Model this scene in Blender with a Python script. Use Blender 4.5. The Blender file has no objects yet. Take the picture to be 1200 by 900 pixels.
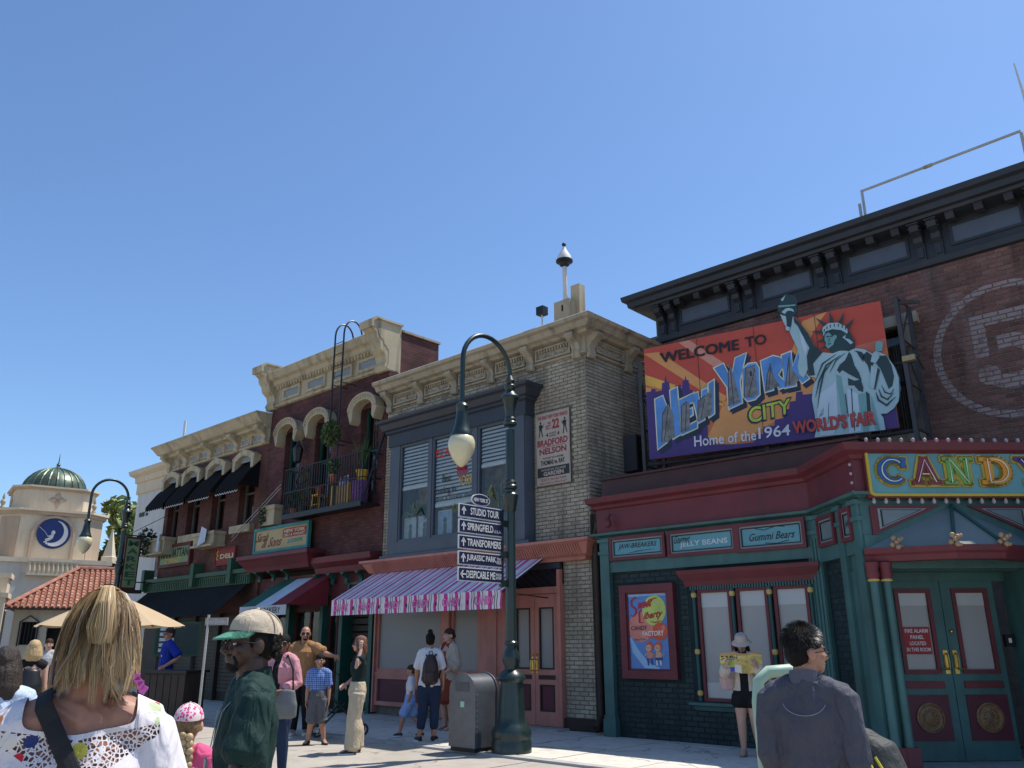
import bpy, bmesh, math, random
import numpy as np
from mathutils import Vector, Matrix, noise
from mathutils.geometry import tessellate_polygon
random.seed(11)
R = math.radians
scene = bpy.context.scene
COL = scene.collection

# ------------------------------------------------------------ camera, sky, sun, exposure
# world axes: x runs along the shop fronts (to the right), y into the buildings, z up
PITCH, YAW, ROLL = R(17.5), R(133.0), R(-0.3)
_F = Vector((math.cos(YAW)*math.cos(PITCH), math.sin(YAW)*math.cos(PITCH), math.sin(PITCH)))
_R0 = Vector((math.sin(YAW), -math.cos(YAW), 0)); _U0 = _R0.cross(_F)
_Rt = _R0*math.cos(ROLL) + _U0*math.sin(ROLL); _Up = -_R0*math.sin(ROLL) + _U0*math.cos(ROLL)
cd = bpy.data.cameras.new('camera'); cam = bpy.data.objects.new('camera', cd); COL.objects.link(cam)
cam.matrix_world = Matrix(((_Rt.x, _Up.x, -_F.x, 0), (_Rt.y, _Up.y, -_F.y, 0), (_Rt.z, _Up.z, -_F.z, 1.55), (0, 0, 0, 1)))
cd.sensor_width = 36; cd.lens = 28.8; cd.sensor_fit = 'HORIZONTAL'; cd.clip_start = 0.1; cd.clip_end = 3000
scene.camera = cam

SUN_EL, SUN_AZ = R(65), R(22)          # azimuth measured from +y towards +x
w = bpy.data.worlds.new('World'); scene.world = w; w.use_nodes = True
nt = w.node_tree; bg = nt.nodes['Background']
sky = nt.nodes.new('ShaderNodeTexSky'); sky.sky_type = 'NISHITA'; sky.sun_disc = False
sky.sun_elevation = SUN_EL; sky.sun_rotation = SUN_AZ; sky.altitude = 100; sky.air_density = 1.0; sky.dust_density = 0.6; sky.ozone_density = 2.0
tint = nt.nodes.new('ShaderNodeMix'); tint.data_type = 'RGBA'; tint.blend_type = 'MULTIPLY'; tint.inputs[0].default_value = 1; tint.inputs[7].default_value = (0.81, 0.97, 1.13, 1)
nt.links.new(sky.outputs[0], tint.inputs[6]); nt.links.new(tint.outputs[2], bg.inputs[0]); bg.inputs[1].default_value = 0.12
sl = bpy.data.lights.new('sun', 'SUN'); sl.energy = 4.6; sl.angle = R(0.53); sl.color = (1.0, 0.95, 0.87)
so = bpy.data.objects.new('sun', sl); COL.objects.link(so); so.location = (0, 0, 40)
sdir = Vector((math.sin(SUN_AZ)*math.cos(SUN_EL), math.cos(SUN_AZ)*math.cos(SUN_EL), math.sin(SUN_EL)))
so.rotation_euler = (-sdir).to_track_quat('-Z', 'Y').to_euler()
vs = scene.view_settings; vs.view_transform = 'Standard'; vs.look = 'None'; vs.gamma = 1; vs.exposure = 0.4
scene.cycles.max_bounces = 6; scene.cycles.transparent_max_bounces = 12

# ------------------------------------------------------------ materials
MATS = {}
def mat(name, col, rough=0.7, var=0.18, scale=2.5, bump=0.0, bscale=40, metal=0.0, dirt=0.0, col2=None, spec=0.4, coat=0.0):
    if name in MATS: return MATS[name]
    m = bpy.data.materials.new(name); m.use_nodes = True; MATS[name] = m
    n, l = m.node_tree.nodes, m.node_tree.links; b = n['Principled BSDF']
    geo = n.new('ShaderNodeNewGeometry')
    nz = n.new('ShaderNodeTexNoise'); nz.inputs['Scale'].default_value = scale; nz.inputs['Detail'].default_value = 6; nz.inputs['Roughness'].default_value = 0.65
    l.new(geo.outputs['Position'], nz.inputs['Vector'])
    mx = n.new('ShaderNodeMix'); mx.data_type = 'RGBA'
    c2 = col2 or tuple(min(1, c*(1+var)) for c in col); c1 = col if col2 else tuple(c*(1-var) for c in col)
    rp = n.new('ShaderNodeMapRange'); rp.inputs[1].default_value = 0.3; rp.inputs[2].default_value = 0.7
    l.new(nz.outputs[0], rp.inputs[0]); l.new(rp.outputs[0], mx.inputs[0])
    mx.inputs[6].default_value = (*c1, 1); mx.inputs[7].default_value = (*c2, 1)
    out = mx.outputs[2]
    if dirt:
        mp = n.new('ShaderNodeMapping'); mp.inputs['Scale'].default_value = (2.2, 2.2, 0.35); l.new(geo.outputs['Position'], mp.inputs[0])
        n2 = n.new('ShaderNodeTexNoise'); n2.inputs['Scale'].default_value = 2.0; n2.inputs['Detail'].default_value = 8; l.new(mp.outputs[0], n2.inputs['Vector'])
        r2 = n.new('ShaderNodeMapRange'); r2.inputs[1].default_value = 0.5; r2.inputs[2].default_value = 0.75; r2.inputs[4].default_value = dirt; l.new(n2.outputs[0], r2.inputs[0])
        m2 = n.new('ShaderNodeMix'); m2.data_type = 'RGBA'; l.new(r2.outputs[0], m2.inputs[0]); l.new(out, m2.inputs[6]); m2.inputs[7].default_value = (0.035, 0.03, 0.026, 1)
        out = m2.outputs[2]
    l.new(out, b.inputs['Base Color'])
    b.inputs['Roughness'].default_value = rough; b.inputs['Metallic'].default_value = metal; b.inputs['Specular IOR Level'].default_value = spec
    if coat: b.inputs['Coat Weight'].default_value = coat
    if bump:
        n3 = n.new('ShaderNodeTexNoise'); n3.inputs['Scale'].default_value = bscale; n3.inputs['Detail'].default_value = 4; l.new(geo.outputs['Position'], n3.inputs['Vector'])
        bp = n.new('ShaderNodeBump'); bp.inputs['Strength'].default_value = bump; bp.inputs['Distance'].default_value = 0.02
        l.new(n3.outputs[0], bp.inputs['Height']); l.new(bp.outputs[0], b.inputs['Normal'])
    return m
def nodes_of(m): return m.node_tree.nodes, m.node_tree.links, m.node_tree.nodes['Principled BSDF']

def brick_pieces_mat(name, cols, rough=0.85, spec=0.3):
    """colour per brick: object random for the single bricks, island random for the joined ones"""
    m = bpy.data.materials.new(name); m.use_nodes = True; MATS[name] = m
    n, l, b = nodes_of(m)
    oi = n.new('ShaderNodeObjectInfo'); geo = n.new('ShaderNodeNewGeometry')
    ad = n.new('ShaderNodeMath'); ad.operation = 'ADD'; l.new(oi.outputs['Random'], ad.inputs[0]); l.new(geo.outputs['Random Per Island'], ad.inputs[1])
    fr = n.new('ShaderNodeMath'); fr.operation = 'FRACT'; l.new(ad.outputs[0], fr.inputs[0])
    cr = n.new('ShaderNodeValToRGB'); l.new(fr.outputs[0], cr.inputs[0])
    els = cr.color_ramp.elements
    els[0].color = (*cols[0], 1); els[1].color = (*cols[-1], 1)
    for i, c in enumerate(cols[1:-1]):
        e = els.new((i+1)/(len(cols)-1)); e.color = (*c, 1)
    nz = n.new('ShaderNodeTexNoise'); nz.inputs['Scale'].default_value = 1.1; nz.inputs['Detail'].default_value = 7; l.new(geo.outputs['Position'], nz.inputs['Vector'])
    nf = n.new('ShaderNodeTexNoise'); nf.inputs['Scale'].default_value = 45; nf.inputs['Detail'].default_value = 3; l.new(geo.outputs['Position'], nf.inputs['Vector'])
    mr = n.new('ShaderNodeMapRange'); mr.inputs[1].default_value = 0.35; mr.inputs[2].default_value = 0.7; mr.inputs[3].default_value = 1.25; mr.inputs[4].default_value = 0.72; l.new(nz.outputs[0], mr.inputs[0])
    mm = n.new('ShaderNodeMapRange'); mm.inputs[1].default_value = 0.2; mm.inputs[2].default_value = 0.8; mm.inputs[3].default_value = 0.75; mm.inputs[4].default_value = 1.25; l.new(nf.outputs[0], mm.inputs[0])
    mu0 = n.new('ShaderNodeMath'); mu0.operation = 'MULTIPLY'; l.new(mr.outputs[0], mu0.inputs[0]); l.new(mm.outputs[0], mu0.inputs[1])
    mp = n.new('ShaderNodeMapping'); mp.inputs['Scale'].default_value = (3.2, 3.2, 0.3); l.new(geo.outputs['Position'], mp.inputs[0]); ns = n.new('ShaderNodeTexNoise'); ns.inputs['Scale'].default_value = 1.0; ns.inputs['Detail'].default_value = 9; ns.inputs['Roughness'].default_value = 0.65; l.new(mp.outputs[0], ns.inputs['Vector'])
    ms = n.new('ShaderNodeMapRange'); ms.inputs[1].default_value = 0.5; ms.inputs[2].default_value = 0.72; ms.inputs[3].default_value = 1.0; ms.inputs[4].default_value = 0.42; l.new(ns.outputs[0], ms.inputs[0])
    mu = n.new('ShaderNodeMath'); mu.operation = 'MULTIPLY'; l.new(mu0.outputs[0], mu.inputs[0]); l.new(ms.outputs[0], mu.inputs[1])   # rain streaks and soot
    vm = n.new('ShaderNodeVectorMath'); vm.operation = 'SCALE'; l.new(cr.outputs[0], vm.inputs[0]); l.new(mu.outputs[0], vm.inputs[3])
    l.new(vm.outputs[0], b.inputs['Base Color']); b.inputs['Roughness'].default_value = rough; b.inputs['Specular IOR Level'].default_value = spec
    bp = n.new('ShaderNodeBump'); bp.inputs['Strength'].default_value = 0.4; bp.inputs['Distance'].default_value = 0.01; l.new(nf.outputs[0], bp.inputs['Height']); l.new(bp.outputs[0], b.inputs['Normal'])
    return m

def brick_tex_mat(name, c1, c2, mortar, bw=0.2, bh=0.075, dark=0.6):
    """far brick faces: the pieces are under ten pixels there"""
    m = bpy.data.materials.new(name); m.use_nodes = True; MATS[name] = m
    n, l, b = nodes_of(m)
    geo = n.new('ShaderNodeNewGeometry'); sx = n.new('ShaderNodeSeparateXYZ'); l.new(geo.outputs['Position'], sx.inputs[0])
    ad = n.new('ShaderNodeMath'); ad.operation = 'ADD'; l.new(sx.outputs[0], ad.inputs[0]); l.new(sx.outputs[1], ad.inputs[1])
    cx = n.new('ShaderNodeCombineXYZ'); l.new(ad.outputs[0], cx.inputs[0]); l.new(sx.outputs[2], cx.inputs[1])
    br = n.new('ShaderNodeTexBrick'); l.new(cx.outputs[0], br.inputs['Vector'])
    br.inputs['Scale'].default_value = 1; br.inputs['Brick Width'].default_value = bw; br.inputs['Row Height'].default_value = bh; br.inputs['Mortar Size'].default_value = 0.007
    br.inputs['Color1'].default_value = (*c1, 1); br.inputs['Color2'].default_value = (*c2, 1); br.inputs['Mortar'].default_value = (*mortar, 1); br.inputs['Bias'].default_value = -0.1
    nz = n.new('ShaderNodeTexNoise'); nz.inputs['Scale'].default_value = 1.3; nz.inputs['Detail'].default_value = 8; l.new(geo.outputs['Position'], nz.inputs['Vector'])
    mr = n.new('ShaderNodeMapRange'); mr.inputs[1].default_value = 0.35; mr.inputs[2].default_value = 0.7; mr.inputs[3].default_value = 1.15; mr.inputs[4].default_value = dark; l.new(nz.outputs[0], mr.inputs[0])
    vm = n.new('ShaderNodeVectorMath'); vm.operation = 'SCALE'; l.new(br.outputs['Color'], vm.inputs[0]); l.new(mr.outputs[0], vm.inputs[3])
    l.new(vm.outputs[0], b.inputs['Base Color']); b.inputs['Roughness'].default_value = 0.85; b.inputs['Specular IOR Level'].default_value = 0.25
    bp = n.new('ShaderNodeBump'); bp.invert = True; bp.inputs['Strength'].default_value = 0.8; bp.inputs['Distance'].default_value = 0.012; l.new(br.outputs['Fac'], bp.inputs['Height']); l.new(bp.outputs[0], b.inputs['Normal'])
    return m

def glass_mat(name, tint=(0.9, 0.95, 0.95), trans=0.75):
    m = bpy.data.materials.new(name); m.use_nodes = True; MATS[name] = m
    n, l = m.node_tree.nodes, m.node_tree.links; n.remove(n['Principled BSDF']); out = n['Material Output']
    t = n.new('ShaderNodeBsdfTransparent'); t.inputs[0].default_value = (*[c*trans for c in tint], 1)
    g = n.new('ShaderNodeBsdfGlossy'); g.inputs['Roughness'].default_value = 0.03
    lw = n.new('ShaderNodeLayerWeight'); lw.inputs[0].default_value = 0.5
    pw = n.new('ShaderNodeMath'); pw.operation = 'POWER'; l.new(lw.outputs['Facing'], pw.inputs[0]); pw.inputs[1].default_value = 4
    fr = n.new('ShaderNodeMath'); fr.operation = 'MULTIPLY_ADD'; l.new(pw.outputs[0], fr.inputs[0]); fr.inputs[1].default_value = 0.8; fr.inputs[2].default_value = 0.06
    mx = n.new('ShaderNodeMixShader'); l.new(fr.outputs[0], mx.inputs[0]); l.new(t.outputs[0], mx.inputs[1]); l.new(g.outputs[0], mx.inputs[2]); l.new(mx.outputs[0], out.inputs[0])
    return m

# ------------------------------------------------------------ mesh builder
JOINED = {'bracket_moulding', 'eyebrows', 'white_trim', 'dentil_row', 'fluting', 'swag', 'window_goods', 'weave', 'pale_strip', 'print', 'lettering', 'window_lettering', 'curtain', 'venetian_blind', 'statue_linework', 'rivet_row', 'foliage', 'crown', 'ivy', 'expansion_joint', 'letter_rim', 'spandrel_line', 'neon_tube', 'strand'}
class MB:
    def __init__(self, M=None): self.v = []; self.f = []; self.m = []; self.M = M
    def addv(self, p):
        p = Vector(p)
        if self.M is not None: p = self.M @ p
        self.v.append(p); return len(self.v)-1
    def face(self, ids, mi=0): self.f.append(tuple(ids)); self.m.append(mi)
    def poly(self, pts, mi=0): self.face([self.addv(p) for p in pts], mi); return self
    def box(self, x0, x1, y0, y1, z0, z1, mi=0):
        i = [self.addv((x, y, z)) for z in (z0, z1) for y in (y0, y1) for x in (x0, x1)]
        for q in ((0, 2, 3, 1), (4, 5, 7, 6), (0, 1, 5, 4), (2, 6, 7, 3), (0, 4, 6, 2), (1, 3, 7, 5)): self.face([i[k] for k in q], mi)
        return self
    def cbox(self, c, s, mi=0, rot=None):
        """box by centre and size, optional rotation matrix"""
        h = [x/2 for x in s]; c = Vector(c)
        i = []
        for z in (-1, 1):
            for y in (-1, 1):
                for x in (-1, 1):
                    p = Vector((x*h[0], y*h[1], z*h[2]))
                    if rot is not None: p = rot @ p
                    i.append(self.addv(c+p))
        for q in ((0, 2, 3, 1), (4, 5, 7, 6), (0, 1, 5, 4), (2, 6, 7, 3), (0, 4, 6, 2), (1, 3, 7, 5)): self.face([i[k] for k in q], mi)
        return self
    def extr(self, pts, vec, mi=0, cap=True):
        a = [self.addv(p) for p in pts]; b = [self.addv(Vector(p)+Vector(vec)) for p in pts]; n = len(a)
        for k in range(n): self.face((a[k], a[(k+1) % n], b[(k+1) % n], b[k]), mi)
        if cap: self.face(a[::-1], mi); self.face(b, mi)
        return self
    def rings(self, rings, mi=0, cap=True, closed=True):
        ids = [[self.addv(p) for p in r] for r in rings]; n = len(ids[0])
        for a, b in zip(ids[:-1], ids[1:]):
            for k in range(n if closed else n-1): self.face((a[k], a[(k+1) % n], b[(k+1) % n], b[k]), mi)
        if cap and closed: self.face(ids[0][::-1], mi); self.face(ids[-1], mi)
        return self
    def lathe(self, prof, c=(0, 0, 0), seg=20, mi=0, cap=True):
        return self.rings([[(c[0]+r*math.cos(2*math.pi*k/seg), c[1]+r*math.sin(2*math.pi*k/seg), c[2]+z) for k in range(seg)] for r, z in prof], mi, cap)
    def tube(self, pts, r, seg=8, mi=0, cap=True):
        pts = [Vector(p) for p in pts]; n = len(pts); rr = r if isinstance(r, (list, tuple)) else [r]*n
        rs = []; up = None
        for i in range(n):
            d = (pts[min(i+1, n-1)]-pts[max(i-1, 0)])
            d = d.normalized() if d.length > 1e-9 else Vector((0, 0, 1))
            if up is None: up = Vector((0, 0, 1)) if abs(d.z) < 0.9 else Vector((0, 1, 0))
            s = d.cross(up).normalized(); u = s.cross(d).normalized(); up = u
            rs.append([pts[i]+(s*math.cos(2*math.pi*k/seg)+u*math.sin(2*math.pi*k/seg))*rr[i] for k in range(seg)])
        return self.rings(rs, mi, cap)
    def ball(self, c, r, seg=12, rows=8, mi=0, rot=None):
        r = (r, r, r) if not isinstance(r, (list, tuple)) else r; c = Vector(c); rs = []
        for j in range(rows+1):
            a = -math.pi/2+math.pi*(j*0.998+0.001*rows)/rows
            ring = []
            for k in range(seg):
                p = Vector((r[0]*math.cos(a)*math.cos(2*math.pi*k/seg), r[1]*math.cos(a)*math.sin(2*math.pi*k/seg), r[2]*math.sin(a)))
                if rot is not None: p = rot @ p
                ring.append(c+p)
            rs.append(ring)
        return self.rings(rs, mi)
    def sweep(self, path, prof, mi=0):
        """prof [(out, z)] swept along a plan path [(x, y)], outward = to the right of travel, mitred corners"""
        path = [Vector((p[0], p[1])) for p in path]; n = len(path); rs = []
        for i in range(n):
            d0 = (path[i]-path[i-1]).normalized() if i else None; d1 = (path[i+1]-path[i]).normalized() if i < n-1 else None
            n0 = Vector((d0.y, -d0.x)) if d0 else None; n1 = Vector((d1.y, -d1.x)) if d1 else None
            if n0 is None: o = n1
            elif n1 is None: o = n0
            else:
                o = (n0+n1); o = o/o.length; o = o/max(0.3, o.dot(n1))
            rs.append([(path[i].x+o.x*a, path[i].y+o.y*a, z) for a, z in prof])
        return self.rings(rs, mi)
    def flat(self, pts, fn, mi=0):
        """fill a concave 2-D outline and map it through fn(a, b)"""
        vv = [Vector((p[0], p[1], 0)) for p in pts]
        ids = [self.addv(fn(p[0], p[1])) for p in pts]
        for t in tessellate_polygon([vv]): self.face([ids[k] for k in t], mi)
        return self
    def stroke(self, pts, wd, fn, mi=0):
        """tapered or even ribbon along a 2-D polyline"""
        P = [Vector((p[0], p[1])) for p in pts]; n = len(P); ww = wd if isinstance(wd, (list, tuple)) else [wd]*n
        L, Q = [], []
        for i in range(n):
            d = (P[min(i+1, n-1)]-P[max(i-1, 0)]).normalized(); q = Vector((-d.y, d.x))*ww[i]/2
            L.append(self.addv(fn(*(P[i]+q)))); Q.append(self.addv(fn(*(P[i]-q))))
        for i in range(n-1): self.face((L[i], L[i+1], Q[i+1], Q[i]), mi)
        return self
    def mesh(self, name, mats=(), smooth=False):
        me = bpy.data.meshes.new(name); me.from_pydata([tuple(v) for v in self.v], [], self.f)
        for x in (mats if isinstance(mats, (list, tuple)) else [mats]): me.materials.append(x)
        if any(self.m): me.polygons.foreach_set('material_index', self.m)
        if smooth: me.polygons.foreach_set('use_smooth', [True]*len(self.f))
        me.update(); return me
    def build(self, name, mats, parent=None, smooth=False, local=False, **kw):
        if name in JOINED and 'kind' not in kw: kw['kind'] = 'stuff'
        if not local and self.v:          # origin to the middle of the foot of the piece
            xs = [v.x for v in self.v]; ys = [v.y for v in self.v]; z0 = min(v.z for v in self.v)
            c = Vector(((min(xs)+max(xs))/2, (min(ys)+max(ys))/2, z0))
        else: c = Vector((0, 0, 0))
        self.v = [v-c for v in self.v]
        o = put(name, self.mesh(name, mats, smooth), parent, local, **kw); o.location = c
        if smooth:
            try: o.data.set_sharp_from_angle(angle=R(40))
            except Exception: pass
        return o
def tag(o, label=None, cat=None, group=None, kind=None):
    for k, v in (('label', label), ('category', cat), ('group', group), ('kind', kind)):
        if v: o[k] = v
    return o
def put(name, me, parent=None, local=False, **kw):
    o = bpy.data.objects.new(name, me); COL.objects.link(o)
    if parent is not None:
        o.parent = parent
        if not local: o.matrix_parent_inverse = world_of(parent).inverted()
    return tag(o, **kw)
def world_of(o):
    m = Matrix.LocRotScale(o.location, o.rotation_euler, o.scale)
    return world_of(o.parent) @ o.matrix_parent_inverse @ m if o.parent else m
def thing(name, label, cat, loc, rz=0, group=None):
    o = bpy.data.objects.new(name, None); COL.objects.link(o); o.empty_display_size = 0.3
    o.location = loc; o.rotation_euler = (0, 0, rz); return tag(o, label, cat, group)
def dup(o, parent=None):
    c = o.copy(); COL.objects.link(c)
    if parent is not None: c.parent = parent
    for ch in list(o.children): dup(ch, c)
    return c
ROTZ = lambda a: Matrix.Rotation(a, 4, 'Z')
def frame(o, xdir):
    """local frame at plan point o with x along xdir and y pointing away behind it"""
    x = Vector((xdir[0], xdir[1], 0)).normalized(); y = Vector((-x.y, x.x, 0))
    return Matrix(((x.x, y.x, 0, o[0]), (x.y, y.y, 0, o[1]), (0, 0, 1, 0), (0, 0, 0, 1)))
_tc = {}
def glyphs(s, bold=0.0):
    """flat triangles of a word in the built-in font, in the unit square"""
    k = (s, bold)
    if k not in _tc:
        c = bpy.data.curves.new('t', 'FONT'); c.body = s; c.size = 1; c.offset = bold; c.resolution_u = 3
        o = bpy.data.objects.new('t', c); me = bpy.data.meshes.new_from_object(o)
        P = np.array([v.co[:2] for v in me.vertices]); mn, mx = P.min(0), P.max(0)
        _tc[k] = ((P-mn)/(mx-mn), [tuple(p.vertices) for p in me.polygons])
        bpy.data.objects.remove(o); bpy.data.curves.remove(c); bpy.data.meshes.remove(me)
    return _tc[k]
def text(mb, s, fn, x0, x1, z0, z1, mi=0, bold=0.0, shear=0.0):
    P, F = glyphs(s, bold); ids = []
    for a, b in P: ids.append(mb.addv(fn(x0+(x1-x0)*a+shear*(b-0.5)*(z1-z0), z0+(z1-z0)*b)))
    for f in F: mb.face([ids[k] for k in f], mi)
def quadmap(q, fn):
    """map the unit square (a right, b up) onto the picture quad TL TR BR BL of fn's plane"""
    def g(a, b):
        t = Vector(q[0])*(1-a)+Vector(q[1])*a; u = Vector(q[3])*(1-a)+Vector(q[2])*a; p = u*(1-b)+t*b
        return fn(p.x, p.y)
    return g
def homography(src, dst):
    A = []; B = []
    for (x, y), (X, Y) in zip(src, dst):
        A.append([x, y, 1, 0, 0, 0, -X*x, -X*y]); B.append(X)
        A.append([0, 0, 0, x, y, 1, -Y*x, -Y*y]); B.append(Y)
    h = np.linalg.solve(np.array(A, float), np.array(B, float))
    def f(x, y):
        d = h[6]*x+h[7]*y+1; return ((h[0]*x+h[1]*y+h[2])/d, (h[3]*x+h[4]*y+h[5])/d)
    return f
def front(v): return lambda u, z: Vector((u, v, z))
# ------------------------------------------------------------ paints and surfaces
M_conc = mat('pavement_concrete', (0.36, 0.325, 0.275), 0.9, 0.10, 1.4, 0.25, 120, dirt=0.18)
M_slab = mat('pavement_slab', (0.58, 0.54, 0.47), 0.9, 0.10, 0.9, 0.25, 120, dirt=0.25)
M_kerb = mat('kerb_stone', (0.38, 0.37, 0.35), 0.9, 0.12, 3, 0.3, 90, dirt=0.3)
M_cream = mat('cream_paint', (0.43, 0.36, 0.235), 0.75, 0.14, 1.5, 0.3, 40, dirt=0.55)
M_creamw = mat('cream_grey_paint', (0.36, 0.31, 0.225), 0.75, 0.14, 2, 0.3, 40, dirt=0.7)
M_mortar = mat('dark_mortar', (0.16, 0.14, 0.115), 0.95, 0.25, 6, 0.4, 80)
M_bluegrey = mat('blue_grey_paint', (0.080, 0.096, 0.122), 0.5, 0.12, 2, 0.1, 50, dirt=0.3)
M_darkblue = mat('slate_blue_paint', (0.034, 0.039, 0.05), 0.5, 0.15, 2, 0.1, 50, dirt=0.2)
M_salmon = mat('salmon_paint', (0.47, 0.185, 0.145), 0.5, 0.14, 2, 0.15, 40, dirt=0.3)
M_maroon = mat('maroon_paint', (0.10, 0.017, 0.03), 0.5, 0.15, 2, 0.1, 40)
M_oxblood = mat('oxblood_paint', (0.135, 0.024, 0.031), 0.5, 0.2, 1.5, 0.2, 40, dirt=0.35)
M_teal = mat('teal_paint', (0.050, 0.128, 0.122), 0.5, 0.2, 1.5, 0.2, 40, dirt=0.38)
M_tealdk = mat('dark_teal_paint', (0.02, 0.075, 0.075), 0.5, 0.15, 2, 0.1, 40)
M_black = mat('black_iron', (0.012, 0.012, 0.013), 0.45, 0.2, 4, 0.1, 60)
M_corn = mat('charcoal_cornice_paint', (0.03, 0.034, 0.042), 0.5, 0.2, 2, 0.15, 50, dirt=0.2)
M_cornp = mat('slate_panel_paint', (0.085, 0.105, 0.14), 0.5, 0.12, 3, 0.1, 50)
M_dkgreen = mat('bottle_green_paint', (0.018, 0.075, 0.055), 0.4, 0.2, 2, 0.1, 50)
M_green = mat('market_green_paint', (0.03, 0.085, 0.045), 0.55, 0.15, 2, 0.1, 50, dirt=0.2)
M_white = mat('white_paint', (0.6, 0.6, 0.58), 0.6, 0.06, 2)
M_render = mat('white_render', (0.55, 0.54, 0.51), 0.9, 0.08, 0.7, 0.2, 60, dirt=0.2)
M_tan = mat('tan_render', (0.60, 0.50, 0.36), 0.9, 0.08, 0.8, 0.2, 50, dirt=0.15)
M_towerlow = mat('warm_render', (0.60, 0.53, 0.43), 0.9, 0.08, 0.7, 0.2, 60, dirt=0.15)
M_tand = mat('brown_render', (0.42, 0.32, 0.23), 0.9, 0.1, 0.8, 0.2, 50, dirt=0.15)
M_dark = mat('dark_interior', (0.012, 0.012, 0.013), 0.8, 0.3, 1.5)
M_brown = mat('dark_brown_wood', (0.035, 0.022, 0.016), 0.6, 0.3, 3, 0.2, 30)
M_blind = mat('blind_slat', (0.8, 0.79, 0.75), 0.6, 0.05, 2)
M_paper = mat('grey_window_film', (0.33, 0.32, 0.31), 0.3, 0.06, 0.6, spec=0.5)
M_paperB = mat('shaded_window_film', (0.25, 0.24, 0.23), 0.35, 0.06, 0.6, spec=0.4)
M_paper2 = mat('pale_window_film', (0.45, 0.46, 0.46), 0.3, 0.06, 0.6, spec=0.5)
M_brass = mat('brass', (0.62, 0.42, 0.13), 0.3, 0.15, 8, metal=1.0)
M_gold = mat('gold_paint', (0.55, 0.38, 0.12), 0.45, 0.15, 8)
M_redbrick = brick_tex_mat('red_brick', (0.14, 0.052, 0.048), (0.09, 0.034, 0.034), (0.06, 0.045, 0.042))
M_redbrick2 = brick_tex_mat('brown_red_brick', (0.155, 0.062, 0.05), (0.11, 0.045, 0.038), (0.075, 0.056, 0.048))
M_glass = glass_mat('clear_glass')
M_dkglass = mat('dark_glass', (0.012, 0.016, 0.02), 0.06, 0.3, 1.2, spec=0.6)
M_leaf = mat('leaf', (0.055, 0.10, 0.025), 0.6, 0.5, 5)
M_leafd = mat('dark_leaf', (0.025, 0.055, 0.018), 0.6, 0.5, 5)
M_leaft = mat('tree_leaf', (0.17, 0.21, 0.06), 0.6, 0.5, 0.8)
M_bark = mat('bark', (0.09, 0.065, 0.045), 0.9, 0.3, 6, 0.5, 20)

# ------------------------------------------------------------ setting: ground, street, pavement
g = MB(); g.box(-900, 900, -900, 900, -0.6, -0.14)
g.build('ground', mat('far_asphalt', (0.20, 0.17, 0.135), 0.9, 0.15, 0.4), kind='structure')
s = MB(); s.box(-120, 40, -40, 9.25, -0.5, -0.03)
s.build('street', M_conc, kind='structure')
side = MB(); side.box(-120, 40, 9.42, 30, -0.5, -0.012)
pave = side.build('sidewalk', mat('joint_dirt', (0.12, 0.11, 0.10), 0.95), kind='structure')
for i in range(22):
    for j in range(3):
        u0 = -27+i*1.35; v0 = 9.44+j*1.28
        q = MB(); e = 0.012; dz = random.uniform(-0.003, 0.003)
        q.box(u0+e, u0+1.35-e, v0+e, v0+1.28-e, -0.05, dz)
        q.build('paving_slab', M_slab, pave)
k = MB()
k.box(-120, 40, 9.25, 9.42, -0.5, 0.004)
k.build('kerb', M_kerb, kind='structure')
st = MB()
for u0 in (-14.6, -8.3, -2.0): st.box(u0-0.012, u0+0.012, 0, 9.25, -0.1, -0.0285)
for v0 in (2.8, 6.0): st.box(-40, 10, v0-0.012, v0+0.012, -0.1, -0.0285)
st.build('expansion_joint', mat('tar', (0.05, 0.05, 0.05), 0.8), kind='structure')

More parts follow.
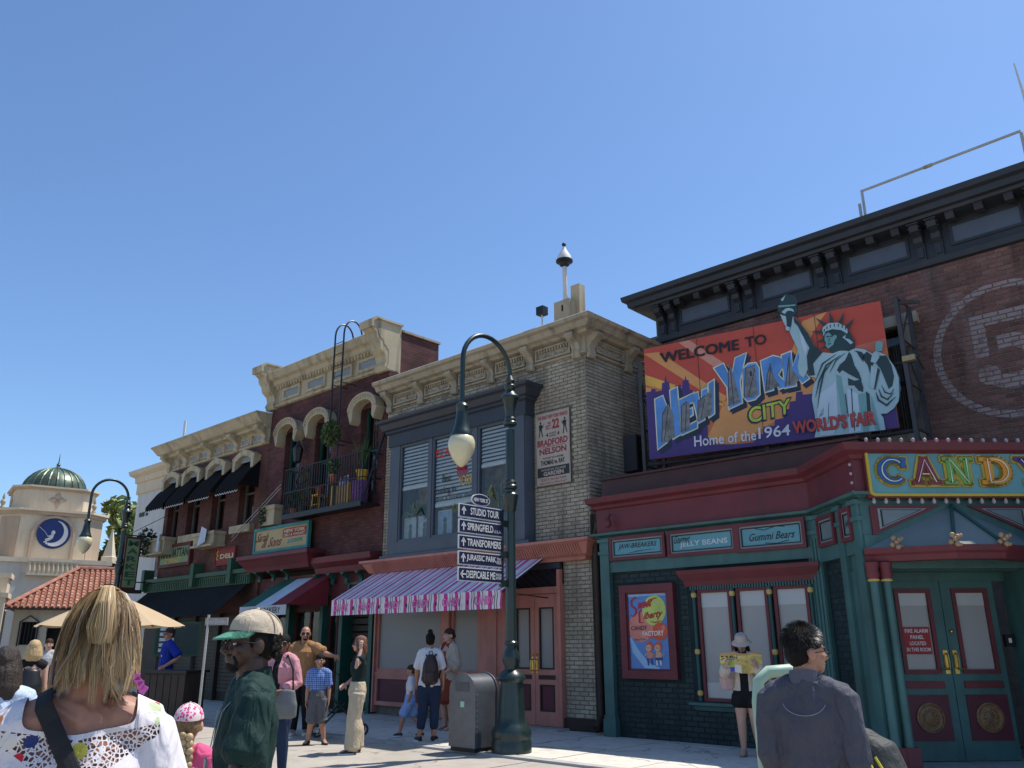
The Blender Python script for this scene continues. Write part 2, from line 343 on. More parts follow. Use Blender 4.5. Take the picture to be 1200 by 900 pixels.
def gum_spots(m):
    n, l, b = nodes_of(m); g = n.new('ShaderNodeNewGeometry'); src = b.inputs['Base Color'].links[0].from_socket
    for sc, th, dk, f in ((2.3, 0.045, (0.09, 0.085, 0.08), 0.7), (5.5, 0.05, (0.12, 0.11, 0.10), 0.5)):
        vo = n.new('ShaderNodeTexVoronoi'); vo.inputs['Scale'].default_value = sc; l.new(g.outputs['Position'], vo.inputs['Vector']); r = n.new('ShaderNodeMapRange'); r.inputs[1].default_value = th; r.inputs[2].default_value = th*1.6; r.inputs[3].default_value = f; r.inputs[4].default_value = 0; l.new(vo.outputs['Distance'], r.inputs[0])
        mx = n.new('ShaderNodeMix'); mx.data_type = 'RGBA'; l.new(r.outputs[0], mx.inputs[0]); l.new(src, mx.inputs[6]); mx.inputs[7].default_value = (*dk, 1); src = mx.outputs[2]
    vo = n.new('ShaderNodeTexVoronoi'); vo.feature = 'DISTANCE_TO_EDGE'; vo.inputs['Scale'].default_value = 0.32
    nz = n.new('ShaderNodeTexNoise'); nz.inputs['Scale'].default_value = 1.5; nz.inputs['Detail'].default_value = 8; l.new(g.outputs['Position'], nz.inputs['Vector']); ad = n.new('ShaderNodeVectorMath'); ad.operation = 'ADD'; l.new(g.outputs['Position'], ad.inputs[0]); l.new(nz.outputs['Color'], ad.inputs[1]); l.new(ad.outputs[0], vo.inputs['Vector'])
    lt = n.new('ShaderNodeMath'); lt.operation = 'LESS_THAN'; lt.inputs[1].default_value = 0.006; l.new(vo.outputs['Distance'], lt.inputs[0]); mu = n.new('ShaderNodeMath'); mu.operation = 'MULTIPLY'; mu.inputs[1].default_value = 0.5; l.new(lt.outputs[0], mu.inputs[0])
    mx = n.new('ShaderNodeMix'); mx.data_type = 'RGBA'; l.new(mu.outputs[0], mx.inputs[0]); l.new(src, mx.inputs[6]); mx.inputs[7].default_value = (0.1, 0.09, 0.08, 1); l.new(mx.outputs[2], b.inputs['Base Color'])
gum_spots(M_slab); gum_spots(M_conc)
# ------------------------------------------------------------ building helpers
def wall_holes(mb, u0, u1, z0, z1, vf, depth, holes, mi=0):
    us = sorted({u0, u1, *[x for h in holes for x in h[:2]]}); zs = sorted({z0, z1, *[x for h in holes for x in h[2:]]})
    for a, b in zip(us[:-1], us[1:]):
        run = None
        for c, d in zip(zs[:-1], zs[1:]):
            hole = any(h[0] <= (a+b)/2 <= h[1] and h[2] <= (c+d)/2 <= h[3] for h in holes)
            if hole:
                if run: mb.box(a, b, vf, vf+depth, run[0], run[1], mi); run = None
            else: run = (run[0], d) if run else (c, d)
        if run: mb.box(a, b, vf, vf+depth, run[0], run[1], mi)
    return mb
def frame_rect(mb, u0, u1, z0, z1, w, v0, v1, mi=0):
    mb.box(u0, u0+w, v0, v1, z0, z1, mi); mb.box(u1-w, u1, v0, v1, z0, z1, mi)
    mb.box(u0+w, u1-w, v0+0.001, v1, z0, z0+w, mi); mb.box(u0+w, u1-w, v0+0.001, v1, z1-w, z1, mi)
    return mb
def sash_window(parent, u0, u1, z0, z1, v, fm, curtain=True, pane=None):
    f = MB(); frame_rect(f, u0, u1, z0, z1, 0.07, v, v+0.08); zm = (z0+z1)/2; f.box(u0+0.07, u1-0.07, v+0.01, v+0.07, zm-0.03, zm+0.03)
    fr = f.build('window', fm, parent)
    for a, b in ((z0+0.07, zm-0.03), (zm+0.03, z1-0.07)):
        MB().poly([(u0+0.07, v+0.04, a), (u1-0.07, v+0.04, a), (u1-0.07, v+0.04, b), (u0+0.07, v+0.04, b)]).build('pane', pane or M_glass, fr)
    MB().box(u0, u1, v+0.5, v+0.52, z0, z1).build('dark_room', M_dark, fr)
    if curtain:
        c = MB(); n = 14; w = (u1-u0-0.1)*0.34
        for side_ in (0, 1):
            a = u0+0.06 if side_ == 0 else u1-0.06-w
            pts = [(a+w*i/n, v+0.2+0.03*math.sin(i*2.4)) for i in range(n+1)]
            for (x0, y0), (x1, y1) in zip(pts[:-1], pts[1:]): c.poly([(x0, y0, z0), (x1, y1, z0), (x1, y1, z1), (x0, y0, z1)])
        c.build('curtain', M_white, fr)
    return fr
BR_N = {}
def brick_course_rects(u0, u1, z0, z1, bl, bh, gap, holes=()):
    out = []; r = 0; z = z0
    while z+bh*0.6 < z1:
        u = u0-(bl/2 if r % 2 else 0)
        while u < u1:
            a, b = max(u, u0), min(u+bl, u1)
            zz = min(z+bh, z1)
            for h in holes:
                if h[2] < (z+zz)/2 < h[3]:
                    if h[0] < a < h[1]: a = h[1]
                    if h[0] < b < h[1]: b = h[0]
                    if a < h[0] and b > h[1]: b = h[0]
            if b-a > 0.04: out.append((a+gap/2, b-gap/2, z+gap/2, zz-gap/2))
            u += bl
        z += bh; r += 1
    return out
def lay_bricks(parent, faces, material, nsingle, proud=0.012, key=None):
    """faces: list of (origin point fn(a, b, out)) brick rectangles; biggest on screen become single bricks"""
    allb = []
    for fn, rects in faces:
        for q in rects:
            c = fn((q[0]+q[1])/2, (q[2]+q[3])/2, 0); d = (Vector(c)-Vector((0, 0, 1.55))).length
            allb.append(((key(c) if key else 1)*(q[1]-q[0])*(q[3]-q[2])/d**2, fn, q))
    allb.sort(key=lambda t: -t[0])
    cache = {}; rest = MB()
    def shape(mb, fn, a0, a1, b0, b1, out, dev):
        P = [fn(a, b, -0.02) for a, b in ((a0, b0), (a1, b0), (a1, b1), (a0, b1))]
        Q = [fn(a, b, out) for a, b in ((a0+dev, b0+dev), (a1-dev, b0+dev), (a1-dev, b1-dev), (a0+dev, b1-dev))]
        i = [mb.addv(p) for p in P]; j = [mb.addv(p) for p in Q]
        mb.face(j)
        for k in range(4): mb.face((i[k], i[(k+1) % 4], j[(k+1) % 4], j[k]))
    for n, (_, fn, q) in enumerate(allb):
        wv = 3
        if n < nsingle:
            key_ = (id(fn), round(q[1]-q[0], 3), round(q[3]-q[2], 3), n % wv)
            ca, cb = (q[0]+q[1])/2, (q[2]+q[3])/2; o0 = Vector(fn(ca, cb, 0))
            if key_ not in cache:
                m = MB(); h, k = (q[1]-q[0])/2, (q[3]-q[2])/2; pr = proud*(0.8, 1.0, 1.3)[n % wv]
                f0 = lambda a, b, o, fn=fn, ca=ca, cb=cb, o0=o0: Vector(fn(ca+a, cb+b, o))-o0
                shape(m, f0, -h, h, -k, k, pr, 0.004); cache[key_] = m.mesh('brick', material)
            o = put('brick', cache[key_], parent); o.location = o0
        else: shape(rest, fn, q[0], q[1], q[2], q[3], proud*random.choice((0.8, 1.0, 1.3)), 0.004)
    if rest.f: rest.build('brickwork', material, parent, kind='stuff')
def leaves(mb, c, r, n, size, mi=0, droop=0.0, rnd=random):
    """a clump of small bent leaf faces spread through an ellipsoid"""
    c = Vector(c); r = (r, r, r) if not isinstance(r, (tuple, list)) else r
    for _ in range(n):
        while True:
            p = Vector((rnd.uniform(-1, 1), rnd.uniform(-1, 1), rnd.uniform(-1, 1)))
            if p.length < 1: break
        p = Vector((p.x*r[0], p.y*r[1], p.z*r[2]))+c
        a = Vector((rnd.gauss(0, 1), rnd.gauss(0, 1), rnd.gauss(0, 0.6)-droop)).normalized()
        b = a.cross(Vector((rnd.gauss(0, 1), rnd.gauss(0, 1), rnd.gauss(0, 1)))).normalized()
        s_ = size*rnd.uniform(0.6, 1.3)
        mb.poly([p-a*s_, p+b*s_*0.4, p+a*s_, p-b*s_*0.4], mi)
# ============================================================ grey brick building with the candy awning (B)
B = thing('grey_brick_building', 'two storey grey brick building with blue grey bay window and striped candy awning', 'building', (-12.9, 12.6, 0))
core = MB()
wall_holes(core, -16.1, -9.72, 0.0, 7.35, 12.62, 0.3, [(-15.2, -11.4, 3.85, 6.15)])
core.box(-16.1, -9.72, 15.4, 15.5, 0, 7.9); core.box(-16.1, -16.0, 12.92, 15.4, 0, 7.9); core.box(-9.82, -9.72, 12.92, 15.4, 0, 7.9); core.box(-16.0, -9.82, 12.92, 15.4, 7.7, 7.9); core.box(-16.0, -9.82, 12.92, 15.4, 3.6, 3.7)
core.box(-16.1, -9.72, 12.625, 12.9, 7.352, 7.95)
core.build('wall', M_mortar, B)
M_greybrick = brick_pieces_mat('grey_brick', [(0.37, 0.32, 0.24), (0.32, 0.275, 0.205), (0.40, 0.35, 0.27), (0.275, 0.235, 0.18)])
fB = lambda a, b, o: Vector((a, 12.62-o, b)); fBs = lambda a, b, o: Vector((-9.72+o, a, b))
lay_bricks(B, [(fB, brick_course_rects(-16.1, -9.715, 3.5, 7.3, 0.215, 0.0765, 0.011, [(-15.62, -11.12, 3.4, 6.75), (-11.06, -10.12, 4.58, 6.14)])),
               (fB, brick_course_rects(-10.42, -9.715, 0.22, 3.05, 0.215, 0.0765, 0.011)),
               (fBs, brick_course_rects(12.615, 15.1, 3.9, 7.3, 0.215, 0.0765, 0.011))], M_greybrick, 300)
# cornice: crown, frieze panels with dentils and swags, brackets
c = MB(); c.sweep([(-16.2, 12.62), (-9.72, 12.62), (-9.72, 15.4)],
                  [(0.0, 7.574), (0.2, 7.589), (0.24, 7.632), (0.34, 7.661), (0.40, 7.762), (0.48, 7.790), (0.5, 7.862), (0.46, 7.891), (0.0, 7.920)])
c.build('cornice', M_creamw, B)
c = MB(); c.sweep([(-16.1, 12.62), (-9.72, 12.62), (-9.72, 15.4)], [(0.002, 7.200), (0.07, 7.214), (0.08, 7.250), (0.04, 7.265), (0.035, 7.582), (0.002, 7.582)])
c.build('frieze', M_creamw, B)
def swag_panel(M, w, parent):
    p = MB(M); frame_rect(p, -w/2, w/2, 7.279, 7.560, 0.04, -0.065, 0.0)
    pn = p.build('frieze_panel', M_creamw, parent)
    d = MB(M)
    n = int(w/0.085)
    for i in range(n): x = -w/2+0.06+(w-0.12)*(i+0.5)/n; d.box(x-0.018, x+0.018, -0.055, 0.01, 7.452, 7.524)
    d.build('dentil_row', M_creamw, pn)
    d = MB(M)
    for i in range(9):
        t = -1+i/4; d.ball((t*w*0.36, -0.01, 7.322+0.10*t*t), (0.045, 0.03, 0.03), 8, 5)
    d.ball((0, -0.02, 7.366), (0.06, 0.035, 0.06), 8, 5)
    d.build('swag', M_creamw, pn, smooth=True)
def scroll_bracket(M, h0, h1, out, w, parent, mt, name='bracket'):
    prof = [(0, h0), (-0.05, h0+0.0), (-out*0.25, h0+0.06*(h1-h0)), (-out*0.3, h0+0.22*(h1-h0)), (-out*0.22, h0+0.4*(h1-h0)), (-out*0.4, h0+0.6*(h1-h0)), (-out*0.85, h0+0.78*(h1-h0)), (-out, h0+0.86*(h1-h0)), (-out, h1), (0, h1)]
    b = MB(M); b.extr([(-w/2, y, z) for y, z in prof], (w, 0, 0))
    return b.build(name, mt, parent)
fr0 = lambda u, v=12.585: frame((u, v), (1, 0))
bu = [-15.95, -14.75, -13.55, -12.35, -11.15, -9.88]
for u in bu: scroll_bracket(fr0(u), 7.12, 7.618, 0.30, 0.2, B, M_creamw)
for a, b in zip(bu[:-1], bu[1:]): swag_panel(fr0((a+b)/2), b-a-0.3, B)
frs = lambda v: frame((-9.685, v), (0, 1))
for v in (12.74, 14.05): scroll_bracket(frs(v), 7.12, 7.618, 0.30, 0.2, B, M_creamw)
swag_panel(frs(13.4), 1.0, B); swag_panel(frs(14.72), 1.0, B)

# bay window, blue grey
bay = MB()
bp = [(-15.62, 12.62), (-15.62, 12.33), (-11.12, 12.33), (-11.12, 12.62)]
bay.sweep(bp, [(0.0, 6.12), (0.02, 6.12), (0.02, 6.42), (0.08, 6.45), (0.08, 6.5), (0.14, 6.53), (0.2, 6.66), (0.27, 6.70), (0.28, 6.76), (0.0, 6.84)])
bay.build('bay_cornice', M_darkblue, B)
d = MB()
for i in range(56): d.box(-15.58+i*0.0795, -15.58+i*0.0795+0.04, 12.26, 12.31, 6.46, 6.51)
d.build('dentil_row', M_darkblue, B)
f = MB(); f.box(-15.6, -11.14, 12.345, 12.6, 6.12, 6.42); f.box(-15.6, -11.14, 12.345, 12.6, 3.52, 3.8)
for a, b in ((-15.6, -15.24), (-14.17, -14.07), (-12.70, -12.58), (-11.58, -11.14)): f.box(a, b, 12.35, 12.6, 3.8, 6.12)
f.box(-11.36, -11.16, 12.32, 12.6, 3.52, 6.42)
f.build('bay_frame', M_bluegrey, B)
MB().box(-15.61, -11.13, 12.315, 12.35, 6.40, 6.43).build('string_course', M_creamw, B)
sl_ = MB(); sl_.sweep([(-15.7, 12.62), (-15.7, 12.3), (-11.05, 12.3), (-11.05, 12.62)], [(-0.3, 3.42), (0.05, 3.42), (0.05, 3.5), (-0.3, 3.53)]); sl_.build('window_sill', M_bluegrey, B)
room = MB(); room.box(-15.3, -11.3, 12.95, 13.0, 3.75, 6.2); room.box(-15.3, -11.3, 12.62, 12.94, 3.72, 3.78); room.build('dark_room', mat('shop_room', (0.34, 0.27, 0.16), 0.9, 0.8, 4.5), B)
for k, (a, b) in enumerate(((-15.24, -14.17), (-14.07, -12.70), (-12.58, -11.58))):
    fr = MB(); frame_rect(fr, a, b, 3.8, 6.12, 0.055, 12.37, 12.45)
    wn = fr.build('bay_window', M_bluegrey, B)
    MB().poly([(a+0.055, 12.41, 3.855), (b-0.055, 12.41, 3.855), (b-0.055, 12.41, 6.065), (a+0.055, 12.41, 6.065)]).build('pane', M_glass, wn)
    zb = (5.08, 4.55, 5.25)[k]; bl = MB(); z = 6.05
    while z > zb:
        bl.extr([(a+0.07, 12.425, z-0.055), (a+0.07, 12.45, z), (a+0.07, 12.452, z+0.004), (a+0.07, 12.427, z-0.051)], (b-a-0.14, 0, 0)); z -= 0.085
    bl.box(a+0.07, b-0.07, 12.42, 12.47, zb-0.07, zb)
    bl.build('venetian_blind', M_blind, wn)
# things standing inside the bay window
M_pot = mat('terracotta', (0.36, 0.12, 0.06), 0.8)
inside = [(-14.85, 0.75, M_leaf, 'bushy potted fern inside the left bay window'), (-14.4, 0.6, M_leafd, 'dark leafy pot plant inside the left bay window'), (-13.3, 0.55, M_leaf, 'broad leafed pot plant inside the middle bay window'), (-12.2, 0.9, M_leaf, 'tall yellow green plant inside the right bay window')]
for u, h, lm, lab in inside:
    t = thing('potted_plant', lab, 'plant', (u, 12.72, 3.78), group='plants inside the bay window')
    MB().lathe([(0.07, 0), (0.1, 0.2), (0.105, 0.2), (0.11, 0.24)], seg=12).build('pot', M_pot, t, local=True)
    l_ = MB(); rr = random.Random(int(abs(u*100)))
    for i in range(26):
        a = rr.uniform(0, 6.28); q = rr.uniform(0.15, 0.34); hh = h*rr.uniform(0.7, 1.2)
        pts = [(0, 0, 0.22), (q*0.4*math.cos(a), q*0.4*math.sin(a), 0.22+hh*0.7), (q*math.cos(a), q*math.sin(a), 0.22+hh*0.85), (q*1.4*math.cos(a), q*1.4*math.sin(a), 0.2+hh*0.6)]
        l_.tube(pts, [0.006, 0.02, 0.028, 0.004], 4)
    l_.build('foliage', mat('golden_leaf', (0.24, 0.24, 0.06), 0.6, 0.4, 6) if lm is M_leaf else lm, t, local=True)
for u, w_, h_, cm, lab in ((-14.95, 0.42, 0.55, (0.5, 0.55, 0.56), 'white framed print leaning inside the left bay window corner'), (-14.45, 0.42, 0.55, (0.52, 0.56, 0.6), 'white framed print leaning beside the left bay mullion'), (-13.75, 0.45, 0.6, (0.35, 0.47, 0.62), 'pale blue board with a light figure inside the middle bay window'), (-13.1, 0.4, 0.6, (0.55, 0.6, 0.66), 'pale poster leaning at the right of the middle bay window')):
    t = thing('framed_print', lab, 'picture', (u, 12.5, 3.81), group='prints leaning in the bay window')
    q = MB(); frame_rect(q, -w_/2, w_/2, 0, h_, 0.03, 0, 0.03); q.build('frame', M_white, t, local=True)
    MB().box(-w_/2+0.03, w_/2-0.03, 0.012, 0.03, 0.03, h_-0.03).build('print', mat('print_'+str(int(-u*100)), cm, 0.5, 0.25, 9), t, local=True)
    q = MB(); q.ball((0, 0.008, h_*0.62), (w_*0.13, 0.004, w_*0.16), 10, 6); q.box(-w_*0.12, w_*0.12, 0.005, 0.011, 0.06, h_*0.5); q.build('figure', mat('print_ink', (0.12, 0.13, 0.13), 0.6), t, local=True)
# window lettering on the middle pane: flat print
fp = front(12.398); tx = MB()
text(tx, 'Best', fp, -13.75, -13.45, 5.02, 5.2, 0, 0.01)
text(tx, 'tuning in', fp, -13.95, -13.30, 4.72, 4.92, 0, 0.01)
text(tx, 'ISLAND', fp, -13.98, -13.15, 5.62, 5.82, 1, 0.0)
text(tx, 'YORK', fp, -13.22, -12.74, 4.86, 5.1, 2, 0.01)
text(tx, 'that a lovely day', fp, -13.98, -12.78, 4.6, 4.7, 0)
lt = tx.build('window_lettering', [mat('letter_dark', (0.03, 0.035, 0.04)), mat('letter_red', (0.55, 0.03, 0.04)), M_gold], B)
t = MB(); t.ball((-13.12, 12.44, 5.2), (0.19, 0.03, 0.19), 12, 8); t.lathe([(0.15, 0), (0.02, 0.34)], (-13.12, 12.44, 5.25), 10)
t.build('red_ornament', mat('red_plastic', (0.5, 0.03, 0.06), 0.4), label='shiny red drop shaped ornament hanging in the middle bay window', cat='ornament', smooth=True)

# salmon fascia over the shop, candy awning
fa = MB(); fa.sweep([(-16.1, 12.62), (-16.1, 12.45), (-9.74, 12.45), (-9.74, 12.62)], [(-0.3, 3.04), (0.0, 3.04), (0.03, 3.1), (0.12, 3.14), (0.24, 3.34), (0.3, 3.37), (0.3, 3.42), (-0.3, 3.52)])
fa.build('shop_fascia', M_salmon, B)
fl = MB()
for i in range(105):
    u = -16.0+i*0.06
    fl.extr([(u, 12.33, 3.15), (u, 12.21, 3.33), (u, 12.19, 3.32), (u, 12.31, 3.14)], (0.028, 0, 0))
fl.build('fluting', M_salmon, B)
sf = MB(); sf.box(-16.1, -10.42, 12.58, 12.63, 2.62, 3.06); sf.box(-16.12, -10.42, 12.5, 12.62, 2.92, 3.03); sf.build('shop_lintel', M_darkblue, B)
AW_T, AW_B, AV = 3.12, 2.47, 11.2
aw = MB(); pal = [0]
ua0, ua1 = -16.05, -10.72
cols = [(0.62, 0.6, 0.66), (0.5, 0.03, 0.30), (0.27, 0.30, 0.50), (0.62, 0.6, 0.66), (0.03, 0.03, 0.05), (0.62, 0.6, 0.66), (0.5, 0.03, 0.30), (0.30, 0.25, 0.50)]
wds = [0.075, 0.085, 0.06, 0.08, 0.014, 0.05, 0.05, 0.025]
awm = [mat('awning_white', (0.74, 0.68, 0.66), 0.85), mat('awning_magenta', (0.58, 0.045, 0.25), 0.85), mat('awning_lilac', (0.52, 0.46, 0.54), 0.85), mat('awning_black', (0.03, 0.03, 0.05), 0.8)]
mi_of = [0, 1, 2, 0, 3, 0, 1, 2]
u = ua0; k = 0
while u < ua1-0.005:
    e = min(u+wds[k % 8], ua1); m_ = mi_of[k % 8]
    aw.poly([(u, 12.36, AW_T), (e, 12.36, AW_T), (e, AV, AW_B), (u, AV, AW_B)], m_)
    u = e; k += 1
cn = aw.build('awning_canopy', awm, B)
va = MB(); vz = lambda u_: 0.0
u = ua0; k = 0; wv_ = [0.09, 0.10, 0.06, 0.02, 0.04, 0.02, 0.07, 0.09, 0.05, 0.02, 0.05]; wm = [0, 1, 0, 3, 0, 3, 0, 1, 0, 3, 0]
while u < ua1-0.005:
    e = min(u+wv_[k % 11], ua1); n = 4; kk = k % 11
    for j in range(n):
        za, zb = AW_B-0.33*j/n, AW_B-0.33*(j+1)/n; o1, o2 = (0.012*math.sin(j*1.6+kk*0.0), 0.012*math.sin((j+1)*1.6)) if kk > 1 else (0, 0)
        va.poly([(u+o1, AV-0.002, za), (e+o1, AV-0.002, za), (e+o2, AV-0.002, zb), (u+o2, AV-0.002, zb)], wm[kk])
    u = e; k += 1
vl = va.build('awning_valance', awm, B)
tx = MB(); fv = front(AV-0.006)
for i in range(6):
    a = ua0+0.12+i*0.90; text(tx, 'CANDY', fv, a-0.02, a+0.52, AW_B-0.25, AW_B-0.09, 1, 0.05)
    fv2 = front(AV-0.009); text(tx, 'CANDY', fv2, a, a+0.5, AW_B-0.24, AW_B-0.10, 0, 0.012)
    if i < 5: tx.lathe([(0.035, 0), (0.035, 0.005)], (0, 0, 0), 8, 2) if False else tx.flat([(a+0.70+0.028*math.cos(t_), AW_B-0.19+0.045*math.sin(t_)) for t_ in [x*0.7 for x in range(9)]], fv, 2)
tx.build('lettering', [mat('candy_letter_pink', (0.75, 0.28, 0.48)), mat('candy_letter_rim', (0.55, 0.035, 0.30)), awm[3]], vl)
fr_ = MB()
for x in (ua0+0.02, ua1-0.02, -13.3): fr_.tube([(x, 12.36, AW_T-0.03), (x, AV+0.03, AW_B-0.03), (x, 12.5, AW_B-0.1)], 0.014, 6)
fr_.tube([(ua0, AV+0.03, AW_B-0.03), (ua1, AV+0.03, AW_B-0.03)], 0.014, 6)
fr_.build('awning_frame', M_black, B)

# shop front: filmed windows, kick panels, double door
def shop_window(u0, u1):
    f = MB(); frame_rect(f, u0, u1, 0.92, 2.62, 0.07, 12.52, 12.61); w_ = f.build('shop_window', M_salmon, B)
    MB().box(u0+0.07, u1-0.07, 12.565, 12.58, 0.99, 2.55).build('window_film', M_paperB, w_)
    f = MB(); frame_rect(f, u0, u1, 0.2, 0.86, 0.09, 12.50, 12.61); f.box(u0, u1, 12.48, 12.61, 0.86, 0.92)
    kp = f.build('kick_panel', M_salmon, B); MB().box(u0+0.09, u1-0.09, 12.545, 12.6, 0.29, 0.77).build('inset', M_maroon, kp)
shop_window(-16.05, -13.78); shop_window(-13.5, -12.62)
p = MB()
for a, b, v_ in ((-16.1, -16.05, 12.46), (-13.76, -13.52, 12.46), (-12.58, -12.1, 12.46), (-12.1, -11.72, 12.49), (-10.5, -10.42, 12.49)): MB().box(a, b, v_, 12.62, 0.05, 2.9).build('shop_pilaster', M_salmon, B)
MB().box(-11.72, -10.5, 12.50, 12.62, 2.46, 2.58).build('door_head', M_salmon, B)
MB().box(-11.72, -10.5, 12.56, 12.60, 2.58, 2.92).build('transom', M_dkglass, B)
MB().box(-12.1, -10.3, 12.2, 12.62, 0.0, 0.04).build('door_step', M_kerb, B)
for k, (a, b) in enumerate(((-11.71, -11.115), (-11.105, -10.51))):
    d = MB(); wall_holes(d, a, b, 0.05, 2.45, 12.53, 0.06, [(a+0.11, b-0.11, 1.05, 2.2), (a+0.11, b-0.11, 0.3, 0.78)])
    dr = d.build('door', M_salmon, B)
    for z0_, z1_ in ((1.05, 2.2), (0.3, 0.78)): f = MB(); frame_rect(f, a+0.11, b-0.11, z0_, z1_, 0.03, 12.522, 12.575); f.build('moulding', M_brown, dr)
    MB().box(a+0.09, b-0.09, 12.515, 12.53, 0.87, 0.95).build('door_rail', M_brown, dr)
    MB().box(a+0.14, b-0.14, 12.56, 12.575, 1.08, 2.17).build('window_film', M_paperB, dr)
    MB().box(a+0.14, b-0.14, 12.545, 12.575, 0.33, 0.75).build('inset', M_maroon, dr)
    x = b-0.05 if k == 0 else a+0.05; h = MB(); h.box(x-0.022, x+0.022, 12.515, 12.53, 0.98, 1.28)
    h.tube([(x, 12.52, 1.02), (x, 12.46, 1.04), (x, 12.45, 1.13), (x, 12.46, 1.22), (x, 12.52, 1.24)], 0.012, 6); h.ball((x, 12.515, 1.32), 0.022, 8, 5)
    h.build('handle', M_brass, dr)
MB().box(-10.43, -9.70, 12.54, 12.63, 0.0, 0.21).build('plinth', M_brown, B)

# ============================================================ red brick building with balcony (A2)
A = thing('red_brick_building', 'tall dark red brick building with cream scroll ended cornice and iron balcony', 'building', (-18.9, 12.6, 0))
hol = [(-20.85, -20.05, 5.2, 7.45), (-19.3, -18.5, 5.2, 7.45), (-17.2, -16.45, 5.2, 7.45)]
wl = MB(); wall_holes(wl, -21.72, -16.11, 3.45, 8.4, 12.6, 0.35, hol); wl.box(-21.72, -16.11, 12.96, 15.5, 3.45, 8.6)
wl.box(-16.42, -16.12, 12.97, 14.3, 8.6, 9.48); wl.box(-21.7, -16.43, 12.955, 13.2, 8.6, 9.4)
wl.build('wall', M_redbrick, A)
MB().box(-16.47, -16.08, 12.98, 14.34, 9.48, 9.54).build('coping', M_creamw, A)
MB().box(-21.72, -16.11, 13.0, 15.5, 0, 3.45).build('ground_floor', M_brown, A)
for h in hol: sash_window(A, *h, 12.78, M_dkgreen)
def arch_hood(uc, zs, a, b, wd, out, leg, parent, v):
    n = 14; m = MB()
    inn = [(uc+a*math.cos(math.pi*i/n), zs+b*math.sin(math.pi*i/n)) for i in range(n+1)]; o_ = [(uc+(a+wd)*math.cos(math.pi*i/n), zs+(b+wd)*math.sin(math.pi*i/n)) for i in range(n+1)]
    pts = [(uc+a, zs-leg*0.7)]+inn+[(uc-a, zs-leg*0.7), (uc-a-wd*0.45, zs-leg), (uc-a-wd*0.8, zs-leg*0.6), (uc-a-wd*1.25, zs-0.02)]+o_[::-1]+[(uc+a+wd*1.25, zs-0.02), (uc+a+wd*0.8, zs-leg*0.6), (uc+a+wd*0.45, zs-leg)]
    f0 = m; i0 = len(m.v)
    fa_ = [m.addv((x, v-out, z)) for x, z in pts]; fb_ = [m.addv((x, v+0.02, z)) for x, z in pts]
    for k in range(len(pts)): m.face((fa_[k], fa_[(k+1) % len(pts)], fb_[(k+1) % len(pts)], fb_[k]))
    for t_ in tessellate_polygon([[Vector((x, z, 0)) for x, z in pts]]): m.face([fa_[q] for q in t_]); m.face([fb_[q] for q in t_])
    hd = m.build('window_hood', M_cream, parent)
    m = MB()
    for k in range(1, n):
        t_ = math.pi*k/n; x, z = uc+(a+wd*0.55)*math.cos(t_), zs+(b+wd*0.55)*math.sin(t_); m.cbox((x, v-out-0.005, z), (0.06, 0.03, wd*0.4), 0, Matrix.Rotation(-(t_-math.pi/2), 3, 'Y'))
    m.tube([(uc+(a+wd)*math.cos(math.pi*i/n), v-out-0.01, zs+(b+wd)*math.sin(math.pi*i/n)) for i in range(n+1)], 0.035, 6)
    m.build('hood_moulding', M_cream, hd)
for uc in (-20.45, -18.9, -16.83): arch_hood(uc, 7.36, 0.41, 0.24, 0.17, 0.28, 0.34, A, 12.6)
c = MB(); c.sweep([(-21.75, 12.6), (-16.1, 12.6)], [(0.001, 8.340), (0.08, 8.357), (0.1, 8.406), (0.05, 8.431), (0.045, 8.871), (0.1, 8.888), (0.12, 8.954), (0.2, 8.987), (0.24, 9.104), (0.34, 9.153), (0.4, 9.286), (0.42, 9.353), (0.38, 9.386), (-0.3, 9.402), (-0.3, 8.340)])
c.build('cornice', M_cream, A)
d = MB()
for i in range(34): d.box(-21.3+i*0.142, -21.3+i*0.142+0.07, 12.44, 12.5, 8.888, 8.971)
d.build('dentil_row', M_cream, A)
for uc in (-20.62, -19.35, -18.08, -16.92):
    m = MB(); frame_rect(m, uc-0.46, uc+0.46, 8.473, 8.846, 0.08, 12.5, 12.56); pn = m.build('cornice_panel', M_cream, A)
    MB().box(uc-0.38, uc+0.38, 12.535, 12.56, 8.539, 8.780).build('inset', mat('pale_blue_paint', (0.22, 0.25, 0.265), 0.6, 0.1), pn)
prof = [(0.05, 8.307), (-0.1, 8.307), (-0.16, 8.431), (-0.1, 8.556), (-0.14, 8.722), (-0.3, 8.846), (-0.34, 9.012), (-0.44, 9.120), (-0.46, 9.261), (-0.58, 9.344), (-0.6, 9.535), (-0.52, 9.618), (-0.4, 9.635), (0.36, 9.635), (0.36, 8.307)]
for uc in (-21.7, -16.33):
    m = MB(); m.extr([(uc-0.22, 12.6+y, z) for y, z in prof], (0.44, 0, 0)); e_ = m.build('end_scroll', M_cream, A)
    m = MB(); m.extr([(uc-0.27, 12.6+y*1.03-0.01, z+0.02) for y, z in ((-0.62, 9.344), (-0.64, 9.552), (-0.5, 9.651), (0.38, 9.651), (0.38, 9.602), (-0.45, 9.602), (-0.56, 9.510), (-0.56, 9.344))], (0.54, 0, 0)); m.build('scroll_cap', M_cream, e_)
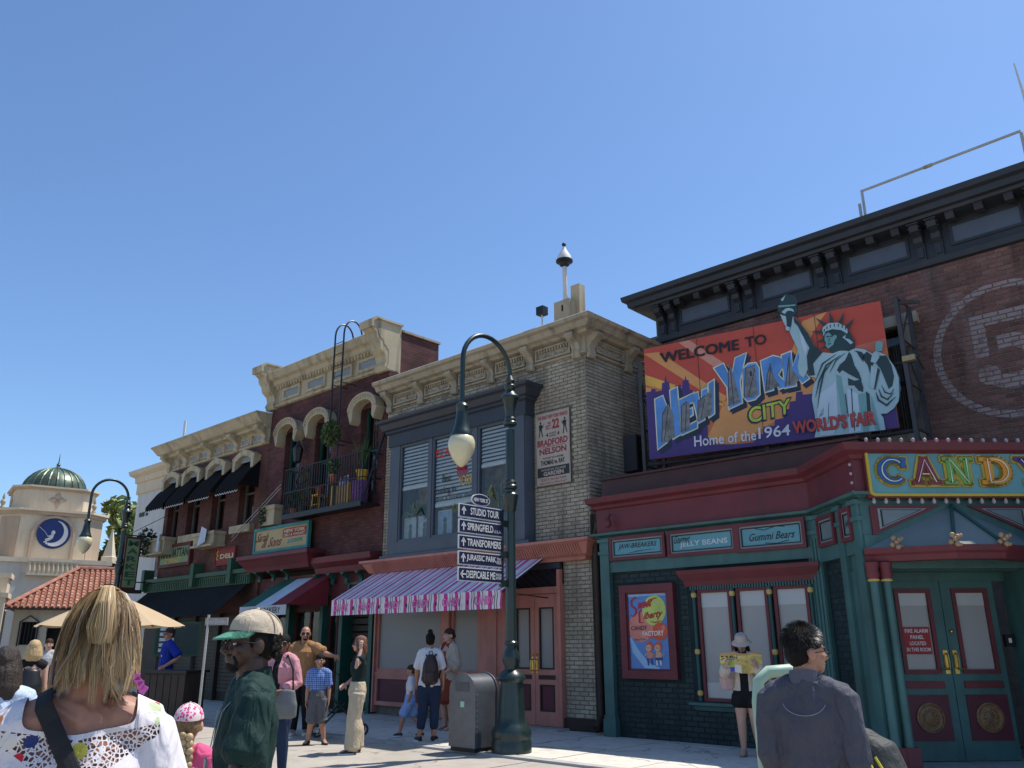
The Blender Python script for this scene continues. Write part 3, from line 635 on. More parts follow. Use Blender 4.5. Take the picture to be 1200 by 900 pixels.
# balcony
bl = thing('iron_balcony', 'black iron balcony with thin vertical bars crowded with pots on red brick wall', 'balcony', (-18, 12.3, 4.8))
bu0, bu1, bv, bz = -19.75, -16.25, 12.02, 4.84
m = MB(); m.box(bu0, bu1, bv, 12.59, bz-0.05, bz); m.box(bu0, bu1, bv-0.02, bv+0.03, bz-0.1, bz+0.03); m.build('floor', M_black, bl)
m = MB()
for z in (bz+0.62, bz+1.26): m.tube([(bu0, 12.58, z), (bu0, bv, z), (bu1, bv, z), (bu1, 12.58, z)], 0.016, 6)
m.build('rail', M_black, bl)
bar = MB().box(-0.009, 0.009, -0.009, 0.009, 0, 1.26).mesh('bar', M_black)
for i in range(33):
    o = put('bar', bar, bl); o.location = (bu0+(bu1-bu0)*i/32, bv, bz)
for y in (12.2, 12.4):
    for x in (bu0, bu1): o = put('bar', bar, bl); o.location = (x, y, bz)
MB().tube([(bu1, bv, bz), (bu1+0.12, 12.58, bz+1.85)], 0.03, 6).build('brace', M_black, bl); MB().tube([(bu0, bv, bz), (bu0-0.02, 12.58, bz+1.5)], 0.02, 6).build('brace', M_black, bl)
lad = thing('roof_ladder', 'tall black iron ladder with curled tops rising over cream cornice', 'ladder', (-17.7, 12.15, 4.9))
for u in (-17.93, -17.53):
    pts = [(u, 12.12, 4.9), (u, 12.12, 9.45)]+[(u, 12.12+0.3*(1-math.cos(math.pi*i/10)), 9.6+0.42*math.sin(math.pi*i/10)) for i in range(11)]+[(u, 12.72, 9.3)]
    MB().tube(pts, 0.024, 6).build('rail', M_black, lad, smooth=True)
for i in range(14): MB().tube([(-17.93, 12.12, 5.2+i*0.32), (-17.53, 12.12, 5.2+i*0.32)], 0.012, 5).build('rung', M_black, lad)
m = MB()
for z in (6.6, 8.2): m.tube([(-17.93, 12.12, z), (-17.93, 12.6, z)], 0.014, 5); m.tube([(-17.53, 12.12, z), (-17.53, 12.6, z)], 0.014, 5)
m.build('stay', M_black, lad)
# pots and clutter on the balcony
def pot_plant(lab, loc, pr, ph, pm, kind, h, lm, seed, group=None):
    t = thing('potted_plant', lab, 'plant', loc, group=group); rr = random.Random(seed)
    MB().lathe([(pr*0.75, 0), (pr, ph*0.85), (pr*1.12, ph*0.85), (pr*1.12, ph), (pr*0.9, ph), (pr*0.9, ph*0.9)], seg=14).build('pot', pm, t, local=True)
    l_ = MB(); st_ = MB()
    if kind == 'spiky':
        for i in range(34):
            a = rr.uniform(0, 6.28); q = rr.uniform(0.1, 0.36); hh = h*rr.uniform(0.6, 1)
            l_.tube([(0, 0, ph*0.9), (q*0.45*math.cos(a), q*0.45*math.sin(a), ph+hh*0.6), (q*math.cos(a), q*math.sin(a), ph+hh)], [0.008, 0.014, 0.003], 4)
    else:
        for i in range(7):
            a = rr.uniform(0, 6.28); st_.tube([(0, 0, ph*0.9), (0.1*math.cos(a), 0.1*math.sin(a), ph+h*0.6), (0.16*math.cos(a), 0.16*math.sin(a), ph+h)], 0.006, 4)
        leaves(l_, (0, 0, ph+h*0.55), (0.24, 0.2, h*0.55), 170, 0.06, 0, 0.2, rr)
        st_.build('stem', M_bark, t, local=True)
    l_.build('foliage', lm, t, local=True)
M_yel = mat('yellow_paint', (0.62, 0.36, 0.03), 0.5); M_redpot = mat('red_glaze', (0.45, 0.05, 0.03), 0.4); M_purple = mat('purple_plastic', (0.16, 0.06, 0.22), 0.6)
pot_plant('rambling green plant with reddish tips at the left end of the balcony', (-19.2, 12.3, bz), 0.14, 0.24, M_black, 'bush', 1.0, M_leaf, 1)
pot_plant('low grey green plant at the left front corner of the balcony', (-19.55, 12.25, bz), 0.12, 0.2, M_pot, 'bush', 0.5, M_leafd, 2)
pot_plant('small plant in an orange red pot hung on the balcony rail', (-17.6, 12.12, bz+0.62), 0.11, 0.24, M_pot, 'bush', 0.4, M_leaf, 3)
pot_plant('tall spiky plant in a yellow pot at the right end of the balcony', (-16.62, 12.28, bz+0.58), 0.15, 0.28, M_yel, 'spiky', 0.85, M_leaf, 4)
m = thing('flower_pot', 'small bright red pot standing on the yellow stool', 'pot', (-18.42, 12.25, bz+0.45)); MB().lathe([(0.08, 0), (0.105, 0.17), (0.12, 0.17), (0.12, 0.22), (0.09, 0.22)], seg=14).build('pot', M_redpot, m, local=True)
l_ = MB(); leaves(l_, (0, 0, 0.3), (0.1, 0.1, 0.08), 40, 0.05); l_.build('foliage', M_leafd, m, local=True)
t = thing('stool', 'yellow wooden stool holding a red pot on the balcony', 'stool', (-18.42, 12.25, bz))
MB().box(-0.17, 0.17, -0.14, 0.14, 0.41, 0.45).build('seat', M_yel, t, local=True)
for x in (-1, 1):
    for y in (-1, 1): MB().tube([(x*0.17, y*0.13, 0), (x*0.12, y*0.1, 0.41)], 0.018, 6).build('leg', M_yel, t, local=True)
MB().tube([(-0.15, -0.12, 0.18), (0.15, -0.12, 0.18)], 0.012, 5).build('stretcher', M_yel, t, local=True)
t = thing('slatted_crate', 'light wooden slatted crate with bottles on top on the balcony', 'crate', (-17.3, 12.28, bz))
for x in (-0.36, 0.36): MB().box(x-0.03, x+0.03, -0.17, 0.17, 0, 0.58).build('post', M_yel, t, local=True)
for i in range(4): MB().box(-0.30+i*0.152, -0.30+i*0.152+0.14, -0.15, -0.13, 0.03, 0.55).build('slat', mat('crate_wood', (0.30, 0.19, 0.09), 0.7, 0.25, 6), t, local=True)
MB().box(-0.33, 0.33, -0.14, 0.15, 0.5, 0.54).build('lid', mat('crate_wood', (0.3, 0.19, 0.09)), t, local=True)
for i, (u, cm, lab) in enumerate(((-17.5, M_white, 'leftmost white bottle on the balcony crate'), (-17.36, mat('lilac_plastic', (0.4, 0.36, 0.6), 0.4), 'pale lilac bottle on the balcony crate'), (-17.2, mat('blue_plastic', (0.2, 0.22, 0.5), 0.4), 'blue bottle with tall neck on the balcony crate'))):
    t = thing('bottle', lab, 'bottle', (u, 12.28, bz+0.55), group='bottles on the balcony crate'); MB().lathe([(0.05, 0), (0.055, 0.02), (0.055, 0.15), (0.02, 0.2), (0.02, 0.24)], seg=10).build('body', cm, t, smooth=True, local=True); MB().lathe([(0.024, 0.23), (0.024, 0.27)], seg=8).build('cap', M_white, t, local=True)
t = thing('basket', 'purple woven basket under the yellow pot on the balcony', 'basket', (-16.66, 12.28, bz)); 
m = MB(); m.lathe([(0.17, 0), (0.22, 0.54), (0.23, 0.58), (0.19, 0.58), (0.15, 0.05)], seg=16); m.build('body', M_purple, t, local=True)
m = MB()
for z in (0.12, 0.24, 0.36, 0.48): m.lathe([(0.185+z*0.08, z), (0.195+z*0.08, z+0.02), (0.185+z*0.08, z+0.04)], seg=16, cap=False)
m.build('weave', M_purple, t, local=True)
# fern hanging from the ladder, wall lantern
t = thing('hanging_fern', 'bushy green fern hanging on the black roof ladder', 'plant', (-17.75, 12.05, 6.6)); l_ = MB(); rr = random.Random(9)
MB().lathe([(0.05, 0.0), (0.16, 0.1), (0.18, 0.2)], seg=12).build('basket', M_bark, t, local=True)
leaves(l_, (0, 0, 0.22), (0.34, 0.26, 0.36), 420, 0.07, 0, 0.5, rr); l_.build('foliage', M_leaf, t, local=True)
t = thing('wall_lantern', 'black wall lantern between the left and middle arched windows', 'lantern', (-19.75, 12.35, 6.35))
MB().lathe([(0.03, 0), (0.1, 0.05), (0.15, 0.42), (0.05, 0.56), (0.015, 0.66)], seg=6).build('body', M_black, t, local=True); MB().tube([(0, 0, 0.6), (0, 0.12, 0.68), (0, 0.25, 0.4)], 0.014, 5).build('arm', M_black, t, local=True)
MB().lathe([(0.075, 0.08), (0.12, 0.40)], seg=6).build('pane', mat('lantern_glass', (0.4, 0.42, 0.42), 0.2), t, local=True)
# window box at left, downspout
t = thing('window_box', 'cream stone window box with trailing ivy beside the balcony', 'planter', (-20.9, 12.45, 4.75))
m = MB(); m.box(-0.55, 0.2, -0.12, 0.14, 0, 0.5); m.box(-0.6, 0.25, -0.16, 0.14, 0.44, 0.56); m.build('box', M_cream, t, local=True)
l_ = MB(); leaves(l_, (-0.35, -0.16, 0.3), (0.16, 0.1, 0.42), 150, 0.06, 0, 0.6); l_.build('ivy', M_leafd, t, local=True)
# ground floor front of A2
m = MB(); m.sweep([(-21.75, 12.62), (-21.75, 12.3), (-18.75, 12.3), (-18.75, 12.62)], [(-0.3, 3.46), (0.02, 3.46), (0.08, 3.56), (0.22, 3.74), (0.28, 3.8), (0.28, 3.9), (-0.3, 3.94)]); m.build('shop_cornice', M_oxblood, A)
m = MB(); m.sweep([(-18.7, 12.6), (-16.15, 12.6)], [(0.001, 3.24), (0.1, 3.26), (0.15, 3.4), (0.3, 3.52), (0.34, 3.66), (0.0, 3.7)]); m.build('shop_cornice', M_oxblood, A)
m = MB(); m.box(-21.72, -16.11, 12.66, 12.9, 2.35, 3.3); m.build('shop_lintel', mat('dark_red_paint', (0.10, 0.02, 0.02), 0.6, 0.3), A)
for u in (-18.6, -18.0, -17.4, -16.8): scroll_bracket(frame((u, 12.58), (1, 0)), 2.98, 3.24, 0.2, 0.12, A, M_dkgreen)
for u in (-21.4, -20.7, -20.0): scroll_bracket(frame((u, 12.5), (1, 0)), 3.2, 3.47, 0.22, 0.12, A, M_dkgreen)
for u0, u1 in ((-21.3, -20.2), (-19.0, -18.2), (-17.4, -16.6)):
    m = MB(); frame_rect(m, u0, u1, 2.72, 3.0, 0.05, 12.6, 12.66); m.build('transom_panel', M_dkgreen, A)
for u in (-21.55, -19.9, -18.35, -17.5, -16.3): MB().box(u-0.07, u+0.07, 12.5, 12.9, 0, 2.75).build('shop_post', mat('shop_green_paint', (0.012, 0.075, 0.055), 0.4, 0.2), A)
for u0, u1 in ((-21.48, -19.97), (-19.83, -18.42), (-18.28, -17.57)):
    m = MB(); frame_rect(m, u0, u1, 0.3, 2.4, 0.06, 12.7, 12.78); m.box((u0+u1)/2-0.03, (u0+u1)/2+0.03, 12.705, 12.78, 0.3, 2.4); wn = m.build('shop_window', mat('dark_red_paint', (0.1, 0.02, 0.02)), A)
    MB().poly([(u0+0.06, 12.745, 0.36), (u1-0.06, 12.745, 0.36), (u1-0.06, 12.745, 2.34), (u0+0.06, 12.745, 2.34)]).build('pane', M_glass, wn)
    g_ = MB(); rr = random.Random(int(u0*10))
    for i in range(16): g_.ball((rr.uniform(u0+0.1, u1-0.1), 12.88, rr.uniform(0.9, 2.2)), (0.07, 0.05, rr.uniform(0.06, 0.16)), 7, 5, rr.randrange(3))
    g_.build('window_goods', [mat('goods_cream', (0.35, 0.3, 0.22), 0.7), mat('goods_dark', (0.06, 0.04, 0.03), 0.6), mat('goods_red', (0.25, 0.05, 0.04), 0.6)], wn, smooth=True)
m = MB(); 
for i in range(12): m.box(-17.4, -16.4, 12.8, 12.86, 0.3+i*0.17, 0.3+i*0.17+0.13)
m.build('roller_shutter', M_brown, A)
# deli awning, green white red
da = MB(); T0, T1, Z1, Z0, V1 = -20.35, -18.15, 3.2, 2.46, 11.35
for i in range(3):
    a, b = T0+(T1-T0)*i/3, T0+(T1-T0)*(i+1)/3; da.poly([(a, 12.55, Z1), (b, 12.55, Z1), (b, V1, Z0), (a, V1, Z0)], i)
for x, k in ((T0, 0), (T1, 2)): da.poly([(x, 12.55, Z1), (x, V1, Z0), (x, 12.55, Z0)], k)
cn = da.build('awning_canopy', [mat('awning_green', (0.015, 0.10, 0.07), 0.8), mat('awning_pale', (0.5, 0.56, 0.62), 0.8), mat('awning_red', (0.2, 0.02, 0.028), 0.8)], A)
MB().box(T0, T1, V1-0.008, V1, Z0-0.24, Z0).build('awning_valance', mat('valance_white', (0.45, 0.46, 0.47), 0.8), A)
tx = MB(); text(tx, 'DELI & BAKERY', front(V1-0.012), T0+0.5, T1-0.25, Z0-0.19, Z0-0.05, 0, 0.01); tx.build('lettering', mat('letter_dark', (0.03, 0.035, 0.04)), A)

# ============================================================ red brick market building (A1)
D = thing('market_building', 'brown red brick building with four black window awnings above a market', 'building', (-25, 12.6, 0))
hz = [(-28.05, -27.25, 4.95, 6.95), (-26.6, -25.75, 4.95, 6.95), (-24.95, -24.1, 4.95, 6.95), (-23.25, -22.35, 4.95, 6.95)]
wl = MB(); wall_holes(wl, -28.3, -21.73, 0, 7.4, 12.6, 0.35, hz); wl.box(-28.3, -21.73, 12.96, 15.5, 0, 7.8); wl.build('wall', M_redbrick2, D)
for h in hz: sash_window(D, *h, 12.8, mat('dull_sash_paint', (0.12, 0.12, 0.115), 0.6), curtain=False)
c = MB(); c.sweep([(-28.3, 13.4), (-28.3, 12.6), (-21.73, 12.6)], [(0.001, 7.300), (0.06, 7.315), (0.07, 7.376), (0.03, 7.391), (0.025, 7.756), (0.2, 7.794), (0.22, 7.870), (0.36, 7.923), (0.5, 8.136), (0.55, 8.182), (0.53, 8.227), (-0.3, 8.242), (-0.3, 7.300)]); c.build('cornice', M_cream, D)
bs = [-28.15, -26.95, -25.25, -23.55, -21.9]
for u in bs: scroll_bracket(frame((u, 12.57), (1, 0)), 7.300, 7.817, 0.4, 0.22, D, M_cream)
for a, b in zip(bs[:-1], bs[1:]):
    for x0, x1 in ((a+0.22, (a+b)/2-0.14), ((a+b)/2+0.14, b-0.22)):
        m = MB(); frame_rect(m, x0, x1, 7.422, 7.650, 0.04, 12.53, 12.575); pn = m.build('cornice_panel', M_cream, D); MB().box(x0+0.04, x1-0.04, 12.55, 12.575, 7.452, 7.619).build('inset', mat('pale_blue_paint', (0.36, 0.40, 0.42)), pn)
    m = MB(); m.ball(((a+b)/2, 12.55, 7.536), (0.08, 0.07, 0.17), 10, 6); m.build('boss', M_tand, D, smooth=True)
for h in hz:
    uc = (h[0]+h[1])/2; w2 = 0.62; zt = 7.0
    pts = [(uc-w2, zt-0.42), (uc-w2, zt-0.06), (uc-w2-0.06, zt), (uc-w2*0.55, zt+0.16), (uc, zt+0.24), (uc+w2*0.55, zt+0.16), (uc+w2+0.06, zt), (uc+w2, zt-0.06), (uc+w2, zt-0.42), (uc+w2-0.14, zt-0.42), (uc+w2-0.16, zt-0.1), (uc+w2*0.4, zt+0.0), (uc, zt+0.06), (uc-w2*0.4, zt+0.0), (uc-w2+0.16, zt-0.1), (uc-w2+0.14, zt-0.42)]
    m = MB(); fa_ = [m.addv((x, 12.36, z)) for x, z in pts]; fb_ = [m.addv((x, 12.62, z)) for x, z in pts]
    for k in range(len(pts)): m.face((fa_[k], fa_[(k+1) % len(pts)], fb_[(k+1) % len(pts)], fb_[k]))
    for t_ in tessellate_polygon([[Vector((x, z, 0)) for x, z in pts]]): m.face([fa_[q] for q in t_]); m.face([fb_[q] for q in t_])
    hd = m.build('window_hood', M_cream, D)
    m = MB(); m.flat([(uc-w2+0.16, zt-0.14), (uc+w2-0.16, zt-0.14), (uc+w2*0.4, zt-0.01), (uc, zt+0.05), (uc-w2*0.4, zt-0.01)], front(12.5)); m.build('tympanum', mat('pale_blue_paint', (0.36, 0.4, 0.42)), hd)
    # black canvas awning with scalloped white edge
    a, b = uc-0.66, uc+0.66
    aw = MB(); aw.rings([[(a, 12.58, 6.84), (b, 12.58, 6.84)], [(a, 12.25, 6.5), (b, 12.25, 6.5)], [(a, 11.92, 6.02), (b, 11.92, 6.02)]], cap=False, closed=False)
    for x in (a, b): aw.poly([(x, 12.58, 6.84), (x, 12.25, 6.5), (x, 11.92, 6.02), (x, 12.58, 6.02)])
    o = aw.build('awning', mat('black_canvas', (0.010, 0.010, 0.011), 0.95, spec=0.1), D)
    sc = MB(); tr = MB(); n = 9
    for i in range(n):
        x0, x1 = a+(b-a)*i/n, a+(b-a)*(i+1)/n
        arc = [(x0+(x1-x0)*j/6, 6.0-0.13-0.05*math.sin(math.pi*j/6)) for j in range(7)]
        sc.flat([(x0, 6.02), (x1, 6.02)]+arc[::-1], front(11.917)); tr.stroke(arc, 0.02, front(11.913))
    sc.build('valance', mat('black_canvas', (0.012, 0.013, 0.015)), o); tr.build('piping', M_white, o)
for k, (a, b) in enumerate(((-26.75, -25.6), (-23.4, -22.2))): MB().box(a, b, 12.44, 12.62, 4.72, 4.94).build('window_sill', M_cream, D)
for a, b, lab in ((-28.75, -27.2, 'cream window box at the far left market window with a drooping plant'), (-25.15, -23.85, 'cream window box under the third market window with a white cloth')):
    t = thing('window_box', lab, 'planter', ((a+b)/2, 12.35, 4.4)); w2 = (b-a)/2
    m = MB(); hh = 0.5 if a < -28 else 0.4; m.box(-w2, w2, -0.14, 0.24, 0.02, hh); m.box(-w2-0.05, w2+0.05, -0.18, 0.24, hh-0.04, hh+0.06); m.box(-w2-0.04, w2+0.04, -0.22, 0.24, 0, 0.06); m.build('box', M_cream, t, local=True)
    if a < -28:
        l_ = MB(); leaves(l_, (-0.5, -0.2, 0.45), (0.55, 0.3, 0.5), 420, 0.08, 0, 0.5); l_.build('foliage', M_leafd, t, local=True)
        MB().poly([(0.45, -0.28, 0.1), (0.7, -0.28, 0.05), (0.62, -0.26, 0.75), (0.55, -0.26, 0.8)]).build('hanging_cloth', mat('pale_cloth', (0.5, 0.56, 0.66), 0.9), t, local=True)
    else: MB().poly([(-0.1, -0.27, 0.02), (0.35, -0.27, 0.12), (0.4, -0.26, 0.5), (0.05, -0.26, 0.62)]).build('hanging_cloth', mat('pale_cloth', (0.5, 0.56, 0.66)), t, local=True)
# green market fascia and ribbed black awning
m = MB(); m.box(-28.75, -21.9, 12.42, 12.59, 3.2, 3.5); m.box(-28.8, -21.85, 12.3, 12.59, 3.5, 3.62); m.build('market_fascia', M_green, D)
sl_ = MB().box(-0.03, 0.03, -0.03, 0, 0, 0.22).mesh('slat', M_green)
for i in range(56): o = put('slat', sl_, D); o.location = (-28.7+i*0.122, 12.42, 3.22)
for u in (-28.6, -25.1, -22.8): MB().box(u-0.1, u+0.1, 12.24, 12.59, 3.24, 3.95).build('fascia_post', M_green, D)
ab = MB(); n = 60
for i in range(n):
    a, b = -28.5+6.5*i/n, -28.5+6.5*(i+0.5)/n; e = -28.5+6.5*(i+1)/n
    ab.poly([(a, 12.45, 3.2), (b, 12.45, 3.23), (b, 11.4, 2.31), (a, 11.4, 2.28)]); ab.poly([(b, 12.45, 3.23), (e, 12.45, 3.2), (e, 11.4, 2.28), (b, 11.4, 2.31)])
ab.build('ribbed_awning', mat('black_ribbed_metal', (0.022, 0.022, 0.022), 0.85, 0.25, spec=0.2), D)
m = MB(); m.box(-28.7, -21.75, 12.57, 12.6, 0, 2.4)
m.build('shutter_wall', M_brown, D)
sl_ = MB().box(0, 1.3, -0.02, 0.01, 0, 0.085).mesh('slat', mat('shutter_slat', (0.05, 0.042, 0.03), 0.6, 0.25))
for i in range(20):
    for u in (-26.3, -24.9, -23.4): o = put('slat', sl_, D); o.location = (u, 12.56, 0.25+i*0.105)
for u in (-26.4, -24.98, -23.52, -22.0): MB().box(u-0.06, u+0.06, 12.45, 12.57, 0, 2.4).build('shutter_post', M_brown, D)
t = thing('power_cable', 'two thin grey cables slanting from market wall up to balcony', 'cable', (-22, 12.3, 4.6))
for k in range(2): MB().tube([(-23.3, 12.5, 4.62-k*0.12), (-20.0, 12.05, 5.75-k*0.1)], 0.012, 5).build('cable', mat('cable_grey', (0.3, 0.3, 0.3), 0.5), t)

# ============================================================ white building behind (W)
Wb = thing('white_corner_building', 'plain white rendered building with tan cornice at the far end of the row', 'building', (-30.5, 13, 0))
m = MB(); wall_holes(m, -31.7, -28.72, 0, 7.4, 13.0, 0.3, [(-29.5, -28.95, 3.8, 5.3)]); m.box(-31.7, -28.72, 13.31, 22, 0, 7.7); m.build('wall', M_render, Wb)
c = MB(); c.sweep([(-31.7, 20), (-31.7, 13.0), (-28.72, 13.0)], [(0.001, 6.97), (0.06, 7.00), (0.06, 7.40), (0.12, 7.42), (0.14, 7.62), (0.3, 7.72), (0.34, 7.87), (-0.3, 7.89), (-0.3, 6.97)]); c.build('cornice', M_tan, Wb)
sash_window(Wb, -29.5, -28.95, 3.8, 5.3, 13.15, M_white, curtain=False)
t = MB(); t.box(-31.3, -30.9, 12.97, 13.0, 6.1, 6.25); t.box(-30.75, -30.6, 12.97, 13.0, 6.1, 6.3); t.build('house_number', M_brown, Wb)
# ============================================================ big red brick building behind the candy shop (C)
Cb = thing('painted_brick_building', 'large dark red brick building with charcoal cornice and faded white number 5 in a ring', 'building', (-4, 15.05, 0))
VC = 15.07
core = MB(); wall_holes(core, -9.72, 3.5, 0, 8.2, VC, 0.3, [(-5.15, -4.35, 5.0, 7.0)]); core.box(-9.72, 3.5, VC+0.31, 19, 0, 9.0)
core.build('wall', M_mortar, Cb)
# brick paint: ring and figure 5, worn white over the bricks
def five_paint(m, col):
    n, l, b = nodes_of(m)
    src = b.inputs['Base Color'].links[0].from_socket
    geo = n.new('ShaderNodeNewGeometry'); sp = n.new('ShaderNodeSeparateXYZ'); l.new(geo.outputs['Position'], sp.inputs[0])
    def M(op, a, b_=None, c=None):
        q = n.new('ShaderNodeMath'); q.operation = op
        for i, x in enumerate((a, b_, c)):
            if x is None: continue
            if isinstance(x, (int, float)): q.inputs[i].default_value = x
            else: l.new(x, q.inputs[i])
        return q.outputs[0]
    u, z = sp.outputs[0], sp.outputs[2]
    def dist(cu, cz, sx=1.0): return M('SQRT', M('ADD', M('POWER', M('MULTIPLY', M('SUBTRACT', u, cu), sx), 2), M('POWER', M('SUBTRACT', z, cz), 2)))
    def band(d, r, h): return M('LESS_THAN', M('ABSOLUTE', M('SUBTRACT', d, r)), h)
    def rect(u0, u1, z0, z1): return M('MULTIPLY', M('LESS_THAN', M('ABSOLUTE', M('SUBTRACT', u, (u0+u1)/2)), (u1-u0)/2), M('LESS_THAN', M('ABSOLUTE', M('SUBTRACT', z, (z0+z1)/2)), (z1-z0)/2))
    ring = band(dist(-2.68, 6.2), 1.13, 0.062)
    d5 = dist(-2.72, 5.98)
    bowl = M('MULTIPLY', band(d5, 0.36, 0.12), M('MAXIMUM', M('GREATER_THAN', u, -2.86), M('LESS_THAN', z, 5.78)))
    blob = M('LESS_THAN', dist(-3.06, 5.80), 0.17)
    stem = rect(-3.22, -3.0, 6.12, 6.85); bar = rect(-3.22, -2.25, 6.66, 6.88)
    tot = ring
    for x in (bowl, blob, stem, bar): tot = M('MAXIMUM', tot, x)
    nz = n.new('ShaderNodeTexNoise'); nz.inputs['Scale'].default_value = 5; nz.inputs['Detail'].default_value = 9; nz.inputs['Roughness'].default_value = 0.75; l.new(geo.outputs['Position'], nz.inputs['Vector'])
    wear = n.new('ShaderNodeMapRange'); wear.inputs[1].default_value = 0.33; wear.inputs[2].default_value = 0.5; wear.inputs[4].default_value = 0.66; l.new(nz.outputs[0], wear.inputs[0])
    # pale washed streaks on the brick beside the ring
    n2 = n.new('ShaderNodeTexNoise'); mp = n.new('ShaderNodeMapping'); mp.inputs['Scale'].default_value = (1.6, 1.6, 0.5); l.new(geo.outputs['Position'], mp.inputs[0]); l.new(mp.outputs[0], n2.inputs['Vector']); n2.inputs['Scale'].default_value = 1.3; n2.inputs['Detail'].default_value = 8
    st = n.new('ShaderNodeMapRange'); st.inputs[1].default_value = 0.56; st.inputs[2].default_value = 0.75; st.inputs[4].default_value = 0.35; l.new(n2.outputs[0], st.inputs[0])
    fac = M('MAXIMUM', M('MULTIPLY', tot, wear.outputs[0]), st.outputs[0])
    mx = n.new('ShaderNodeMix'); mx.data_type = 'RGBA'; l.new(fac, mx.inputs[0]); l.new(src, mx.inputs[6]); mx.inputs[7].default_value = (*col, 1); l.new(mx.outputs[2], b.inputs['Base Color'])
M_cbrick = brick_pieces_mat('painted_red_brick', [(0.185, 0.085, 0.075), (0.145, 0.067, 0.06), (0.21, 0.105, 0.088), (0.115, 0.06, 0.055)])
five_paint(M_cbrick, (0.36, 0.305, 0.315))
fC = lambda a, b, o: Vector((a, VC-o, b))
vis = lambda c: 1.0 if (c.x > -4.0 or c.z > 7.25) else 0.05
lay_bricks(Cb, [(fC, brick_course_rects(-9.7, 0.6, 4.5, 8.12, 0.235, 0.085, 0.014, [(-5.4, -4.1, 4.9, 7.25)]))], M_cbrick, 300, key=vis)
sash_window(Cb, -5.15, -4.35, 5.0, 7.0, VC+0.12, M_black)
m = MB(); m.box(-5.45, -4.0, VC-0.16, VC+0.02, 7.0, 7.2); m.box(-5.4, -5.15, VC-0.1, VC+0.02, 6.6, 7.0); m.box(-4.35, -4.1, VC-0.12, VC+0.02, 6.6, 7.0); m.build('window_lintel', M_creamw, Cb)
MB().box(-5.3, -4.1, VC-0.14, VC+0.02, 4.86, 5.0).build('window_sill', M_creamw, Cb)
c = MB(); c.sweep([(-9.4, 18), (-9.4, VC), (3.5, VC)], [(0.001, 7.98), (0.08, 8.0), (0.1, 8.108), (0.05, 8.126), (0.045, 8.738), (0.12, 8.756), (0.42, 8.774), (0.44, 8.828), (0.52, 8.846), (0.54, 8.954), (0.62, 8.990), (0.64, 9.098), (0.6, 9.116), (-0.4, 9.134), (-0.4, 7.98)])
c.build('cornice', M_corn, Cb)
def corbel(u):
    M_ = frame((u, VC-0.045), (1, 0)); b = MB(M_)
    b.extr([(-0.075, y, z) for y, z in ((0, 8.090), (-0.05, 8.108), (-0.06, 8.378), (-0.14, 8.450), (-0.16, 8.540), (-0.3, 8.612), (-0.34, 8.756), (0, 8.756))], (0.15, 0, 0))
    k = b.build('bracket', M_corn, Cb)
    q = MB(M_); 
    for i in range(3): q.box(-0.1, 0.1, -0.37+i*0.06, -0.02, 8.720-i*0.055, 8.752-i*0.055)
    q.box(-0.045, 0.045, -0.085, -0.055, 8.162, 8.360); q.build('bracket_moulding', M_corn, k)
pair = [-9.28, -9.0, -7.42, -7.12, -5.6, -5.3, -3.76, -3.46, -1.9, -1.6]
for u in pair: corbel(u)
for a, b in ((-8.85, -7.62), (-6.92, -5.8), (-5.1, -3.96), (-3.26, -2.1)):
    m = MB(); frame_rect(m, a, b, 8.252, 8.666, 0.05, VC-0.075, VC-0.04); pn = m.build('cornice_panel', M_corn, Cb)
    MB().box(a+0.05, b-0.05, VC-0.06, VC-0.04, 8.297, 8.621).build('inset', M_cornp, pn)
    for k in range(3):
        u = a+(b-a)*(0.1+0.4*k); m = MB(frame((u, VC-0.045), (1, 0))); m.extr([(-0.07, y, z) for y, z in ((-0.1, 8.666), (-0.3, 8.648), (-0.34, 8.702), (-0.34, 8.774), (-0.1, 8.774))], (0.14, 0, 0)); m.build('modillion', M_corn, Cb)
t = thing('roof_rail', 'grey metal pipe guard rail on top of charcoal cornice', 'railing', (-3.3, 15.3, 9.2)); MP = mat('galvanised_pipe', (0.42, 0.41, 0.38), 0.45, 0.12, metal=0.3)
for u in (-4.72, -1.92): MB().tube([(u, 15.3, 9.2), (u, 15.3, 10.1)], 0.028, 8).build('post', MP, t)
MB().tube([(-4.80, 15.3, 9.2), (-4.80, 15.3, 9.82)], 0.03, 8).build('clamp_post', MP, t)
MB().tube([(-4.72, 15.3, 10.08), (-1.92, 15.3, 10.14)], 0.026, 8).build('rail', MP, t); MB().tube([(-3.55, 15.3, 10.103), (-3.4, 15.3, 10.107)], 0.036, 8).build('joint', M_cream, t)
MB().tube([(-1.75, 15.3, 9.2), (-1.76, 15.3, 10.8), (-1.8, 15.3, 11.5)], [0.03, 0.022, 0.012], 6).build('antenna', M_white, label='thin white antenna mast at the right edge of the roof', cat='antenna')

# roof things on the grey brick building
t = thing('dome_camera', 'white dome security camera on a pole above grey brick cornice', 'security camera', (-10.5, 13.0, 8.2))
MB().tube([(0, 0, 0), (0, 0, 1.5)], 0.05, 10).build('pole', mat('warm_white_paint', (0.6, 0.56, 0.5), 0.5), t, local=True, smooth=True)
MB().lathe([(0.04, 1.62), (0.10, 1.68), (0.14, 1.58), (0.17, 1.5), (0.17, 1.47)][::1], seg=18).build('cap', M_white, t, local=True, smooth=True)
MB().lathe([(0.19, 1.5), (0.19, 1.46), (0.12, 1.44), (0.11, 1.38), (0.05, 1.34)], seg=18).build('lens_dome', M_black, t, local=True, smooth=True)
m = MB(); m.lathe([(0.17, 1.5), (0.15, 1.6), (0.09, 1.7), (0.05, 1.78), (0.03, 1.84)], seg=18); m.build('housing', M_white, t, local=True, smooth=True)
m = MB(); m.ball((0, 0, 1.89), 0.05, 10, 6); m.build('beacon', M_black, t, local=True)
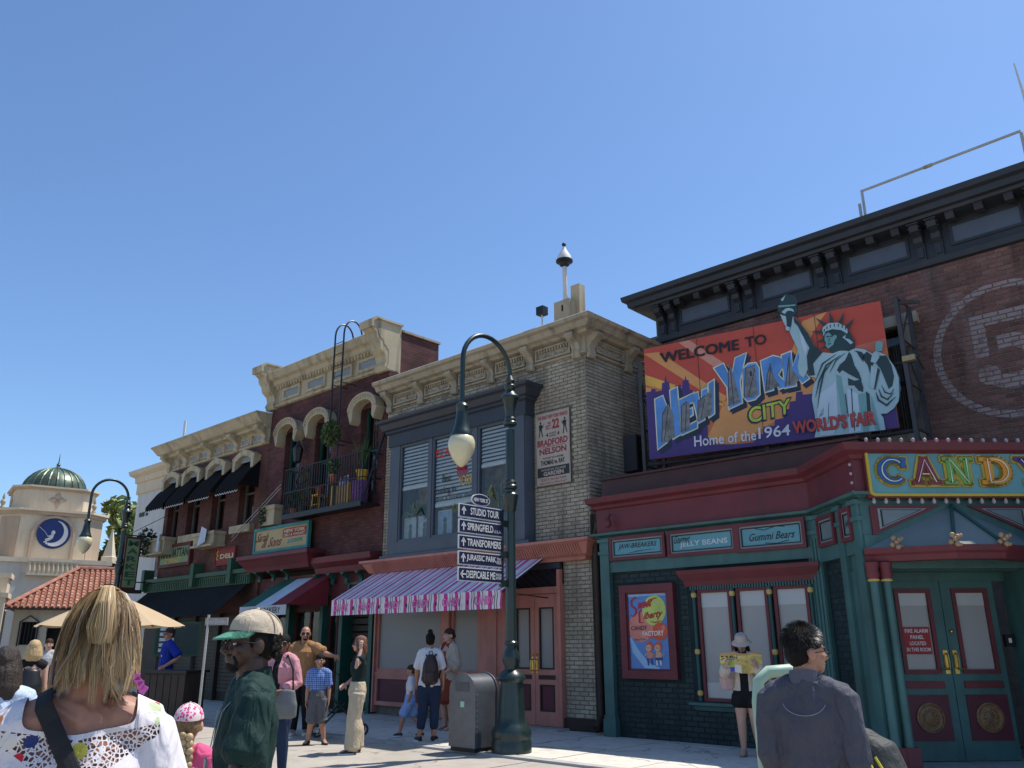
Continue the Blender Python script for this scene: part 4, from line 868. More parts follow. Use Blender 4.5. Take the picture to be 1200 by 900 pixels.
t = thing('roof_box', 'beige roof cabinet with a taller block beside the dome camera', 'cabinet', (-10.45, 13.0, 8.15))
MB().box(-0.3, 0.14, -0.1, 0.12, 0, 0.56).build('box', M_tand if False else M_cream, t, local=True); MB().box(0.0, 0.24, 0.13, 0.33, 0, 0.95).build('vent_stack', M_cream, t, local=True)
MB().box(-0.08, -0.04, -0.11, -0.1, 0.3, 0.44).build('slot', M_dark, t, local=True)
t = thing('floodlight', 'small black floodlight on the grey brick roof edge', 'floodlight', (-11.1, 12.9, 8.18)); MB().tube([(0, 0, 0), (0, 0, 0.36)], 0.02, 6).build('stem', M_white, t, local=True); MB().box(-0.1, 0.1, -0.09, 0.09, 0.34, 0.53).build('head', M_black, t, local=True)
MB().tube([(-28.2, 12.9, 8.5), (-28.2, 12.9, 8.9), (-28.2, 12.9, 9.25)], [0.03, 0.05, 0.045], 6).build('antenna', M_white, label='short pale antenna on the market building roof', cat='antenna')

# ============================================================ candy shop front (teal)
S = thing('candy_shop_front', 'single storey teal and oxblood candy shop front with corner entrance', 'shop', (-7, 12.3, 0))
s45 = math.sqrt(0.5)
P0, P1 = (-9.3, 12.32), (-5.2, 12.32); P2 = (-4.08, 11.2); P3 = (P2[0]+2.42*s45, P2[1]+2.42*s45); P4 = (P3[0]+1.5*s45, P3[1]-1.5*s45)
PATH = [P0, P1, P2, P3, P3]
FM = frame(P2, (s45, s45)); CH = frame(P1, (s45, -s45))
path3 = [P0, P1, P2, P3]
m = MB(); m.sweep([(-9.24, 13.2), (-9.24, P0[1])]+path3[1:], [(-0.3, 3.46), (0.06, 3.46), (0.06, 3.88), (0.1, 3.9), (0.12, 3.95), (0.2, 4.0), (0.22, 4.1), (-0.3, 4.14)]); m.build('fascia', M_oxblood, S)
m = MB(); m.sweep([(-9.32, 13.2), (-9.32, P0[1])]+path3[1:], [(-0.3, 3.36), (0.0, 3.36), (0.05, 3.4), (0.12, 3.41), (0.13, 3.45), (-0.3, 3.459)]); m.build('architrave', M_teal, S)
m = MB(); m.sweep([(-9.42, 14.9), (-9.42, 12.62), (-4.5, 12.62), (-4.5, 14.5)], [(-0.12, 4.1), (0.0, 4.1), (0.0, 4.5), (0.04, 4.51), (0.04, 4.55), (-0.12, 4.55)]); m.build('parapet', mat('rusty_sheet', (0.07, 0.028, 0.028), 0.6, 0.25, 1.5, 0.15, 30, dirt=0.3), S)
m = MB(); m.box(-9.4, -4.3, 12.5, 15.04, 4.04, 4.1); m.build('roof', M_black, S)
# walls: main, chamfer, above entrance
w_ = MB(); wall_holes(w_, -9.3, -5.2, 0, 3.36, 12.34, 0.2, [(-7.3, -5.38, 0.62, 2.32)]); w_.build('wall', M_dark if False else mat('dark_brick_joint', (0.012, 0.026, 0.028), 0.9), S)
M_dkbrick = brick_pieces_mat('dark_painted_brick', [(0.013, 0.030, 0.033), (0.010, 0.023, 0.026), (0.018, 0.036, 0.038)], 0.55, 0.4)
fS = lambda a, b, o: Vector((a, 12.34-o, b))
CHI = lambda a, b, o: CH @ Vector((a, 0.06-o, b))
lay_bricks(S, [(fS, brick_course_rects(-9.12, -5.35, 0.0, 2.76, 0.22, 0.082, 0.016, [(-8.92, -7.66, 0.9, 2.54), (-7.5, -5.3, 0.5, 2.76)])),
               (CHI, brick_course_rects(0.12, 0.86, 0.0, 2.72, 0.22, 0.082, 0.016))], M_dkbrick, 300, proud=0.006)
MB(CH).box(0.0, 1.58, 0.06, 0.25, 0, 3.36).build('wall', mat('dark_brick_joint', (0.012, 0.022, 0.022)), S)
# teal entablature with sign panels
m = MB(); m.box(-9.22, -5.2, 12.27, 12.35, 2.74, 2.92); m.box(-9.22, -5.2, 12.26, 12.35, 3.30, 3.37); m.box(-9.22, -5.2, 12.29, 12.35, 2.92, 3.30); m.build('entablature', M_teal, S)
MB(CH).box(0.1, 1.52, -0.03, 0.06, 2.66, 3.36).build('entablature', M_teal, S)
def pilaster(M_, w, z1, flutes, parent, out=0.07):
    m = MB(M_); m.box(-w/2, w/2, -out, 0.04, 0.0, z1); p_ = m.build('pilaster', M_teal, parent)
    m = MB(M_); m.box(-w/2-0.03, w/2+0.03, -out-0.03, 0.04, 0, 0.28); m.box(-w/2-0.015, w/2+0.015, -out-0.015, 0.04, 0.28, 0.34); m.build('base', M_teal, p_)
    m = MB(M_); m.box(-w/2-0.02, w/2+0.02, -out-0.025, 0.04, z1-0.28, z1-0.22); m.build('necking', M_teal, p_); m = MB(M_); m.box(-w/2-0.03, w/2+0.03, -out-0.035, 0.04, z1-0.06, z1); m.build('capital', M_teal, p_)
    for i in range(flutes):
        x = -w/2+w*(i+0.5)/flutes; q = MB(M_); q.box(x-w/flutes*0.28, x+w/flutes*0.28, -out-0.014, -out, 0.4, z1-0.34); q.build('flute', M_teal, p_)
pilaster(frame((-9.14, 12.33), (1, 0)), 0.2, 3.34, 0, S, 0.09)
pilaster(frame((-5.2, 12.31), (1, -0.42)), 0.27, 3.36, 4, S, 0.06)
pilaster(CH @ Matrix.Translation((0.97, 0.0, 0)), 0.18, 3.36, 0, S, 0.05)
pilaster(CH @ Matrix.Translation((1.47, 0.0, 0)), 0.2, 3.36, 0, S, 0.05)
MB(CH).box(0.86, 1.4, 0.02, 0.06, 0, 2.66).build('side_panel', M_teal, S)
M_tealp = mat('sky_blue_panel', (0.12, 0.31, 0.36), 0.5, 0.08)
M_pfr = mat('pale_grey_paint', (0.23, 0.26, 0.26), 0.5, 0.08)
def sign_panel(lab, M_, w, z0, z1, words, script, mtp=None, shear=0.25, mi=0):
    t = thing('shop_sign', lab, 'sign', M_ @ Vector((0, 0, z0)), group='candy name panels along the shop front')
    q = MB(M_); frame_rect(q, -w/2, w/2, z0, z1, 0.055, -0.05, 0.03); q.build('frame', M_oxblood, t)
    q = MB(M_); frame_rect(q, -w/2+0.055, w/2-0.055, z0+0.055, z1-0.055, 0.03, -0.025, 0.03); q.build('inner_frame', M_pfr, t)
    q = MB(M_); frame_rect(q, -w/2+0.082, w/2-0.082, z0+0.082, z1-0.082, 0.016, -0.0285, -0.01); q.build('border_line', M_black, t)
    MB(M_).box(-w/2+0.085, w/2-0.085, -0.012, 0.03, z0+0.085, z1-0.085).build('board', mtp or M_tealp, t)
    tx = MB(); fn = lambda a, b: M_ @ Vector((a, -0.016, b))
    for s_, x0, x1, y0, y1, bo, sh, k in words: text(tx, s_, fn, x0, x1, z0+(z1-z0)*y0, z0+(z1-z0)*y1, k, bo, sh)
    for pts, wd in script: tx.stroke([(a, z0+(z1-z0)*b) for a, b in pts], wd, fn, 0)
    if tx.v: tx.build('lettering', [mat('letter_dark', (0.03, 0.035, 0.04)), mat('letter_pale', (0.55, 0.62, 0.64))], t)
sign_panel('pale blue panel reading Jaw-Breakers, leftmost above the candy shop', frame((-8.42, 12.27), (1, 0)), 1.18, 2.94, 3.36,
           [('JAW-BREAKERS', -0.4, 0.4, 0.42, 0.68, 0.012, 0.3, 0)], [([(-0.2, 0.27), (0.0, 0.33), (0.35, 0.36)], [0.004, 0.014, 0.004])])
sign_panel('pale blue panel with faded Jelly Beans lettering, second from left', frame((-7.13, 12.27), (1, 0)), 1.3, 2.92, 3.36,
           [('Gourmet', -0.52, -0.22, 0.5, 0.8, 0.008, 0.4, 0), ('JELLY BEANS', -0.42, 0.48, 0.3, 0.56, 0.018, 0.0, 1)], [])
sign_panel('pale blue panel reading Gummi Bears in dark script', frame((-5.9, 12.27), (1, 0)), 1.16, 2.9, 3.36,
           [('Gummi Bears', -0.36, 0.4, 0.36, 0.62, 0.012, 0.35, 0)], [([(-0.25, 0.78), (-0.1, 0.7), (0.1, 0.8), (0.25, 0.76)], 0.012), ([(-0.1, 0.26), (0.1, 0.22), (0.3, 0.3)], 0.012)])
sign_panel('narrow blank grey panel on the angled shop wall', CH @ Matrix.Translation((0.53, -0.03, 0)), 0.6, 2.86, 3.3, [], [], mat('film_grey_panel', (0.15, 0.19, 0.20), 0.4))
sign_panel('narrow panel with tiny lettering nearest the corner entrance', CH @ Matrix.Translation((1.22, -0.03, 0)), 0.36, 2.84, 3.3, [('Jelly', -0.06, 0.06, 0.4, 0.62, 0.01, 0.3, 0)], [], mat('film_grey_panel', (0.15, 0.19, 0.20)))
# window with three filmed lights
m = MB(); m.sweep([(-7.48, 12.36), (-7.48, 12.3), (-5.27, 12.3), (-5.27, 12.36)], [(-0.1, 2.42), (0.03, 2.42), (0.05, 2.5), (0.12, 2.62), (0.13, 2.68), (-0.1, 2.7)]); m.build('window_head', M_oxblood, S)
m = MB()
for i in range(46): m.box(-7.42+i*0.0465, -7.42+i*0.0465+0.026, 12.265, 12.3, 2.36, 2.42)
m.build('dentil_row', M_teal, S)
m = MB(); m.sweep([(-7.45, 12.36), (-7.45, 12.31), (-5.3, 12.31), (-5.3, 12.36)], [(-0.1, 0.5), (0.02, 0.5), (0.04, 0.56), (0.1, 0.58), (0.1, 0.62), (-0.1, 0.64)]); m.build('window_sill', M_teal, S)
cu = [-7.36, -6.66, -6.02, -5.36]
for k, (a, b) in enumerate(zip(cu[:-1], cu[1:])):
    m = MB(); frame_rect(m, a+0.05, b-0.05, 0.64, 2.36, 0.05, 12.30, 12.4); wn = m.build('window', M_oxblood, S)
    MB().box(a+0.1, b-0.1, 12.345, 12.36, 0.69, 2.31).build('window_film', M_paper, wn)
    m = MB(); m.box(a+0.1, b-0.1, 12.34, 12.344, 2.08, 2.31); m.box(a+0.1, b-0.1, 12.34, 12.344, 0.69, 0.92); m.build('pale_strip', M_paper2, wn)
for x in cu:
    m = MB(); m.lathe([(0.04, 0.64), (0.03, 0.72), (0.028, 2.2), (0.04, 2.36)], (x, 12.28, 0), 12); cl = m.build('colonnette', M_tealdk, S, smooth=True)
    m = MB()
    for z in (0.72, 1.35, 2.24): m.lathe([(0.034, z), (0.046, z+0.02), (0.046, z+0.06), (0.034, z+0.08)], (x, 12.28, 0), 12)
    m.build('gilt_band', M_gold, cl, smooth=True)
# entrance
m = MB(FM); m.box(0.0, 2.42, 0.0, 0.25, 2.45, 3.36); m.box(0, 0.28, 0, 0.62, 0, 2.45); m.box(2.14, 2.42, 0, 0.62, 0, 2.45); m.box(0.28, 2.14, 0.56, 0.7, 2.32, 2.45); m.box(0.28, 2.14, 0.25, 0.56, 2.44, 2.45); m.build('entrance_surround', M_teal, S)
MB(FM).box(0.0, 2.42, -0.12, 0.75, 0.0, 0.05).build('entrance_step', M_kerb, S)
for x in (0.02, 0.19, 2.23, 2.40):
    m = MB(); c0 = FM @ Vector((x, -0.07, 0)); m.lathe([(0.065, 0.3), (0.055, 0.4), (0.05, 2.3), (0.055, 2.34)], c0, 16); co = m.build('column', M_teal, S, smooth=True)
    m = MB(); m.lathe([(0.06, 2.3), (0.085, 2.36), (0.075, 2.42), (0.09, 2.48), (0.09, 2.52)], c0, 16); m.build('capital', M_oxblood, co, smooth=True)
    m = MB(); m.lathe([(0.066, 2.28), (0.075, 2.295), (0.066, 2.31)], c0, 16); m.build('gilt_band', M_gold, co)
    m = MB(FM); m.box(x-0.09, x+0.09, -0.16, 0.02, 0.05, 0.3); m.build('plinth', M_oxblood, co)
for k, (a, b) in enumerate(((0.47, 1.205), (1.215, 1.95))):
    d = MB(FM); wall_holes(d, a, b, 0.06, 2.32, 0.55, 0.06, [(a+0.09, b-0.14, 1.12, 2.22)] if k == 0 else [(a+0.14, b-0.09, 1.12, 2.22)]); dr = d.build('door', M_teal, S)
    ga, gb = (a+0.09, b-0.14) if k == 0 else (a+0.14, b-0.09)
    f = MB(FM); frame_rect(f, ga, gb, 1.12, 2.22, 0.055, 0.53, 0.58); f.build('moulding', M_oxblood, dr); MB(FM).box(ga-0.01, gb+0.01, 0.53, 0.55, 0.94, 1.03).build('door_rail', M_oxblood, dr)
    MB(FM).box(ga+0.055, gb-0.055, 0.57, 0.585, 1.175, 2.165).build('window_film', M_paper, dr)
    MB(FM).box(ga+0.055, gb-0.055, 0.565, 0.569, 2.0, 2.165).build('pale_strip', M_paper2, dr)
    f = MB(FM); f.box(ga-0.02, gb+0.03, 0.535, 0.55, 0.3, 0.86); f.build('lower_panel', M_maroon, dr)
    c0 = FM @ Vector(((ga+gb)/2, 0.535, 0.58)); f = MB(FM @ Matrix.Translation(((ga+gb)/2, 0.535, 0.58)) @ Matrix.Rotation(R(90), 4, 'X'))
    f.lathe([(0.185, 0.0), (0.185, 0.02), (0.165, 0.025), (0.16, 0.008), (0.15, 0.004)], seg=28); f.lathe([(0.0, 0.03), (0.04, 0.028), (0.06, 0.014), (0.14, 0.006)], seg=20)
    for i in range(12): f.ball((0.085*math.cos(i*math.pi/6), 0.085*math.sin(i*math.pi/6), 0.012), (0.024, 0.024, 0.01), 6, 4)
    f.build('medallion', mat('bronze_paint', (0.20, 0.11, 0.05), 0.4, 0.4, 14), dr, smooth=True)
    x = b-0.06 if k == 0 else a+0.06; h = MB(FM); h.box(x-0.03, x+0.03, 0.535, 0.55, 1.12, 1.42); h.tube([(x, 0.54, 1.18), (x, 0.48, 1.2), (x, 0.47, 1.28), (x, 0.48, 1.36), (x, 0.54, 1.38)], 0.013, 6); h.tube([(x, 0.53, 1.18), (x, 0.48, 1.18), (x+(-0.1 if k == 0 else 0.1), 0.48, 1.18)], 0.011, 6); h.build('handle', M_brass, dr)
    if k: h = MB(FM); h.ball((x, 0.535, 1.66), 0.025, 8, 5); h.build('lock', M_brass, dr)
t = thing('fire_notice', 'red fire alarm panel notice stuck on the left door glass', 'sign', FM @ Vector((0.79, 0.56, 1.36)))
MB(FM).box(0.62, 0.985, 0.555, 0.563, 1.37, 1.72).build('plate', mat('notice_red', (0.33, 0.016, 0.02), 0.5), t)
tx = MB(); fn = lambda a, b: FM @ Vector((a, 0.552, b))
for i, (s_, x0, x1) in enumerate((('FIRE ALARM', 0.645, 0.96), ('PANEL', 0.71, 0.895), ('LOCATED', 0.69, 0.915), ('IN THIS ROOM', 0.64, 0.965))): text(tx, s_, fn, x0, x1, 1.645-i*0.08, 1.695-i*0.08, 0, 0.02)
tx.build('lettering', M_white, t)
t = thing('card_reader', 'small black card reader box right of the teal doors', 'card reader', FM @ Vector((2.03, 0.5, 1.4))); MB(FM).box(1.98, 2.10, 0.50, 0.56, 1.46, 1.62).build('box', M_black, t); MB(FM).box(2.02, 2.06, 0.495, 0.5, 1.51, 1.57).build('badge', M_white, t)
# triangular spandrels and rafters, angled canopy
for k, tri in enumerate(([(0.12, 2.88), (0.12, 3.27), (1.08, 3.27)], [(2.3, 2.88), (2.3, 3.27), (1.46, 3.27)])):
    cx, cz = sum(p[0] for p in tri)/3, sum(p[1] for p in tri)/3
    sc = lambda f_: [(cx+(p[0]-cx)*f_, cz+(p[1]-cz)*f_) for p in tri]
    MB(FM).extr([(x, -0.03, z) for x, z in tri], (0, 0.04, 0)).build('spandrel_frame', M_oxblood, S)
    MB(FM).extr([(x, -0.037, z) for x, z in sc(0.7)], (0, 0.02, 0)).build('spandrel_edge', M_pfr, S)
    MB(FM).extr([(x, -0.041, z) for x, z in sc(0.6)], (0, 0.02, 0)).build('spandrel_line', M_black, S)
    MB(FM).extr([(x, -0.045, z) for x, z in sc(0.53)], (0, 0.02, 0)).build('spandrel_panel', mat('film_grey_panel', (0.15, 0.19, 0.20)), S)
plan = [(-0.02, 0.0), (0.92, -0.5), (1.55, -0.5), (2.46, 0.0)]
wp = [FM @ Vector((a, b, 0)) for a, b in plan]
m = MB(); m.sweep([(p.x, p.y) for p in wp], [(-0.2, 2.53), (0.0, 2.53), (0.02, 2.6), (0.05, 2.63), (0.06, 2.7), (-0.2, 2.71)]); m.build('canopy_fascia', M_oxblood, S)
apex = (1.24, 0.0, 3.26); ev = [(a, b, 2.71) for a, b in plan]
for k in range(3):
    m = MB(FM); a, b = Vector(ev[k]), Vector(ev[k+1]); ap = Vector(apex); dn = Vector((0, 0, -0.04))
    i = [m.addv(x) for x in (a, b, ap, a+dn, b+dn, ap+dn)]; m.face((i[0], i[1], i[2])); m.face((i[5], i[4], i[3])); m.face((i[0], i[3], i[4], i[1])); m.face((i[1], i[4], i[5], i[2])); m.face((i[2], i[5], i[3], i[0]))
    m.build('canopy_roof', mat('canopy_paint', (0.16, 0.20, 0.20), 0.7, 0.1), S)
for k in (1, 2):
    a = Vector(ev[k]); MB(FM).tube([a+Vector((0, 0, 0.02)), Vector(apex)+Vector((0, -0.02, 0.02))], 0.022, 6).build('hip_rib', M_tealdk, S)
MB(FM).box(0, 2.42, -0.02, 0.0, 2.70, 2.88).build('canopy_flashing', M_teal, S)
for a, b in ((0.32, -0.24), (0.92, -0.56), (1.55, -0.56), (2.14, -0.24)):
    m = MB(); c0 = FM @ Vector((a, b, 2.74)); rr = random.Random(5)
    for i in range(8): m.ball(c0+Vector((rr.uniform(-0.06, 0.06), rr.uniform(-0.04, 0.04), rr.uniform(-0.04, 0.08))), rr.uniform(0.022, 0.036), 7, 5)
    m.build('canopy_rosette', mat('biscuit_paint', (0.36, 0.23, 0.13), 0.6), S, smooth=True)
MB(FM).box(-0.02, 2.6, -0.03, 0.25, 3.34, 3.37).build('sign_shelf', M_tealdk, S)
# right return of the shop, mostly outside the view
MB(frame(P3, (s45, -s45))).box(0.0, 1.6, 0.0, 0.25, 0, 3.4).build('return_wall', M_teal, S)

# CANDY marquee sign with bulbs
t = thing('candy_sign', 'teal marquee sign spelling CANDY in coloured letters edged with bulbs', 'sign', FM @ Vector((1.3, -0.15, 3.4)))
X0, X1, Z0_, Z1_ = 0.1, 2.62, 3.38, 4.10
MB(FM).box(X0-0.02, X1+0.02, -0.12, 0.3, Z0_-0.02, Z1_+0.02).build('case', M_oxblood, t)
m = MB(FM); m.extr([(X0-0.12, -0.05, 3.42), (X0-0.12, -0.05, 3.96), (X0-0.02, -0.05, 4.06), (X0-0.02, -0.05, 3.40)], (0, 0.3, 0)); m.build('case_end', mat('bright_red_paint', (0.25, 0.02, 0.028), 0.45), t)
def rr_pts(x0, x1, z0, z1, r, n=6):
    out = []
    for cx, cz, a0 in ((x1-r, z1-r, 0), (x0+r, z1-r, 90), (x0+r, z0+r, 180), (x1-r, z0+r, 270)):
        out += [(cx+r*math.cos(R(a0+90*i/n)), cz+r*math.sin(R(a0+90*i/n))) for i in range(n+1)]
    return out
fS2 = lambda off: (lambda a, b: FM @ Vector((a, off, b)))
o_, i_ = rr_pts(X0, X1, Z0_, Z1_, 0.07), rr_pts(X0+0.035, X1-0.035, Z0_+0.035, Z1_-0.035, 0.05)
m = MB(FM); n = len(o_); a_ = [m.addv((x, -0.145, z)) for x, z in o_]; b_ = [m.addv((x, -0.145, z)) for x, z in i_]; c_ = [m.addv((x, -0.1, z)) for x, z in o_]
for k in range(n): m.face((a_[k], a_[(k+1) % n], b_[(k+1) % n], b_[k])); m.face((a_[k], c_[k], c_[(k+1) % n], a_[(k+1) % n]))
m.build('border', mat('sign_yellow', (0.52, 0.37, 0.03), 0.45, 0.08), t)
MB(FM).extr([(x, -0.132, z) for x, z in i_], (0, 0.02, 0)).build('board', mat('sign_teal', (0.12, 0.29, 0.30), 0.45, 0.12, 2), t)
# top hump behind the sign
m = MB(FM); m.extr([(0.6+1.5*(0.5-0.5*math.cos(math.pi*i/12)), 0.05, 4.06+0.14*math.sin(math.pi*i/12)) for i in range(13)]+[(0.6, 0.05, 4.0)], (0, 0.08, 0)); m.build('crest', mat('bright_red_paint', (0.25, 0.02, 0.028)), t)
def letter(ch, x, w, h, z):
    sr = 0.10; sw = w*0.26; S_ = []
    R_ = lambda a, b, c, d: [(x+a*w, z+c*h), (x+b*w, z+c*h), (x+b*w, z+d*h), (x+a*w, z+d*h)]
    if ch == 'C':
        ou = [(x+w*(0.5+0.5*math.cos(R(a))), z+h*(0.5+0.5*math.sin(R(a)))) for a in range(42, 319, 12)]; inn = [(x+w*(0.54+0.27*math.cos(R(a))), z+h*(0.5+0.31*math.sin(R(a)))) for a in range(318, 41, -12)]
        S_ = [ou+inn, R_(0.80, 0.98, 0.62, 0.95)]
    elif ch == 'A':
        S_ = [[(x+w*a, z+h*b) for a, b in ((0.38, 1), (0.62, 1), (0.95, 0.1), (0.68, 0.1), (0.62, 0.3), (0.36, 0.3), (0.30, 0.1), (0.10, 0.1))], R_(-0.05, 0.42, 0, 0.12), R_(0.56, 1.08, 0, 0.12)]
        S_[0] = [(x+w*a, z+h*b) for a, b in ((0.36, 1), (0.64, 1), (0.98, 0.08), (0.70, 0.08), (0.62, 0.3), (0.5, 0.3), (0.5, 0.45), (0.56, 0.45), (0.5, 0.66), (0.42, 0.45), (0.5, 0.45), (0.5, 0.3), (0.34, 0.3), (0.27, 0.08), (0.06, 0.08))]
    elif ch == 'N': S_ = [R_(0.08, 0.30, 0.05, 0.95), R_(0.72, 0.92, 0.05, 0.95), [(x+w*a, z+h*b) for a, b in ((0.1, 1), (0.36, 1), (0.9, 0.0), (0.66, 0.0))], R_(-0.05, 0.42, 0, 0.12), R_(-0.05, 0.3, 0.88, 1), R_(0.58, 1.06, 0.88, 1)]
    elif ch == 'D':
        arc = [(x+w*(0.45+0.55*math.cos(R(a))), z+h*(0.5+0.5*math.sin(R(a)))) for a in range(90, -91, -15)]; ar2 = [(x+w*(0.45+0.27*math.cos(R(a))), z+h*(0.5+0.34*math.sin(R(a)))) for a in range(-90, 91, 15)]
        S_ = [arc+ar2, R_(0.10, 0.34, 0.0, 1), R_(-0.06, 0.46, 0, 0.15), R_(-0.06, 0.46, 0.85, 1)]
    elif ch == 'Y': S_ = [R_(0.38, 0.62, 0.05, 0.5), [(x+w*a, z+h*b) for a, b in ((0.0, 0.95), (0.28, 0.95), (0.56, 0.42), (0.38, 0.42))], [(x+w*a, z+h*b) for a, b in ((0.72, 0.95), (0.98, 0.95), (0.62, 0.42), (0.44, 0.42))], R_(-0.1, 0.4, 0.88, 1), R_(0.6, 1.1, 0.88, 1), R_(0.22, 0.78, 0, 0.12)]
    return S_
M_rim = mat('letter_rim_gold', (0.42, 0.30, 0.04), 0.45); M_tube = mat('neon_tube_glass', (0.75, 0.72, 0.6), 0.2)
for ch, x, w_, col in (('C', 0.235, 0.40, (0.02, 0.10, 0.28)), ('A', 0.70, 0.36, (0.20, 0.02, 0.05)), ('N', 1.15, 0.37, (0.14, 0.34, 0.07)), ('D', 1.66, 0.40, (0.62, 0.26, 0.02)), ('Y', 2.16, 0.36, (0.06, 0.03, 0.22))):
    z, h = 3.535, 0.37
    L = MB(FM); Q = MB(FM); Tt = MB(FM)
    for s_ in letter(ch, x, w_, h, z):
        # rim: outline drawn fatter, behind
        cl = s_+[s_[0]]
        for p, q in zip(cl[:-1], cl[1:]):
            d = Vector((q[0]-p[0], q[1]-p[1])); 
            if d.length < 1e-6: continue
            d.normalize(); nn = Vector((-d.y, d.x))*0.035; e = d*0.02
            Q.extr([(p[0]-e.x+nn.x, -0.15, p[1]-e.y+nn.y), (q[0]+e.x+nn.x, -0.15, q[1]+e.y+nn.y), (q[0]+e.x-nn.x, -0.15, q[1]+e.y-nn.y), (p[0]-e.x-nn.x, -0.15, p[1]-e.y-nn.y)], (0, 0.015, 0))
        tp = MB(FM); 
        L.flat(s_, fS2(-0.166))
        i0 = [L.addv(FM.inverted() @ fS2(-0.166)(*p)) for p in s_]; i1 = [L.addv(FM.inverted() @ fS2(-0.145)(*p)) for p in s_]
        for k in range(len(s_)): L.face((i0[k], i0[(k+1) % len(s_)], i1[(k+1) % len(s_)], i1[k]))
    L2 = MB(); L2.v = L.v; L2.f = L.f; L2.m = L.m
    # flat() already maps to world, so undo the double transform of those points
    Linv = FM.inverted()
    o = None
    Lw = MB()
    for s_ in letter(ch, x, w_, h, z):
        Lw.flat(s_, fS2(-0.166)); i0 = [Lw.addv(fS2(-0.166)(*p)) for p in s_]; i1 = [Lw.addv(fS2(-0.145)(*p)) for p in s_]
        for k in range(len(s_)): Lw.face((i0[k], i0[(k+1) % len(s_)], i1[(k+1) % len(s_)], i1[k]))
    lo = Lw.build('letter', mat('letter_'+ch.lower(), col, 0.35, 0.1), t)
    Q.build('letter_rim', M_rim, lo)
    gl = MB()
    skel = {'C': [[(0.5+0.38*math.cos(R(a)), 0.5+0.4*math.sin(R(a))) for a in range(45, 320, 14)]], 'A': [[(0.16, 0.08), (0.5, 0.9), (0.84, 0.08)], [(0.35, 0.37), (0.62, 0.37)]], 'N': [[(0.19, 0.06), (0.19, 0.94), (0.8, 0.06), (0.82, 0.94)]], 'D': [[(0.22, 0.06), (0.22, 0.93)]+[(0.45+0.42*math.cos(R(a)), 0.5+0.42*math.sin(R(a))) for a in range(90, -91, -20)]+[(0.22, 0.07)]], 'Y': [[(0.14, 0.92), (0.5, 0.48), (0.85, 0.92)], [(0.5, 0.48), (0.5, 0.06)]]}[ch]
    for sk in skel: gl.tube([FM @ Vector((x+w_*a, -0.18, z+h*b)) for a, b in sk], 0.007, 5)
    gl.build('neon_tube', M_tube, lo)
bm_ = MB(); bm_.lathe([(0.014, -0.02), (0.016, 0.0), (0.025, 0.025), (0.026, 0.04), (0.018, 0.058), (0.004, 0.066)], seg=10); bulb = bm_.mesh('bulb', mat('bulb_glass', (0.42, 0.34, 0.33), 0.15, 0.08, coat=0.5), True)
for i in range(16):
    o = put('bulb', bulb, t); o.location = FM @ Vector((X0+0.08+i*0.163, -0.06, Z1_+0.03)); o['label'] = 'clear bulb on the top edge' if False else ''; del o['label']
    o = put('bulb', bulb, t); o.location = FM @ Vector((X0+0.06+i*0.163, -0.09, Z0_-0.03)); o.rotation_euler = (math.pi, 0, 0)
for i in range(5):
    o = put('bulb', bulb, t); o.location = FM @ Vector((X0-0.12, 0.0, 3.46+i*0.125)); o.rotation_euler = (0, R(-90), R(45))

# gutter pipe between the two buildings, blob lamp
t = thing('drain_pipe', 'dark rusty drain pipe in the gap beside teal pilaster', 'pipe', (-9.45, 12.4, 0)); MB().tube([(-9.36, 12.42, 3.7), (-9.52, 12.5, 3.45), (-9.52, 12.5, 0.3), (-9.5, 12.3, 0.1)], 0.07, 10).build('pipe', M_brown, t, smooth=True)
MB().box(-9.70, -9.32, 12.68, 12.9, 0, 3.9).build('gap_panel', M_brown, S)
m = MB(); m.ball((-8.93, 12.1, 3.6), (0.07, 0.07, 0.09), 10, 7); m.tube([(-8.93, 12.1, 3.66), (-8.93, 12.2, 3.78)], 0.02, 6); m.build('fascia_bell', M_oxblood, label='small oxblood bell shaped lamp under the left end of the shop fascia', cat='lamp', smooth=True)

# Sweet Liberty poster in a deep red frame
t = thing('framed_poster', 'tall maroon framed candy poster with two cartoon children on dark shop wall', 'poster', (-8.28, 12.2, 0.95))
m = MB(); frame_rect(m, -8.85, -7.74, 0.95, 2.5, 0.13, 12.24, 12.34); frame_rect(m, -8.72, -7.87, 1.08, 2.37, 0.03, 12.27, 12.34); m.build('frame', M_oxblood, t)
px0, px1, pz0, pz1 = -8.69, -7.9, 1.11, 2.34
MB().box(px0, px1, 12.29, 12.33, pz0, pz1).build('sheet', mat('poster_blue', (0.10, 0.22, 0.50), 0.4, 0.12, 2), t)
# traced in the enlarged crop: sheet TL(110,120) TR(478,103) BR(522,802) BL(152,800)
hp = homography([(110, 120), (478, 103), (522, 802), (152, 800)], [(px0, pz1), (px1, pz1), (px1, pz0), (px0, pz0)])
_layer = [0]
def pst(off): return lambda x, y: Vector((min(max(hp(x, y)[0], px0), px1), 12.288-off, min(max(hp(x, y)[1], pz0), pz1)))
ell = lambda cx, cy, a, b, n=26: [(cx+a*math.cos(2*math.pi*i/n), cy+b*math.sin(2*math.pi*i/n)) for i in range(n)]
pm = [mat('poster_lime', (0.50, 0.58, 0.14), 0.5), mat('poster_pink', (0.62, 0.22, 0.17), 0.5, 0.15, 6), mat('poster_orange', (0.58, 0.09, 0.04), 0.5, 0.2, 8), mat('poster_red', (0.42, 0.02, 0.03), 0.5), mat('poster_dark', (0.03, 0.03, 0.04), 0.5), mat('poster_white', (0.68, 0.66, 0.6), 0.5), mat('poster_pale_blue', (0.28, 0.46, 0.68), 0.5), mat('poster_skin', (0.62, 0.36, 0.24), 0.5), mat('poster_navy', (0.03, 0.06, 0.2), 0.5)]
m = MB()
